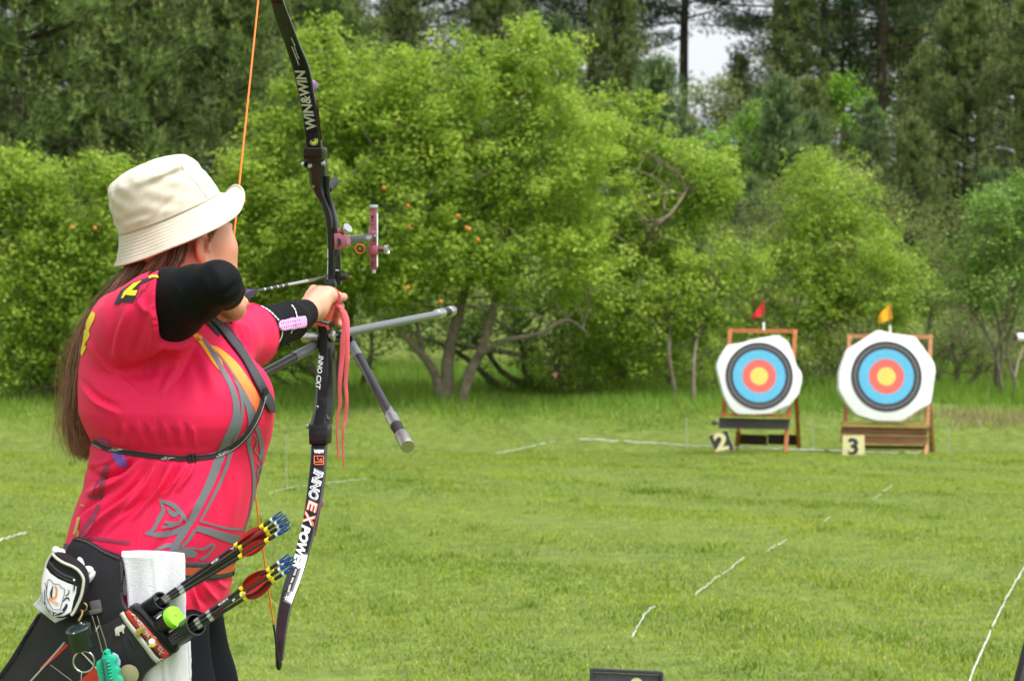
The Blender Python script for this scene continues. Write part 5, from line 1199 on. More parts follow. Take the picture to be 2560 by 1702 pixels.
for a in range(6): 
    an = a*math.pi/3+.3; c = (718, 1494); g.append(poly_px([(c[0]+math.cos(an)*2-math.sin(an)*1.2, c[1]+math.sin(an)*2+math.cos(an)*1.2), (c[0]+math.cos(an)*2+math.sin(an)*1.2, c[1]+math.sin(an)*2-math.cos(an)*1.2), (c[0]+math.cos(an)*9, c[1]+math.sin(an)*9)], M_wtext2, fn=fnb, parent=LL))
merge_objs(g, 'star_logo')
fnr = lambda x, y: P(x, y, bd(y))-BU*.0016
text_px('INNO CXT', (798, 888), (789, 972), 12, M_wtext2, 'lettering', RL, fn=fnr, bold=.02, shear=.2, flipy=1)
dashes([((819, 706), (819, 690)), ((819, 686), (820, 650)), ((820, 646), (820, 622))], 2.2, M_wtext, RS, fnr)
# string
def lp2(a, b, t): return a.lerp(b, t)
TIPU = P(658, -118, 3.935); TIPL = P(697, 1655, 3.94); NK = P(569, 745, 3.668)
MB().tube([TIPU, P(597, 478, 0).lerp(TIPU, 0) if False else lp2(TIPU, NK, .5), lp2(TIPU, NK, .93)], .0019, 8).build('string', M_orange_s, BOW, smooth=True)
MB().tube([lp2(NK, TIPL, .122), lp2(NK, TIPL, .5), lp2(NK, TIPL, .89)], .0016, 8).build('string', M_orange_s, BOW, smooth=True)
MB().tube([lp2(TIPU, NK, .928), NK, lp2(NK, TIPL, .124)], .0019, 8).build('serving', M_rubber, BOW, smooth=True)
MB().tube([lp2(NK, TIPL, .888), TIPL], .0020, 8).build('serving', M_rubber, BOW, smooth=True)
# sight
SG = empty('sight', P(866, 600, 4.31)-wloc(BOW)); SG.parent = BOW
SB = MB(); SB.prism([P(x, y, 4.285) for x, y in [(834.7, 583.5), (850.6, 583.5), (862, 592), (868, 601), (868, 615), (845.5, 624), (834.7, 624)]], BU*.03); SB.prism([P(x, y, 4.29) for x, y in [(839, 571), (852, 571), (852, 583), (839, 583)]], BU*.02); SBO = SB.build('mount', M_sightp, SG, smooth=True, bevel=.0008)
MB().prism([P(x, y, 4.2835) for x, y in [(843, 594), (852, 599), (853, 611), (844, 618.6)]], BU*.003).build('mount_inset', M_rubber, SG)
kn = Vector((.62, -.55, .56)).normalized(); MB().lathe(P(863, 577, 4.29), kn, [(-.012, .0035), (0, .0035), (.0005, .0112), (.002, .0120), (.010, .0120), (.0112, .0112), (.0112, .006)], 24).build('knob', M_silver, SG, smooth=True)
A_, B_ = P(862, 602, 4.31), P(936, 591.5, 4.555); dirb = (B_-A_).normalized()
SBAR = MB().bar(A_, B_, .008, .0160, up=BUP).build('extension_bar', M_rod_dk, SG, smooth=True, bevel=.0006)
tk = MB(); sx_ = dirb.cross(BUP).normalized()
if sx_.x < 0: sx_ = -sx_
for i in range(12): tk.box(A_.lerp(B_, .06+.048*i)+BUP*.0078-Vector((0, .0045, 0)), .0012, .0005, .003 if i % 3 else .005, Matrix((dirb, sx_, BUP)).transposed())
tk.build('scale', M_wtext2, SG)
tx = text_px('SHIBUYA', (914, 599), (930, 596), 8, M_wtext2, 'lettering', SG, fn=lambda x, y: P(x, y, 4.47))
VD = 4.552
VB = MB(); VB.box(P(934.5, 598, VD), .0155, .012, .138, Matrix((BRt, BU, Vector((0, 0, 1)))).transposed(), .001); VBO = VB.build('sight_bar', M_sightp, SG, smooth=True)
MB().box(P(943.5, 600, VD-.004), .0028, .008, .122, None).build('scale_strip', M_wtext2, SG)
MB().box(P(934, 518, VD), .0205, .017, .0095, None, .002).build('bar_cap', M_silver, SG, smooth=True); MB().lathe(P(935, 673, VD), (0, 0, -1), [(0, .0045), (.009, .0045), (.0095, .003)], 12).build('bar_end', M_silver, SG, smooth=True)
h_ = MB()
for y, r in ((541, .0026), (545, .0026), (553, .0017), (562, .0017), (622, .0017), (632, .0017), (642, .0017), (655, .0022), (660, .0022), (665, .0022)): h_.lathe(P(930.5, y, VD-.0075), (0, -1, 0), [(0, r), (.0012, r)], 10)
h_.build('hole', M_rubber, SG)
MB().box(P(930, 583, VD-.006), .018, .016, .011, None, .0015).build('clamp', M_sightp, SG, smooth=True); MB().lathe(P(937, 589.5, VD-.014), (0, -1, 0), [(0, .003), (.003, .0026)], 12).build('clamp_screw', M_silver, SG, smooth=True)
MB().lathe(P(925, 573, VD), (0, 0, 1), [(-.004, .0026), (.004, .0026)], 10).build('screw', M_silver, SG, smooth=True)
MB().box(P(933, 625.5, VD-.003), .0235, .018, .0205, None, .0018).build('carriage', M_sightp, SG, smooth=True)
MB().box(P(955, 624, VD), .017, .010, .012, None, .0012).build('carriage_arm', M_sightp, SG, smooth=True); MB().box(P(954, 626, VD-.006), .012, .004, .007, None, .001).build('carriage_block', M_rubber, SG, smooth=True)
MB().lathe(P(962, 624, VD), (.95, -.3, 0), [(0, .008), (.001, .0105), (.008, .011), (.0085, .0095), (.0065, .0085)], 22).build('windage_knob', M_silver, SG, smooth=True)
MB().lathe(P(970, 624, VD), (.95, -.3, 0), [(0, .0012), (.012, .0012)], 8).build('pin', M_silver, SG)
ac = P(900, 622.6, VD-.03); MB().ring(ac, BU, .0098, .0016, 32, 8).build('aperture_ring', mat('orange_plastic', (.85, .13, .02), .4), SG, smooth=True)
MB().ring(ac+BU*.001, BU, .0070, .0014, 28, 8).build('aperture_insert', M_rubber, SG, smooth=True); MB().tube([P(908, 614, VD-.03), P(913, 618, VD-.015), P(920, 621, VD-.006)], .0022, 8).build('aperture_rod', M_silver, SG, smooth=True)
MB().sphere(ac, .0012, n=8, m=6).build('sight_dot', mat('green_dot', (.3, .7, .1), .4), SG)
# stabilizers
MB().lathe(P(786, 843, 4.305), -BRt, [(-.01, .0095), (.0, .0100), (.006, .0100), (.0065, .009), (.013, .009), (.0135, .0100), (.026, .0100), (.028, .008)], 22).build('bushing', M_silver, BOW, smooth=True)
MB().lathe(P(817, 840, 4.30), BRt, [(0, .009), (.003, .0105), (.008, .0105), (.0085, .009), (.011, .009), (.0115, .0125), (.0165, .0125), (.018, .0105)], 22).build('bushing', M_silver, BOW, smooth=True)
VBr = MB(); VBr.cyl(P(815, 846, 4.33), P(880, 848, 4.43), .011, 18); VBr.box(P(874, 852, 4.42), .024, .04, .03, Matrix((BRt, BU, Vector((0, 0, 1)))).transposed(), .004)
VBr.box(P(790, 862, 4.335), .02, .03, .02, None, .004); VBr.build('v_bar', M_riser, BOW, smooth=True)
LS = MB().tube([P(850, 835, 4.34), P(857, 833, 4.35), P(1097, 784.5, 5.02)], [.006, .0098, .0092], 20).build('long_stabilizer', M_rod, BOW, smooth=True)
d_ = (P(1130, 777, 5.13)-P(1093, 785, 5.01)).normalized(); MB().lathe(P(1091, 785.5, 5.005), d_, [(0, .010), (.002, .0125), (.05, .0125), (.0505, .0105), (.058, .0105)], 24).build('weight', M_silver, LS, smooth=True)
MB().lathe(P(1091, 785.5, 5.005)+d_*.057, d_, [(0, .0108), (.04, .0108)], 24).build('weight_spacer', M_rubber, LS, smooth=True); MB().lathe(P(1091, 785.5, 5.005)+d_*.095, d_, [(0, .0125), (.001, .0133), (.04, .0133), (.043, .0115)], 24).build('weight', M_silver, LS, smooth=True)
dashes([((912, 822), (972, 810))], 6, mat('faint_print', (.16, .17, .18), .5), LS, lambda x, y: P(x, y, float(np.interp(x, [857, 1097], [4.335, 5.0]))-.012))
SR = MB().tube([P(742, 889, 4.235), P(640, 943, 4.03), P(590, 969, 3.94)], .0098, 20).build('side_rod', M_rod_dk, BOW, smooth=True)
MB().tube([P(800, 858, 4.33), P(738, 890.5, 4.23)], .0108, 20).build('rod_sleeve', M_rod, SR, smooth=True); MB().tube([P(740, 890, 4.232), P(732, 894, 4.215)], .0112, 20).build('rod_collar', M_rod, SR, smooth=True)
SR2 = MB().tube([P(896, 890, 4.36), P(988, 1060, 4.09)], [.0098, .0102], 22).build('side_rod', M_rod_dk, BOW, smooth=True)
MB().tube([P(876, 856, 4.42), P(898, 893, 4.355)], .0108, 20).build('rod_sleeve', M_rod, SR2, smooth=True)
e0, e1 = P(978, 1041, 4.12), P(1019, 1116, 4.0); d_ = (e1-e0).normalized(); L_ = (e1-e0).length
MB().lathe(e0-d_*.03, d_, [(0, .0112), (.034, .0116)], 22).build('rod_collar', M_rod, SR2, smooth=True)
MB().lathe(e0, d_, [(0, .0125), (.001, .0138), (L_*.32, .0138), (L_*.325, .0115)], 26).build('weight', M_silver, SR2, smooth=True)
MB().lathe(e0+d_*L_*.3, d_, [(0, .0118), (L_*.34, .0118)], 24).build('weight_spacer', M_rubber, SR2, smooth=True)
MB().lathe(e0+d_*L_*.62, d_, [(0, .0135), (.0012, .0145), (L_*.37, .0145), (L_*.385, .0138), (L_*.385, .0022), (L_*.37, .002)], 28).build('weight', mat('brushed_steel', (.50, .47, .44), .38, metal=1), SR2, smooth=True)
fns = lambda x, y: P(x, y, float(np.interp(y, [890, 1060], [4.36, 4.09]))-.0112)
g = [poly_px([(924, 944), (933, 942), (938, 950), (929, 952)], M_wtext2, parent=SR2, fn=fns), poly_px([(932, 956), (941, 954), (944, 959), (937, 962), (955, 989), (957, 992), (953, 992)], M_wtext2, parent=SR2, fn=fns), poly_px([(945, 962), (949, 968), (963, 992), (958, 992), (944, 968)], M_wtext, parent=SR2, fn=fns)]; merge_objs(g, 'lettering')
MB().tube([P(902+86*t-8.5, 905+150*t+3, 4.33-.25*t) for t in (0, .25, .5, .75)], .0013, 6).build('reflector_line', mat('maroon_line', (.22, .02, .04), .4), SR2, smooth=True)
# nocked arrow
AR = empty('arrow', P(700, 716, 3.98), 'nocked arrow with purple vanes drawn back behind the elbow', 'arrow')
a0, a1 = P(571, 741.5, 3.672), P(833, 689, 4.335)
MB().tube([a0, a1], .0028, 10).build('shaft', M_rod_dk, AR, smooth=True)
M_wrap = mat('silver_wrap', (.55, .57, .6), .35, metal=.6); MB().tube([a0.lerp(a1, .52), a0.lerp(a1, .72)], .00305, 10).build('wrap', M_wrap, AR, smooth=True); MB().tube([a0.lerp(a1, .72), a0.lerp(a1, .985)], .0030, 10).build('point', mat('dark_steel', (.25, .25, .27), .3, metal=1), AR, smooth=True)
for t in (.30, .36, .42, .47): MB().tube([a0.lerp(a1, t), a0.lerp(a1, t+.008)], .0031, 10).build('ring', M_wtext2, AR, smooth=True)
ad = (a1-a0).normalized(); ax_ = ad.cross(Vector((0, 0, 1))).normalized(); ay = ax_.cross(ad)
M_vane = mat('purple_vane', (.10, .05, .30), .35, trans=.3)
def vanes(c, ad, ax_, ay, L, h, m, par, name='vane', r=.0028, ang0=.5, th=.0004):
    for k in range(3):
        an = ang0+k*2*math.pi/3; dv = ax_*math.cos(an)+ay*math.sin(an); sv = ad.cross(dv)
        pf = [(0, 0), (.12, .55), (.3, .92), (.5, 1), (.72, .8), (.9, .4), (1, 0)]
        pts = [c+ad*(L*t)+dv*(r+h*q) for t, q in pf]+[c+ad*L+dv*r*.7, c+dv*r*.7]
        MB().prism([p-sv*th/2 for p in pts], sv*th).build(name, m, par)
vanes(a0+ad*.10, ad, ax_, ay, .060, .0075, M_vane, AR)
MB().tube([a0-ad*.008, a0+ad*.02], .0034, 8).build('nock', M_vane, AR, smooth=True)
# wrist sling
SL = empty('wrist_sling', P(848, 768, 4.28), 'coral lace sling knotted round the bow hand with two long hanging tails', 'sling')
def lace(pts, name, w0=.006, flat=.28): 
    A = catmull([(*P(x, y, d), w_) for x, y, d, w_ in pts], 6); MB().tube([Vector(a[:3]) for a in A], [a[3]/2 for a in A], 10, flat=flat, up=(0, 1, 0)).build(name, M_lace, SL, smooth=True)
lace([(826, 724, 4.25, .008), (838, 727, 4.245, .010), (846, 742, 4.25, .012), (845, 756, 4.255, .012), (838, 762, 4.262, .009)], 'loop')
lace([(826, 757, 4.265, .004), (836, 760, 4.258, .006), (846, 765, 4.255, .008)], 'loop')
MB().sphere(P(848, 768, 4.262), .0095, .006, .006, 12, 8, Matrix.Rotation(.5, 3, 'Y')).build('knot', M_lace, SL, smooth=True)
lace([(850, 768, 4.262, .010), (861, 784, 4.25, .012), (867, 805, 4.24, .013), (868, 839, 4.235, .011), (868, 897, 4.235, .0105), (864, 956, 4.24, .0090), (867, 1000, 4.24, .0085), (864, 1044, 4.245, .008), (858, 1073, 4.245, .006), (857, 1117, 4.25, .005), (859.6, 1166, 4.25, .004)], 'tail')
lace([(849, 770, 4.268, .009), (858, 790, 4.262, .011), (862, 815, 4.256, .012), (858, 850, 4.25, .013), (855, 897, 4.25, .011), (851, 940, 4.25, .010), (849, 971, 4.252, .008), (850, 1009, 4.255, .008), (845, 1035, 4.257, .006), (842, 1073, 4.26, .005), (844, 1117, 4.262, .0045), (846, 1148, 4.262, .004)], 'tail')
# ------------------------------------------------------------------ quiver, pouch, towel and what hangs there
M_nylon = mat('black_nylon', (.012, .012, .015), .6, var=.25, scale=25, bump=.25, bscale=900, spec=.25)
M_nylon2 = mat('charcoal_nylon', (.030, .028, .034), .55, var=.2, scale=20, bump=.2, bscale=900, spec=.3)
M_cream = mat('cream_piping', (.55, .53, .47), .6); M_redb = mat('red_band', (.62, .045, .03), .55, var=.12, scale=60)
M_towel = mat('white_terry', (.80, .80, .85), .95, var=.04, scale=120, bump=.35, bscale=520, sheen=.2)
M_ycloth = mat('white_cloth', (.74, .74, .80), .9, bump=.1, bscale=500)
QV = empty('quiver', P(330, 1500, 3.34), 'black hip quiver with red and cream band holding arrows on the archer\'s hip', 'quiver')
def pad(poly, d, th, m, name, par, bev=.006, front=None, smooth=True):
    """soft flat-sided body: photo outline at depth d, thickness th away from the camera; d may be a function"""
    f = d if callable(d) else (lambda x, y: d)
    return MB().prism([P(x, y, f(x, y)) for x, y in catmull(poly+[poly[0]], 4)[:-1]], Vector((0, th, 0))).build(name, m, par, smooth=smooth, angle=50, bevel=bev)
qd = lambda x, y: 3.318-(x-300)*.00012+(y-1500)*.00006
pad([(184, 1342), (215, 1350), (255, 1374), (298, 1392), (303, 1440), (304, 1500), (314, 1530), (270, 1560), (190, 1560), (140, 1530), (128, 1470), (146, 1410), (165, 1372)], lambda x, y: 3.345-(y-1342)*.00008, .02, M_nylon, 'belt_panel', QV, .004)
pad([(92, 1532), (150, 1520), (240, 1556), (305, 1530), (330, 1512), (352, 1522), (400, 1572), (440, 1616), (436, 1632), (395, 1658), (356, 1692), (330, 1745), (230, 1800), (40, 1830), (-90, 1830), (-60, 1760), (20, 1650)], qd, .06, M_nylon2, 'body', QV, .008)
QB = bvh(*[o for o in QV.children])
def qs(pts, w_, m, name, off=.0012, thick=.0, par=QV, tree=None, k=2): return stripe(pts, w_, m, name, par, off, tree or QB, 5, k, thick=thick, fall=3.33)
qs([(90, 1536), (60, 1585), (20, 1650), (-20, 1705)], 7, M_nylon, 'edge_binding', .001, .0015); qs([(303, 1405), (305, 1460), (306, 1500), (318, 1524)], 6, M_nylon2, 'edge_binding', .001, .001)
qs([(186, 1346), (220, 1356), (260, 1380), (298, 1397)], 5, M_nylon2, 'edge_binding', .001, .001)
qs([(250, 1560), (280, 1546), (310, 1526)], 4, M_nylon, 'edge_binding', .001, .001)
CRM = qs([(305, 1532, 11), (315, 1550, 11), (338, 1580, 12), (365, 1615, 12), (385, 1642, 12), (398, 1652, 12), (412, 1650, 8)], 12, M_cream, 'cream_trim', .0015, .002)
RED = qs([(317, 1527, 12), (330, 1543, 19), (352, 1566, 20), (380, 1598, 20), (405, 1628, 20), (418, 1640, 17)], 20, M_redb, 'red_trim', .0012, .0015, k=3)
COLR = qs([(334, 1519, 10), (352, 1527, 15), (372, 1548, 16), (398, 1580, 16), (424, 1611, 16), (436, 1628, 12)], 15, M_nylon, 'collar', .0015, .002)
RB = bvh(RED)
text_px('AXE', (329, 1533), (352, 1568), 9, M_cream, 'lettering', RED, .0008, RB, bold=.05); text_px('PILOT', (352, 1571), (402, 1628), 9, M_cream, 'lettering', RED, .0008, RB, bold=.04)
stripe([(397, 1622), (411, 1632)], 2.2, M_cream, 'cross_mark', RED, .001, RB, 2, 1); stripe([(407, 1619), (399, 1635)], 2.2, M_cream, 'cross_mark', RED, .001, RB, 2, 1)
QX = empty('x', (0, 0, 0)) if False else None
# tubes
def tube_open(a, b, r, m, name, par, wall=.0016):
    d = (b-a).normalized(); L = (b-a).length
    return MB().lathe(a, d, [(0, r), (L-.006, r), (L-.006, r+.0008), (L, r+.0008), (L, r-wall), (L-.05, r-wall), (L-.05, .0001)], 28).build(name, m, par, smooth=True)
tubes = []
for a, b, r in ((P(366, 1525, 3.345), P(404, 1500, 3.32), .0150), (P(384, 1574, 3.345), P(430, 1545, 3.305), .0168), (P(416, 1606, 3.345), P(490, 1560, 3.28), .0178)):
    tubes.append(tube_open(a, b, r, M_plastic, 'tube', QV))
for a, b in (((392, 1546), (414, 1529)), ((424, 1580), (446, 1563))):
    stripe([a, b], 3.2, M_wtext2, 'tube_gap_strip', QV, .001, bvh(*tubes), 2, 1)
tip = P(431, 1544, 3.303); dt = Vector((.72, -.50, .42)).normalized()
MB().lathe(tip, dt, [(-.004, .0155), (-.002, .0185), (.007, .0185), (.009, .017), (.009, .0022), (.007, .002)], 26).build('tube_cap', mat('lime_plastic', (.28, .72, .03), .4), QV, smooth=True)
# pocket details on the body
qs([(162, 1604), (140, 1630), (110, 1665), (60, 1720)], 4, M_cream, 'curved_piping', .0015, .001); qs([(176, 1612), (200, 1626), (240, 1668), (262, 1700)], 3, M_cream, 'curved_piping', .0015, .001)
poly_px([(165, 1608), (172, 1612), (140, 1642), (105, 1672), (100, 1668), (135, 1632)], M_redb, 'red_panel', QV, .001, QB)
poly_px([(196, 1702), (246, 1660), (262, 1700), (262, 1720), (190, 1730)], M_redb, 'red_panel', QV, .001, QB)
qs([(300, 1573), (300, 1590), (318, 1640), (324, 1652), (346, 1636)], 2, M_plastic, 'pocket_seam', .001); qs([(322, 1592), (332, 1608), (340, 1622)], 4, M_plastic, 'zip', .001, .0015); qs([(126, 1660), (180, 1700)], 1.5, M_cream, 'thread', .001)
# clip and buckle on the belt panel
b_ = MB(); b_.box(P(240, 1515, 3.325), .018, .008, .020, Matrix.Rotation(-.2, 3, 'Y'), .002); b_.box(P(238, 1528, 3.322), .020, .008, .008, Matrix.Rotation(-.2, 3, 'Y'), .002)
b_.build('buckle', mat('grey_plastic', (.10, .10, .11), .35), QV, smooth=True); MB().box(P(212, 1530, 3.325), .026, .006, .009, Matrix.Rotation(.25, 3, 'Y'), .0015).build('webbing_tab', M_nylon, QV, smooth=True)
MB().tube([P(x, y, 3.345) for x, y in [(215, 1410), (240, 1400), (268, 1397), (284, 1408), (284, 1425), (272, 1440), (250, 1450), (232, 1456), (216, 1450)]], .0012, 6).build('cord', M_plastic, QV, smooth=True)
MB().tube([P(x, y, 3.345) for x, y in [(214, 1418), (240, 1420), (256, 1430), (258, 1442), (246, 1452), (230, 1454)]], .0011, 6).build('cord', M_plastic, QV, smooth=True)
# pins, badge
M_gold = mat('gold_metal', (.72, .50, .20), .3, metal=1)
def pig(cx, cy, sz, m, label, rot=.25):
    pts = [(-1, .3), (-.95, -.35), (-.6, -.65), (0, -.72), (.45, -.8), (.75, -.95), (.8, -.65), (1.05, -.55), (1.0, -.3), (.75, -.1), (.6, .2), (.55, .75), (.3, .75), (.25, .3), (-.3, .35), (-.35, .95), (-.65, .95), (-.7, .45), (-.85, .9), (-1.05, .85)]
    c, s_ = math.cos(rot), math.sin(rot); q = onto(cx, cy, .002, bvh(*[o for o in QV.children if o.type == 'MESH'][:9]))
    pp = [q+Vector(((x*c+y*s_)*sz, 0, -(-x*s_+y*c)*sz)) for x, y in pts]
    o = MB().prism(pp, Vector((0, -.0018, 0))).build('animal_pin', m, None, smooth=True, bevel=.0004); return tag(o, label, 'pin badge', 'small pin badges on the quiver')
pig(302, 1573, .0092, M_cream, 'cream enamel animal shaped pin on the black side of the quiver')
pig(354, 1577, .0092, M_gold, 'gold animal shaped pin on the red band of the quiver')
q = P(381, 1603, 3.302); BDG = empty('round_badge', q, 'round gold rimmed badge with white centre on the red band of the quiver', 'pin badge', 'small pin badges on the quiver')
fx = Vector((-.1, -1, .1)).normalized()
MB().lathe(q, fx, [(0, .0092), (.002, .0096), (.003, .0088), (.003, .0001)], 26).build('rim', M_gold, BDG, smooth=True)
bx = fx.orthogonal().normalized(); by = fx.cross(bx)
for i, (a0_, a1_, m) in enumerate([(0, 2.0, mat('yellow_enamel', (.8, .55, .02), .3)), (2.0, 4.1, M_redb), (4.1, 6.283, mat('green_enamel', (.03, .07, .02), .3))]):
    n_ = 12; an = [a0_+(a1_-a0_)*k/n_ for k in range(n_+1)]; V = [q+fx*.0034+(bx*math.cos(a)+by*math.sin(a))*r for a in an for r in (.0052, .0084)]
    MB().add(V, [(2*k, 2*k+1, 2*k+3, 2*k+2) for k in range(n_)]).build('enamel', m, BDG)
MB().lathe(q+fx*.003, fx, [(0, .0054), (.001, .0054), (.0013, .0048)], 20).build('centre', M_wtext2, BDG, smooth=True)
b2 = empty('round_button', P(322, 1686, 3.312), 'large olive button badge at the lower edge of the quiver', 'pin badge', 'small pin badges on the quiver')
MB().lathe(P(322, 1686, 3.318), (0, -1, .1), [(0, .0165), (.002, .0172), (.004, .016), (.0055, .010), (.006, .0005)], 28).build('disc', mat('olive_button', (.26, .22, .12), .35), b2, smooth=True)
fb = lambda x, y: P(x, y, 3.3095)
g = [stripe([(306, 1688), (315, 1680), (326, 1677), (318, 1690), (322, 1698)], 2.2, mat('green_print', (.18, .36, .16), .5), fn_ if False else 'print', b2, .0005, bvh(*b2.children), 4, 1)]
g.append(stripe([(336, 1680), (341, 1690), (339, 1698)], 2.5, g[0].data.materials[0], 'print', b2, .0005, bvh(b2.children[0]), 4, 1)); merge_objs(g, 'print')
# ring, brass clasp, box
SRG = MB().ring(P(210, 1653, 3.300), (0, 1, .06), .0175, .0017, 40, 10).build('key_ring', M_steel, None, smooth=True); tag(SRG, 'large plain steel split ring hanging on the quiver', 'ring')
MB().tube([P(205, 1679, 3.30), P(203, 1692, 3.298), P(206, 1712, 3.298)], .0010, 6).build('ring_wire', M_steel, SRG, smooth=True)
for o in SRG.children: o.matrix_parent_inverse = Matrix.Identity(4)
CL = empty('brass_clasp', P(207, 1515, 3.30), 'small round brass snap clasp above the dark round box', 'clasp')
MB().ring(P(207, 1516, 3.305), (0, 1, 0), .0066, .0017, 28, 8).build('ring', M_gold, CL, smooth=True); MB().tube([P(206, 1525, 3.305), P(204, 1536, 3.303), P(199, 1546, 3.302), P(197, 1552, 3.30)], [.0022, .0026, .0030, .0016], 10).build('hook', M_gold, CL, smooth=True)
BX = empty('round_box', P(197, 1600, 3.285), 'dark green black rounded plastic box with domed lid hanging on the quiver', 'box')
M_gbox = mat('dark_green_plastic', (.010, .020, .020), .22, coat=.5)
def ell_prism(c, rx, ry, h, dn, m, name, par, dome=0, n=36):
    dn = Vector(dn).normalized(); x = Vector((1, 0, .30)).normalized(); y = dn.cross(x); V = []; pr = [(1, 0), (1, h)] if not dome else [(1, 0), (1.0, -h*.5), (.85, -h), (.01, -h*1.05)]
    for s_, t in pr:
        for k in range(n): a = 2*math.pi*k/n; V.append(c+x*(rx*s_*math.cos(a))+y*(ry*s_*math.sin(a))+dn*t)
    fs = [(i*n+k, i*n+(k+1) % n, (i+1)*n+(k+1) % n, (i+1)*n+k) for i in range(len(pr)-1) for k in range(n)]+[tuple(range(n)), tuple((len(pr)-1)*n+k for k in range(n))]
    return MB().add(V, fs).build(name, m, par, smooth=True, angle=50)
dn = Vector((.12, .42, -1))
ell_prism(P(196, 1572, 3.285), .0205, .0170, .034, dn, M_gbox, 'box_body', BX); ell_prism(P(196, 1571, 3.285), .0214, .0178, .004, dn, mat('dark_green_lid', (.02, .035, .04), .18, coat=.8), 'lid', BX, 1)
for x, y in ((203, 1557), (184, 1583)): MB().sphere(P(x, y, 3.268), .0017, n=10, m=6).build('rivet', M_steel, BX, smooth=True)
# beaded chain and rubber arrow puller
CH = MB()
for pts in ([(230, 1538), (240, 1570), (246, 1590), (256, 1628)], [(243, 1538), (252, 1570), (262, 1600), (268, 1626)], [(240, 1576), (247, 1562)]):
    A = [P(x, y, 3.30) for x, y in pts]; cm = catmull([tuple(a) for a in A], 14)
    CH.tube([Vector(c) for c in cm], [.0008 if i % 2 else .0012 for i in range(len(cm))], 6)
tag(CH.build('ball_chain', M_steel, None, smooth=True), 'thin looped steel ball chain holding the green rubber grip', 'chain')
GP = empty('arrow_puller', P(270, 1690, 3.29), 'ribbed turquoise green rubber arrow puller hanging on a chain', 'arrow puller')
M_teal = mat('teal_rubber', (.02, .42, .26), .5, spec=.3)
pad([(256, 1630), (262, 1624), (270, 1626), (274, 1636), (284, 1640), (290, 1648), (288, 1662), (297, 1674), (296, 1688), (304, 1700), (306, 1740), (276, 1750), (250, 1740), (246, 1700), (240, 1672), (240, 1655), (252, 1646)], 3.285, .02, M_teal, 'grip_body', GP, .004)
rb = MB()
for i in range(11): y = 1652+i*8.5; rb.tube([P(252+i*.9, y, 3.284), P(262+i*.9, y+1, 3.282)], .0016, 8); rb.tube([P(267+i*1.3, y+2, 3.283), P(275+i*1.4, y, 3.284)], .0016, 8)
rb.build('rib', M_teal, GP, smooth=True); MB().lathe(P(263, 1633, 3.286), (0, -1, 0), [(0, .002), (.001, .002)], 10).build('eyelet', M_rubber, GP)
MB().tube([P(258, 1646, 3.2825), P(266, 1690, 3.281), P(276, 1740, 3.283)], .0035, 8).build('groove', mat('teal_dark', (.01, .14, .09), .6), GP, smooth=True)
TK = MB(); TK.tube([P(x, y, 3.305) for x, y in [(280, 1634), (287, 1640), (293, 1655), (297, 1664)]], [.004, .006, .006, .003], 10)
tag(TK.build('charm', mat('pale_blue_charm', (.25, .33, .45), .4, var=.6, scale=90), None, smooth=True), 'tiny pale blue and cream charm behind the green rubber grip', 'charm')
# towel
TW = empty('towel', P(385, 1400, 3.35), 'white terry towel folded over the belt and hanging behind the quiver', 'towel')
def cloth(Lp, Rp, d, name, m, par, wav, th=.005, nx_=26, seed=0):
    L = catmull(Lp, 7); R_ = catmull(Rp, 7); q = np.random.default_rng(seed); k = min(len(L), len(R_)); V = []
    for i in range(k):
        for j in range(nx_+1):
            t = j/nx_; x, y = L[i]*(1-t)+R_[i]*t
            dd = (d(x, y) if callable(d) else d)+wav(t, i/(k-1)); e = q.normal(0, .5) if j in (0, nx_) or i in (0, k-1) else 0
            V.append(P(x+e, y+e, dd))
    Fq = [(i*(nx_+1)+j, i*(nx_+1)+j+1, (i+1)*(nx_+1)+j+1, (i+1)*(nx_+1)+j) for i in range(k-1) for j in range(nx_)]
    N0 = len(V); V2 = [v+Vector((0, th, 0)) for v in V]; bd_ = [i*(nx_+1) for i in range(k)]+[(k-1)*(nx_+1)+j for j in range(1, nx_+1)]+[i*(nx_+1)+nx_ for i in range(k-2, -1, -1)]+[j for j in range(nx_-1, 0, -1)]
    F2 = [tuple(a+N0 for a in reversed(f)) for f in Fq]; sd2 = [(bd_[i], bd_[(i+1) % len(bd_)], bd_[(i+1) % len(bd_)]+N0, bd_[i]+N0) for i in range(len(bd_))]
    return npmesh(name, np.array([tuple(v) for v in V+V2]), np.array(Fq+F2+sd2), m, par, smooth=True)
wv = lambda t, u: .004*math.sin(t*5+1+u*2)+.0025*math.sin(t*11+u*3)-.004*math.exp(-((t-.52)/.035)**2)*.8+.003*math.sin(u*9+t*3)
cloth([(304, 1390), (312, 1425), (318, 1480), (322, 1540), (340, 1620), (352, 1700), (356, 1780)], [(461, 1393), (462, 1440), (463, 1500), (464, 1560), (468, 1620), (471, 1700), (474, 1780)], lambda x, y: 3.345, 'front_layer', M_towel, TW, wv, .007, seed=1)
cloth([(300, 1436), (306, 1460), (310, 1487)], [(330, 1437), (330, 1460), (330, 1489)], 3.366, 'inner_fold', M_towel, TW, lambda t, u: .001*math.sin(t*6), .006, 6, seed=2)
cloth([(440, 1560), (446, 1630), (450, 1700), (452, 1780)], [(472, 1560), (476, 1630), (478, 1700), (480, 1780)], 3.372, 'back_layer', M_towel, TW, lambda t, u: .002*math.sin(t*6), .006, 8, seed=3)
tb = cloth([(305, 1386), (320, 1384)], [(461, 1389), (455, 1388)], 3.352, 'x', M_towel, TW, lambda t, u: 0, .02) if False else None
MB().tube([P(306, 1391, 3.362), P(350, 1389, 3.364), P(410, 1391, 3.364), P(459, 1396, 3.362)], .0095, 12).build('top_fold', M_towel, TW, smooth=True)
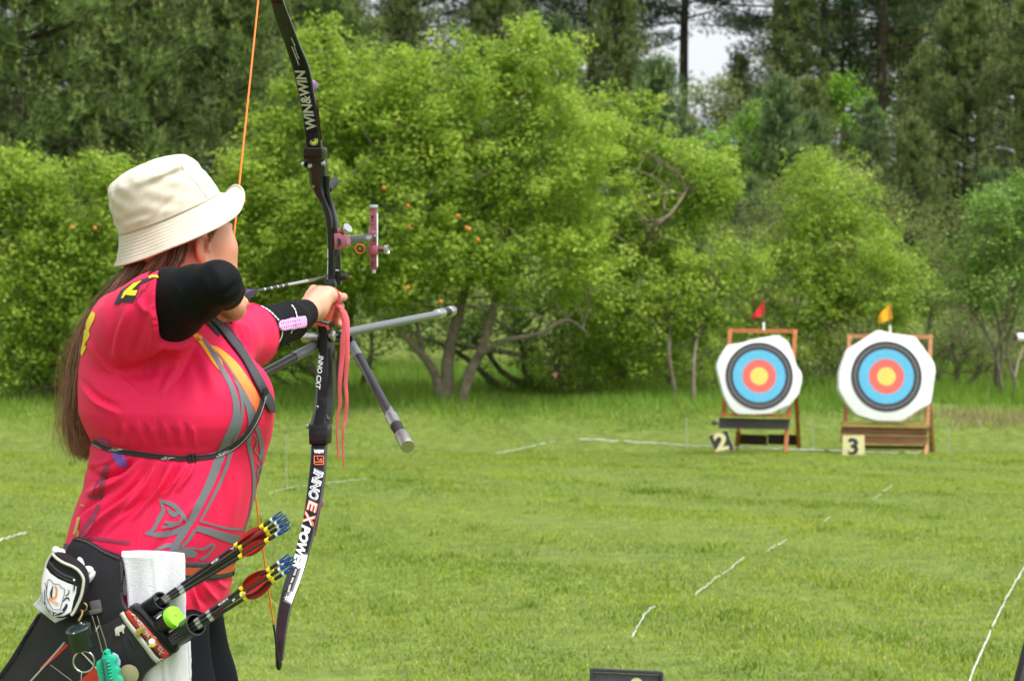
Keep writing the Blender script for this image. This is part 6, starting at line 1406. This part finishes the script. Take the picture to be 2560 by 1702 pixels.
# pouch
PO = empty('pouch', P(160, 1470, 3.30), 'small black zip pouch with white shield emblem panel on the hip', 'pouch')
pd_ = lambda x, y: 3.275+.00004*(x-150)
pad([(129, 1382), (152, 1386), (182, 1402), (204, 1422), (213, 1448), (210, 1484), (197, 1520), (183, 1538), (142, 1545), (114, 1524), (104, 1492), (103, 1455), (111, 1412)], pd_, .04, M_nylon, 'body', PO, .008)
PB = bvh(*PO.children); ps = lambda pts, w_, m, name, off=.001, thick=0, k=2: stripe(pts, w_, m, name, PO, off, PB, 5, k, thick=thick, fall=3.285)
PIPT = MB().tube([onto(x, y, .0005, PB) if 0 else P(x, y, 3.273) for x, y in catmull([(130, 1383), (140, 1394), (158, 1406), (182, 1416), (198, 1428), (208, 1445), (208, 1462), (203, 1488), (194, 1510), (184, 1530), (178, 1537)], 4)], .0024, 8).build('piping', M_cream, PO, smooth=True)
MB().tube([P(x, y, 3.274) for x, y in catmull([(130, 1383), (118, 1402), (110, 1430), (105, 1460), (106, 1480)], 4)], .0016, 8).build('piping', M_cream, PO, smooth=True)
ps([(121, 1404), (138, 1424), (160, 1438), (186, 1447)], 9, M_nylon2, 'zip_flap', .001, .0018); ps([(122, 1412), (138, 1432), (162, 1446), (184, 1454)], 2, M_plastic, 'zip', .0015, .001)
WP = poly_px([(115, 1416), (126, 1432), (146, 1446), (168, 1456), (182, 1461), (192, 1465), (190, 1482), (184, 1500), (178, 1528), (160, 1538), (138, 1540), (120, 1528), (110, 1508), (107, 1480), (108, 1450)], M_ycloth, 'white_panel', PO, .0012, PB, 6)
WB = bvh(WP); es = lambda pts, w_, m, n=4, off=.0009: stripe(pts, w_, m, 'emblem', WP, off, WB, n, 1)
ps([(183, 1448, 6), (187, 1452, 6)], 6, M_steel, 'zip_slider', .002, .002); ps([(186, 1454), (187, 1466), (185, 1476)], 3, M_plastic, 'zip_pull', .003, .002)
M_inkp = mat('black_ink', (.015, .015, .03), .6); M_oink = mat('orange_ink', (.75, .28, .05), .6)
g = [es([(121, 1447), (128, 1450), (134, 1458), (148, 1460), (152, 1466), (162, 1473), (160, 1488), (156, 1503), (152, 1518), (148, 1523), (134, 1522), (126, 1512), (118, 1495), (117, 1475), (121, 1447)], 1.6, M_inkp),
     es([(112, 1472), (113, 1500), (119, 1525)], 2, M_inkp), es([(113, 1455), (116, 1468), (117, 1478)], 1.6, M_inkp), es([(171, 1472, 1), (173, 1480, 3), (168, 1486, 3), (162, 1488, 1)], 2, M_inkp), es([(174, 1502, 1), (171, 1494, 4), (164, 1495, 4), (158, 1503, 2)], 3, M_inkp),
     es([(165, 1508, 4), (166, 1514, 7), (158, 1526, 8), (146, 1533, 8), (130, 1532, 8), (121, 1523, 5)], 7, M_inkp), es([(133, 1462, 1), (130, 1474, 5), (128, 1485, 6), (131, 1497, 1)], 4, M_inkp)]
merge_objs(g, 'emblem'); g = [es([(137, 1464, 3), (142, 1470, 5), (142, 1480, 5), (140, 1490, 6), (133, 1495, 4)], 5, M_oink)]
merge_objs(g, 'emblem'); text_px('MAGIC', (120, 1497), (146, 1515), 8, M_oink, 'lettering', WP, .0012, WB, bold=.03); dashes([((136, 1534), (158, 1526))], 3, M_wtext2, WP, lambda x, y: onto(x, y, .0018, WB))
# cloths stuffed in and under the pouch
FL = empty('hand_cloth', P(120, 1530, 3.32), 'small white cloth tucked behind the emblem pouch', 'cloth')
cloth([(106, 1480), (94, 1498), (82, 1512)], [(180, 1534), (164, 1545), (137, 1556)], 3.318, 'lower_corner', M_ycloth, FL, lambda t, u: .003*math.sin(t*8+u), .006, 14, seed=5)
for c, r in (((140, 1378), (.009, .008, .007)), ((150, 1384), (.010, .008, .008)), ((158, 1392), (.008, .008, .006)), ((202, 1412), (.014, .01, .006)), ((218, 1426), (.011, .01, .008)), ((226, 1443), (.005, .01, .013))):
    MB().sphere(P(*c, 3.33), *r, 14, 10, Matrix.Rotation(c[0]*.1, 3, 'Y')).build('cloth_fold', M_ycloth, FL, smooth=True)
# arrows in the quiver
M_rv = mat('red_vane', (.50, .022, .018), .25, trans=.35, spec=.5); M_ywr = mat('yellow_wrap', (.85, .72, .02), .5); M_bn = mat('blue_nock', (.02, .09, .32), .3, trans=.2)
def q_arrow(tail, nock, dn_, dt_, txt, label):
    a = P(*tail, dt_); b = P(*nock, dn_); ad = (b-a).normalized(); E = empty('arrow', a, label, 'arrow', 'spare arrows in the hip quiver'); x = ad.cross(Vector((0, 1, 0))).normalized(); y = x.cross(ad); L = (b-a).length
    k = L/ (math.hypot(tail[0]-nock[0], tail[1]-nock[1]))
    MB().tube([a-ad*.05, b-ad*.008], .0031, 10).build('shaft', M_rod_dk, E, smooth=True)
    MB().tube([b-ad*.014, b-ad*.010], .0038, 10).build('ring', M_wtext2, E, smooth=True)
    for t0_, t1_ in ((.036, .030), (.092, .086)): MB().tube([b-ad*t0_, b-ad*t1_], .0046, 12).build('ring', M_ywr, E, smooth=True)
    vanes(b-ad*.088, ad, x, y, .052, .0090, M_rv, E, ang0=random.uniform(0, 2), th=.0006)
    nb = MB(); nb.lathe(b-ad*.012, ad, [(0, .0034), (.008, .0038), (.010, .0034)], 10); 
    for s_ in (1, -1): nb.tube([b-ad*.003+x*s_*.0022, b+ad*.006+x*s_*.0026, b+ad*.010+x*s_*.0020], .0014, 6)
    nb.build('nock', M_bn, E, smooth=True)
    if txt:
        for tt, (o0, o1) in txt:
            c0 = np.array(tail)+(np.array(nock)-np.array(tail))*o0; c1 = np.array(tail)+(np.array(nock)-np.array(tail))*o1
            f0, f1 = dt_+(dn_-dt_)*o0, dt_+(dn_-dt_)*o1
            text_px(tt, c0+np.array([1, 2]), c1+np.array([1, 2]), 4.5, M_wtext2, 'lettering', E, fn=lambda X_, Y_: P(X_, Y_, (f0+f1)/2-.0045), bold=.03)
    for o0, o1 in ((.02, .07), (.15, .19)):
        MB().tube([a.lerp(b, o0), a.lerp(b, o1)], .0033, 10).build('wrap', M_wrap if o0 > .1 else mat('mottled_wrap', (.10, .04, .03), .5, var=.9, scale=500, col2=(.5, .5, .45)), E, smooth=True)
q_arrow((399, 1500), (694, 1289), 3.265, 3.335, [('EZE', (.44, .53)), ('VIII', (.60, .67))], 'spare arrow with the highest nock in the upper bundle')
q_arrow((404, 1504), (705, 1298), 3.25, 3.33, None, 'spare arrow second from the top of the upper bundle')
q_arrow((400, 1509), (711, 1309), 3.262, 3.338, None, 'spare arrow in the middle of the upper bundle')
q_arrow((408, 1508), (707, 1327), 3.235, 3.325, None, 'spare arrow lowest in the upper bundle, nearest the viewer')
q_arrow((398, 1512), (713, 1322), 3.275, 3.345, None, 'spare arrow behind the lowest one of the upper bundle')
q_arrow((482, 1556), (712, 1396), 3.25, 3.285, [('EZE', (.28, .40))], 'spare arrow with the highest nock in the lower bundle')
q_arrow((488, 1562), (724, 1402), 3.262, 3.285, None, 'spare arrow second from the top of the lower bundle')
q_arrow((486, 1564), (714, 1413), 3.235, 3.28, [('P', (.42, .45)), ('III', (.50, .56))], 'spare arrow third from the top of the lower bundle')
q_arrow((491, 1571), (724, 1424), 3.245, 3.28, None, 'spare arrow lowest in the lower bundle')
# ------------------------------------------------------------------ targets
M_wood = mat('orange_wood', (.42, .13, .035), .6, var=.35, scale=12, stretch=(1, 1, 6), bump=.3, bscale=40)
M_wood2 = mat('tan_wood', (.45, .20, .085), .65, var=.3, scale=10, stretch=(1, 1, 6), bump=.3, bscale=40)
M_plank = mat('brown_planks', (.22, .085, .035), .7, var=.45, scale=7, stretch=(.5, 1, 5), bump=.3, bscale=40)
M_dkplank = mat('dark_boards', (.055, .045, .045), .7, var=.3, scale=8, stretch=(.5, 1, 5), bump=.3, bscale=40)
M_foam = mat('white_foam_cover', (.82, .83, .85), .7, var=.03, scale=6, bump=.2, bscale=14)
fc = {'black': mat('face_black', (.045, .042, .055), .7, var=.15, scale=20), 'blue': mat('face_blue', (.10, .46, .72), .7, var=.06, scale=20), 'red': mat('face_red', (.78, .14, .12), .7, var=.06, scale=20), 'gold': mat('face_gold', (.70, .60, .14), .7, var=.06, scale=20), 'line': mat('face_line', (.45, .45, .47), .7)}
def disc_face(c, R_, r0, r1, m, name, par, off, n=64, sy=1.0):
    V = []
    for r in (r0, r1):
        for k in range(n): a = 2*math.pi*k/n; V.append(c+R_@Vector((r*math.cos(a), -off, r*math.sin(a)*sy)))
    fs = [(k, (k+1) % n, n+(k+1) % n, n+k) for k in range(n)]
    if r0 == 0: V = V[n:]; fs = [tuple(range(n))]
    return MB().add(V, fs).build(name, m, par)
def target(name_lab, D, outline, cpx, rad, tiltx, tilty=.0, spin=0):
    """foam boss with its paper face; outline in photo px"""
    c = P(*cpx, D); T = empty('target_boss', c, name_lab, 'target', 'round archery targets')
    R_ = Matrix.Rotation(-.10, 3, 'X')@Matrix.Rotation(tilty, 3, 'Z')
    k = D/FPX; pts = []
    for i in range(len(outline)):
        a, b_, c_ = (np.array(outline[(i+j) % len(outline)], dtype=float) for j in (-1, 0, 1)); pts += [b_+(a-b_)*.12, b_+(c_-b_)*.12]
    loc = [c+R_@Vector(((x-cpx[0])*k, 0, -(y-cpx[1])*k)) for x, y in pts]
    MB().prism(loc, R_@Vector((0, .20, 0))).build('foam_cover', M_foam, T, smooth=True, angle=50, bevel=.014)
    r = rad*k
    for r0, r1, m, nm, o in ((.8, 1.0, 'black', 'black_ring', .004), (.6, .8, 'blue', 'blue_ring', .004), (.35 if 0 else .4, .6, 'red', 'red_ring', .004), (0, .4, 'gold', 'gold_centre', .004)):
        pass
    for r0, r1, m, nm in ((.775, 1.0, 'black', 'black_ring'), (.50, .775, 'blue', 'blue_ring'), (.26, .50, 'red', 'red_ring'), (0, .26, 'gold', 'gold_centre')):
        disc_face(c, R_, r*r0, r*r1, fc[m], nm, T, .006)
    disc_face(c, R_, r*.880, r*.892, fc['line'], 'ring_line', T, .009)
    for q in (.64, .38, .13): disc_face(c, R_, r*q, r*(q+.006), fc['line' if q > .5 else 'black'], 'ring_line', T, .009) if q > .5 else None
    return T, R_
def easel(lab, D, L, Rr, top, bot, shelf, m, shelfm, front_h, leg, back, px_base):
    """A-frame stand, photo px coordinates, front frame leaning back from depth D at the foot"""
    base = G((L[1]+Rr[1])/2, D); E = empty('target_stand', base, lab, 'target stand', 'wooden target stands'); w_ = .055
    dz = lambda y: D+.30*(bot-y)/(bot-top)+.12
    B = MB
    B().bar(P(L[0], top, dz(top)), P(L[1], bot, dz(bot)), w_, .06).build('upright', m, E); B().bar(P(Rr[0], top, dz(top)), P(Rr[1], bot, dz(bot)), w_, .06).build('upright', m, E)
    B().bar(P(L[0]-4, top+2, dz(top)+.004), P(Rr[0]+5, top+4, dz(top)+.004), .06, .062, up=(0, 1, 0)).build('top_rail', m, E)
    B().bar(P(L[1]-8, shelf[0], dz(shelf[0])-.05), P(Rr[1]+6, shelf[0]+4, dz(shelf[0])-.05), .035, .16).build('shelf_rail', m, E)
    y0, y1 = shelf[1], shelf[2]; n_ = 1 if shelfm is M_dkplank else 2
    for i in range(n_):
        a = y0+(y1-y0)*i/n_+1; b = y0+(y1-y0)*(i+1)/n_-1
        B().prism([P(L[1]-9, a, D+.08), P(Rr[1]+3, a+4, D+.08), P(Rr[1]+(-1), b+4, D+.06), P(L[1]-12, b, D+.06)], Vector((0, .03, 0))).build('front_board', shelfm, E)
    for (x0, yy0, x1, yy1, e) in leg: B().bar(P(x0, yy0, D+e+.1), P(x1, yy1, D+e), w_*.95, .06).build('leg', m, E)
    for (x0, yy0, x1, yy1) in back: B().bar(P(x0, yy0, D+.50), P(x1, yy1, D+1.05), w_, .06).build('back_leg', m, E)
    return E
D1, D2 = 28.6, 28.6
E1 = easel('orange wooden easel with dark front board under the number two target', D1, (1825, 1808), (1988, 1972), 824, 1040, (1036, 1043, 1071), M_wood, M_dkplank, 0, [(1968, 1071, 1963, 1131, .05)], [(1846, 1075, 1842, 1118), (1990, 985, 1997, 1118)], 0)
for x0, x1 in ((1848, 1918), (1920, 1994)): MB().prism([P(x0, 1085, D1+.95), P(x1, 1087, D1+.95), P(x1, 1113, D1+1.0), P(x0, 1110, D1+1.0)], Vector((0, .025, 0))).build('rear_board', mat('black_board', (.02, .012, .01), .8), E1)
T1, _ = target('white octagonal foam target with a torn lower right corner, left of the two', D1,
   [(1791, 915), (1798, 895), (1819, 861), (1851, 857), (1880, 848), (1947, 836), (1971, 852), (1982, 878), (1993, 915), (2004, 930), (2006, 950), (1997, 985), (1974, 1012), (1950, 1022), (1925, 1034), (1885, 1036), (1842, 1035), (1825, 1020), (1808, 985)], (1898, 940), 84.5, 0)
MB().prism([P(x, y, D1-.03) for x, y in [(1957, 1012), (1975, 1006), (1980, 1010), (1962, 1026), (1950, 1030), (1948, 1024), (1958, 1018)]], Vector((0, .05, 0))).build('torn_edge', mat('grey_foam', (.35, .36, .33), .9), T1)
E2 = easel('tan wooden easel with brown plank front under the number three target', D2, (2123, 2113), (2326, 2318), 838, 1060, (1058, 1065, 1108), M_wood2, M_plank, 0, [(2315, 1110, 2314, 1138, .05)], [(2322, 1005, 2332, 1130)], 0)
MB().prism([P(2162, 1112, D2+.9), P(2310, 1114, D2+.9), P(2310, 1124, D2+.95), P(2162, 1121, D2+.95)], Vector((0, .025, 0))).build('rear_board', M_plank, E2)
MB().prism([P(2322, 1030, D2+.3), P(2332, 1128, D2+.9), P(2324, 1130, D2+.9), P(2320, 1040, D2+.3)], Vector((.02, .05, 0))).build('side_brace', M_plank, E2)
T2, _ = target('whiter larger octagonal foam target with clean edges, right of the two', D2,
   [(2096, 972), (2098, 930), (2106, 905), (2120, 871), (2150, 853), (2196, 823), (2232, 832), (2290, 840), (2305, 860), (2328, 893), (2337, 907), (2340, 925), (2333, 970), (2326, 1009), (2300, 1022), (2258, 1050), (2245, 1053), (2190, 1052), (2140, 1037), (2117, 1010)], (2216, 941), 88.5, 0)
def flag(lab, D, foot, top, tri, m, group):
    c = P(*foot, D); E = empty('flag', c, lab, 'flag', group)
    MB().tube([P(foot[0], foot[1]+6, D), P(foot[0], foot[1]-14, D)], .018, 10).build('pole_foot', M_wtext2, E, smooth=True); MB().tube([P(foot[0], foot[1]-12, D), P(top[0], top[1], D)], .006, 8).build('pole', mat('thin_pole', (.3, .1, .08), .6), E, smooth=True)
    L_, Rr = tri; n_ = 8; V = []
    for i in range(n_+1):
        t = i/n_
        for j in range(5):
            s_ = j/4; a = np.array(L_[0])*(1-s_)+np.array(L_[1])*s_; b = np.array(Rr[0])*(1-s_)+np.array(Rr[1])*s_; q = a*(1-t)+b*t
            V.append(P(q[0], q[1], D+.05*math.sin(t*6+s_)*t))
    fs = [(i*5+j, i*5+j+1, (i+1)*5+j+1, (i+1)*5+j) for i in range(n_) for j in range(4)]; V += [v+Vector((0, .004, 0)) for v in V]; N0 = (n_+1)*5
    fs += [tuple(a+N0 for a in reversed(f)) for f in fs]
    MB().add(V, fs).build('cloth', m, E, smooth=True)
flag('small red pennant above the number two target', D1+.4, (1909, 820), (1911, 748), (((1911, 748), (1912, 785)), ((1880, 793), (1879, 799))), mat('red_flag', (.75, .02, .025), .7, trans=.3), 'pennants above the targets')
flag('small yellow pennant above the number three target', D2+.4, (2225, 828), (2226, 757), (((2225, 757), (2232, 796)), ((2196, 790), (2195, 810))), mat('yellow_flag', (.88, .47, .01), .7, trans=.3), 'pennants above the targets')
# number plates
def plate(lab, corners, D, m, mt, digit, a, b, h, edge):
    c = P(corners[0][0], corners[0][1], D); E = empty('number_plate', P(sum(q[0] for q in corners)/4, max(q[1] for q in corners), D), lab, 'number sign', 'number signs at the shooting butts')
    MB().prism([P(x, y, D) for x, y in corners], Vector((0, .02, 0))).build('board', m, E)
    if edge: 
        cx_, cy_ = np.mean(corners, 0); MB().prism([P(cx_+(x-cx_)*1.05, cy_+(y-cy_)*1.05, D+.004) for x, y in corners], Vector((0, .012, 0))).build('border', edge, E)
    text_px(digit, a, b, h, mt, 'numeral', E, fn=lambda x, y: P(x, y, D-.004), bold=.035, maxl=40)
M_cy = mat('cream_yellow', (.72, .66, .34), .5, var=.08, scale=5); M_bk = mat('sign_black', (.03, .03, .035), .5)
plate('tilted black number plate reading 2 in front of the left stand', [(1771, 1089), (1818, 1075), (1836, 1125), (1790, 1130)], 28.3, M_bk, M_cy, '2', (1789, 1127), (1823, 1121), 43, M_cy)
plate('upright cream number plate reading 3 in front of the right stand', [(2107, 1088), (2161, 1088), (2162, 1137), (2106, 1137)], 28.3, M_cy, M_bk, '3', (2120, 1134), (2146, 1134), 39, None)
# white string lines, stakes
M_str = mat('white_string', (.62, .64, .58), .8, var=.3, scale=9)
def ground_line(lab, segs, r, name='white_string', lift=0):
    E = None
    for seg in segs:
        pts = []
        for (x, y) in catmull(seg, 9):
            d = FPX*CZ/(y-HYP) if y > HYP+1 else 30; 
            ds = np.arange(6.5, 40, .04); hit = np.nonzero(HYP+(CZ-gz((x-CXP)/FPX*ds, ds)-.03)/ds*FPX <= y)[0]; d = float(ds[hit[0]]) if len(hit) else d
            pts.append(P(x, y, d)+Vector((0, 0, lift+.004+random.uniform(-.006, .008))))
        i = 0
        while i < len(pts)-1:
            k = min(len(pts)-1, i+random.randint(2, 5))
            if E is None: E = empty(name, (pts[0].x, pts[0].y, float(gz(pts[0].x, pts[0].y))), lab, 'string line', 'boundary strings pegged on the grass')
            MB().tube(pts[i:k+1], [r*random.uniform(.6, 1.1) for _ in pts[i:k+1]], 6).build('string_piece', M_str, E, smooth=True); i = k+(1 if random.random() < .3 else 0)
    return E
ground_line('long white string running along the ground in front of both targets', [[(1450, 1103), (1560, 1109), (1690, 1117), (1790, 1122), (1900, 1127), (2030, 1131), (2160, 1136), (2300, 1139)]], .009, lift=.035)
ground_line('broken white string crossing the lawn diagonally toward the targets', [[(1580, 1594), (1590, 1575), (1616, 1532), (1640, 1516)], [(1738, 1487), (1775, 1457), (1822, 1424), (1860, 1393)], [(1915, 1380), (1938, 1363)], [(1945, 1362), (1968, 1348)], [(2060, 1303), (2077, 1294)], [(2180, 1251), (2230, 1213)]], .0026)
ground_line('white string leaving the lower right corner of the lawn', [[(2420, 1715), (2450, 1640), (2490, 1550), (2530, 1470), (2575, 1400)]], .0036)
ground_line('faint white string left of the forked orange tree', [[(1240, 1133), (1290, 1125), (1340, 1112), (1388, 1102)]], .005)
ground_line('short white string on the lawn at the left edge', [[(-10, 1354), (30, 1342), (66, 1332)]], .005)
ground_line('thin white string on the lawn left of the bow', [[(670, 1233), (740, 1217), (820, 1207), (920, 1196)]], .0022)
M_stake = mat('pale_stake', (.38, .42, .40), .4)
for x, y0, y1, lb in ((2033, 1046, 1130, 'thin pale stake between the two target stands'), (2372, 1068, 1133, 'thin pale stake right of the number three stand'), (1716, 1042, 1118, 'thin pale stake left of the number two plate'), (716, 1086, 1215, 'thin pale stake on the lawn between archer and bow')):
    d = 28.4 if x > 1000 else 19.5
    tag(MB().tube([P(x-(6 if x == 2033 else 0), y0, d), P(x, (y0+y1)/2, d), P(x+2, y1+4, d)], .005 if x > 1000 else .0025, 6).build('stake', M_stake, None, smooth=True), lb, 'stake', 'thin stakes in the grass')
# pipe at the right edge, cane, branch debris
PP = empty('white_pipe', P(2560, 842, 29), 'end of a white pipe entering at the right frame edge', 'pipe')
MB().lathe(P(2541, 843, 28.8), (1, .25, .0), [(0, .045), (.0, .056), (1.6, .056)], 20).build('tube', M_wtext2, PP, smooth=True); MB().lathe(P(2540, 843, 28.78), (-1, -.25, 0), [(0, .054), (.02, .054), (.03, .03)], 16).build('end_cap', mat('brown_cap', (.12, .07, .06), .8), PP, smooth=True)
MB().tube([P(2650, 842, 29.2), Vector((P(2650, 842, 29.2).x, 29.2, 0))], .03, 8).build('post', M_wood2, PP)
tag(MB().tube([P(2538, 940, 33), P(2545, 905, 33), P(2556, 875, 33), P(2575, 850, 33)], [.02, .018, .014, .01], 6).build('bent_cane', mat('dry_cane', (.40, .33, .22), .8), None, smooth=True), 'bent dry cane in front of the bush at the right edge', 'cane')
tag(MB().sphere(G(1788, 31.5)+Vector((0, 0, .04)), .06, .06, .05, 12, 8).build('stump', M_bark, None, smooth=True), 'small brown tree stump left of the number two stand', 'stump')
tag(MB().prism([P(x, y, 33) for x, y in [(1384, 932), (1392, 930), (1393, 942), (1385, 943)]], Vector((0, .03, 0))).build('pink_marker', mat('pink_tag', (.40, .14, .13), .7), None), 'tiny pinkish marker tag among the dark shrubs', 'marker')
# black folding board with a yellow dot
FB = empty('folding_chair', Vector((P(1566, 1700, 7.0).x, 7.0, 0)), 'dark grey folding chair back with a yellow dot at the bottom edge', 'folding chair')
DB = 6.3; M_cv = mat('grey_canvas', (.10, .10, .12), .7, var=.12, scale=60, bump=.3, bscale=700); M_ch = mat('black_edge', (.025, .025, .03), .6)
MB().prism([P(1481, 1680, DB), P(1652, 1688, DB), P(1655, 1800, DB), P(1476, 1800, DB)], Vector((0, .012, 0))).build('canvas_back', M_cv, FB)
MB().bar(P(1480, 1673, DB-.004), P(1654, 1681, DB-.004), .010, .022).build('top_hem', M_ch, FB, smooth=True, bevel=.003)
for x0, x1, y in ((1479, 1475, 1670), (1654, 1656, 1679)): MB().bar(P(x0, y, DB-.006), P(x1, 1830, DB-.006), .010, .02).build('side_hem', M_ch, FB, smooth=True, bevel=.003)
MB().lathe(P(1591, 1709, DB-.002), (0, -1, 0), [(0, .0205), (.002, .0205), (.0025, .019)], 30).build('dot', mat('pale_yellow', (.82, .80, .32), .6), FB, smooth=True)
gx0, gx1 = P(1478, 1700, DB).x, P(1654, 1700, DB).x
for x in (gx0, gx1):
    MB().tube([Vector((x, DB, P(0, 1820, DB).z)), Vector((x, DB-.02, 0))], .009, 8).build('leg', M_ch, FB, smooth=True); MB().tube([Vector((x, DB-.02, .02)), Vector((x, DB-.30, .15))], .009, 8).build('leg', M_ch, FB, smooth=True)
MB().box(Vector(((gx0+gx1)/2, DB-.16, .15)), gx1-gx0, .30, .012, None, .004).build('seat', M_cv, FB)
# dark slanting object in the lower right corner
DK = empty('tripod', Vector((P(2700, 1700, 3.0).x, 3.0, 0)), 'out of focus black slanting tripod leg in the lower right corner', 'tripod')
MB().bar(P(2612, 1520, 3.0), P(2540, 1800, 2.92), .030, .03).build('leg', M_rubber, DK, smooth=True, bevel=.005)
MB().bar(P(2522, 1800, 2.92), Vector((P(2440, 0, 2.7).x, 2.75, 0)), .028, .028).build('leg_tube', M_rubber, DK, smooth=True)
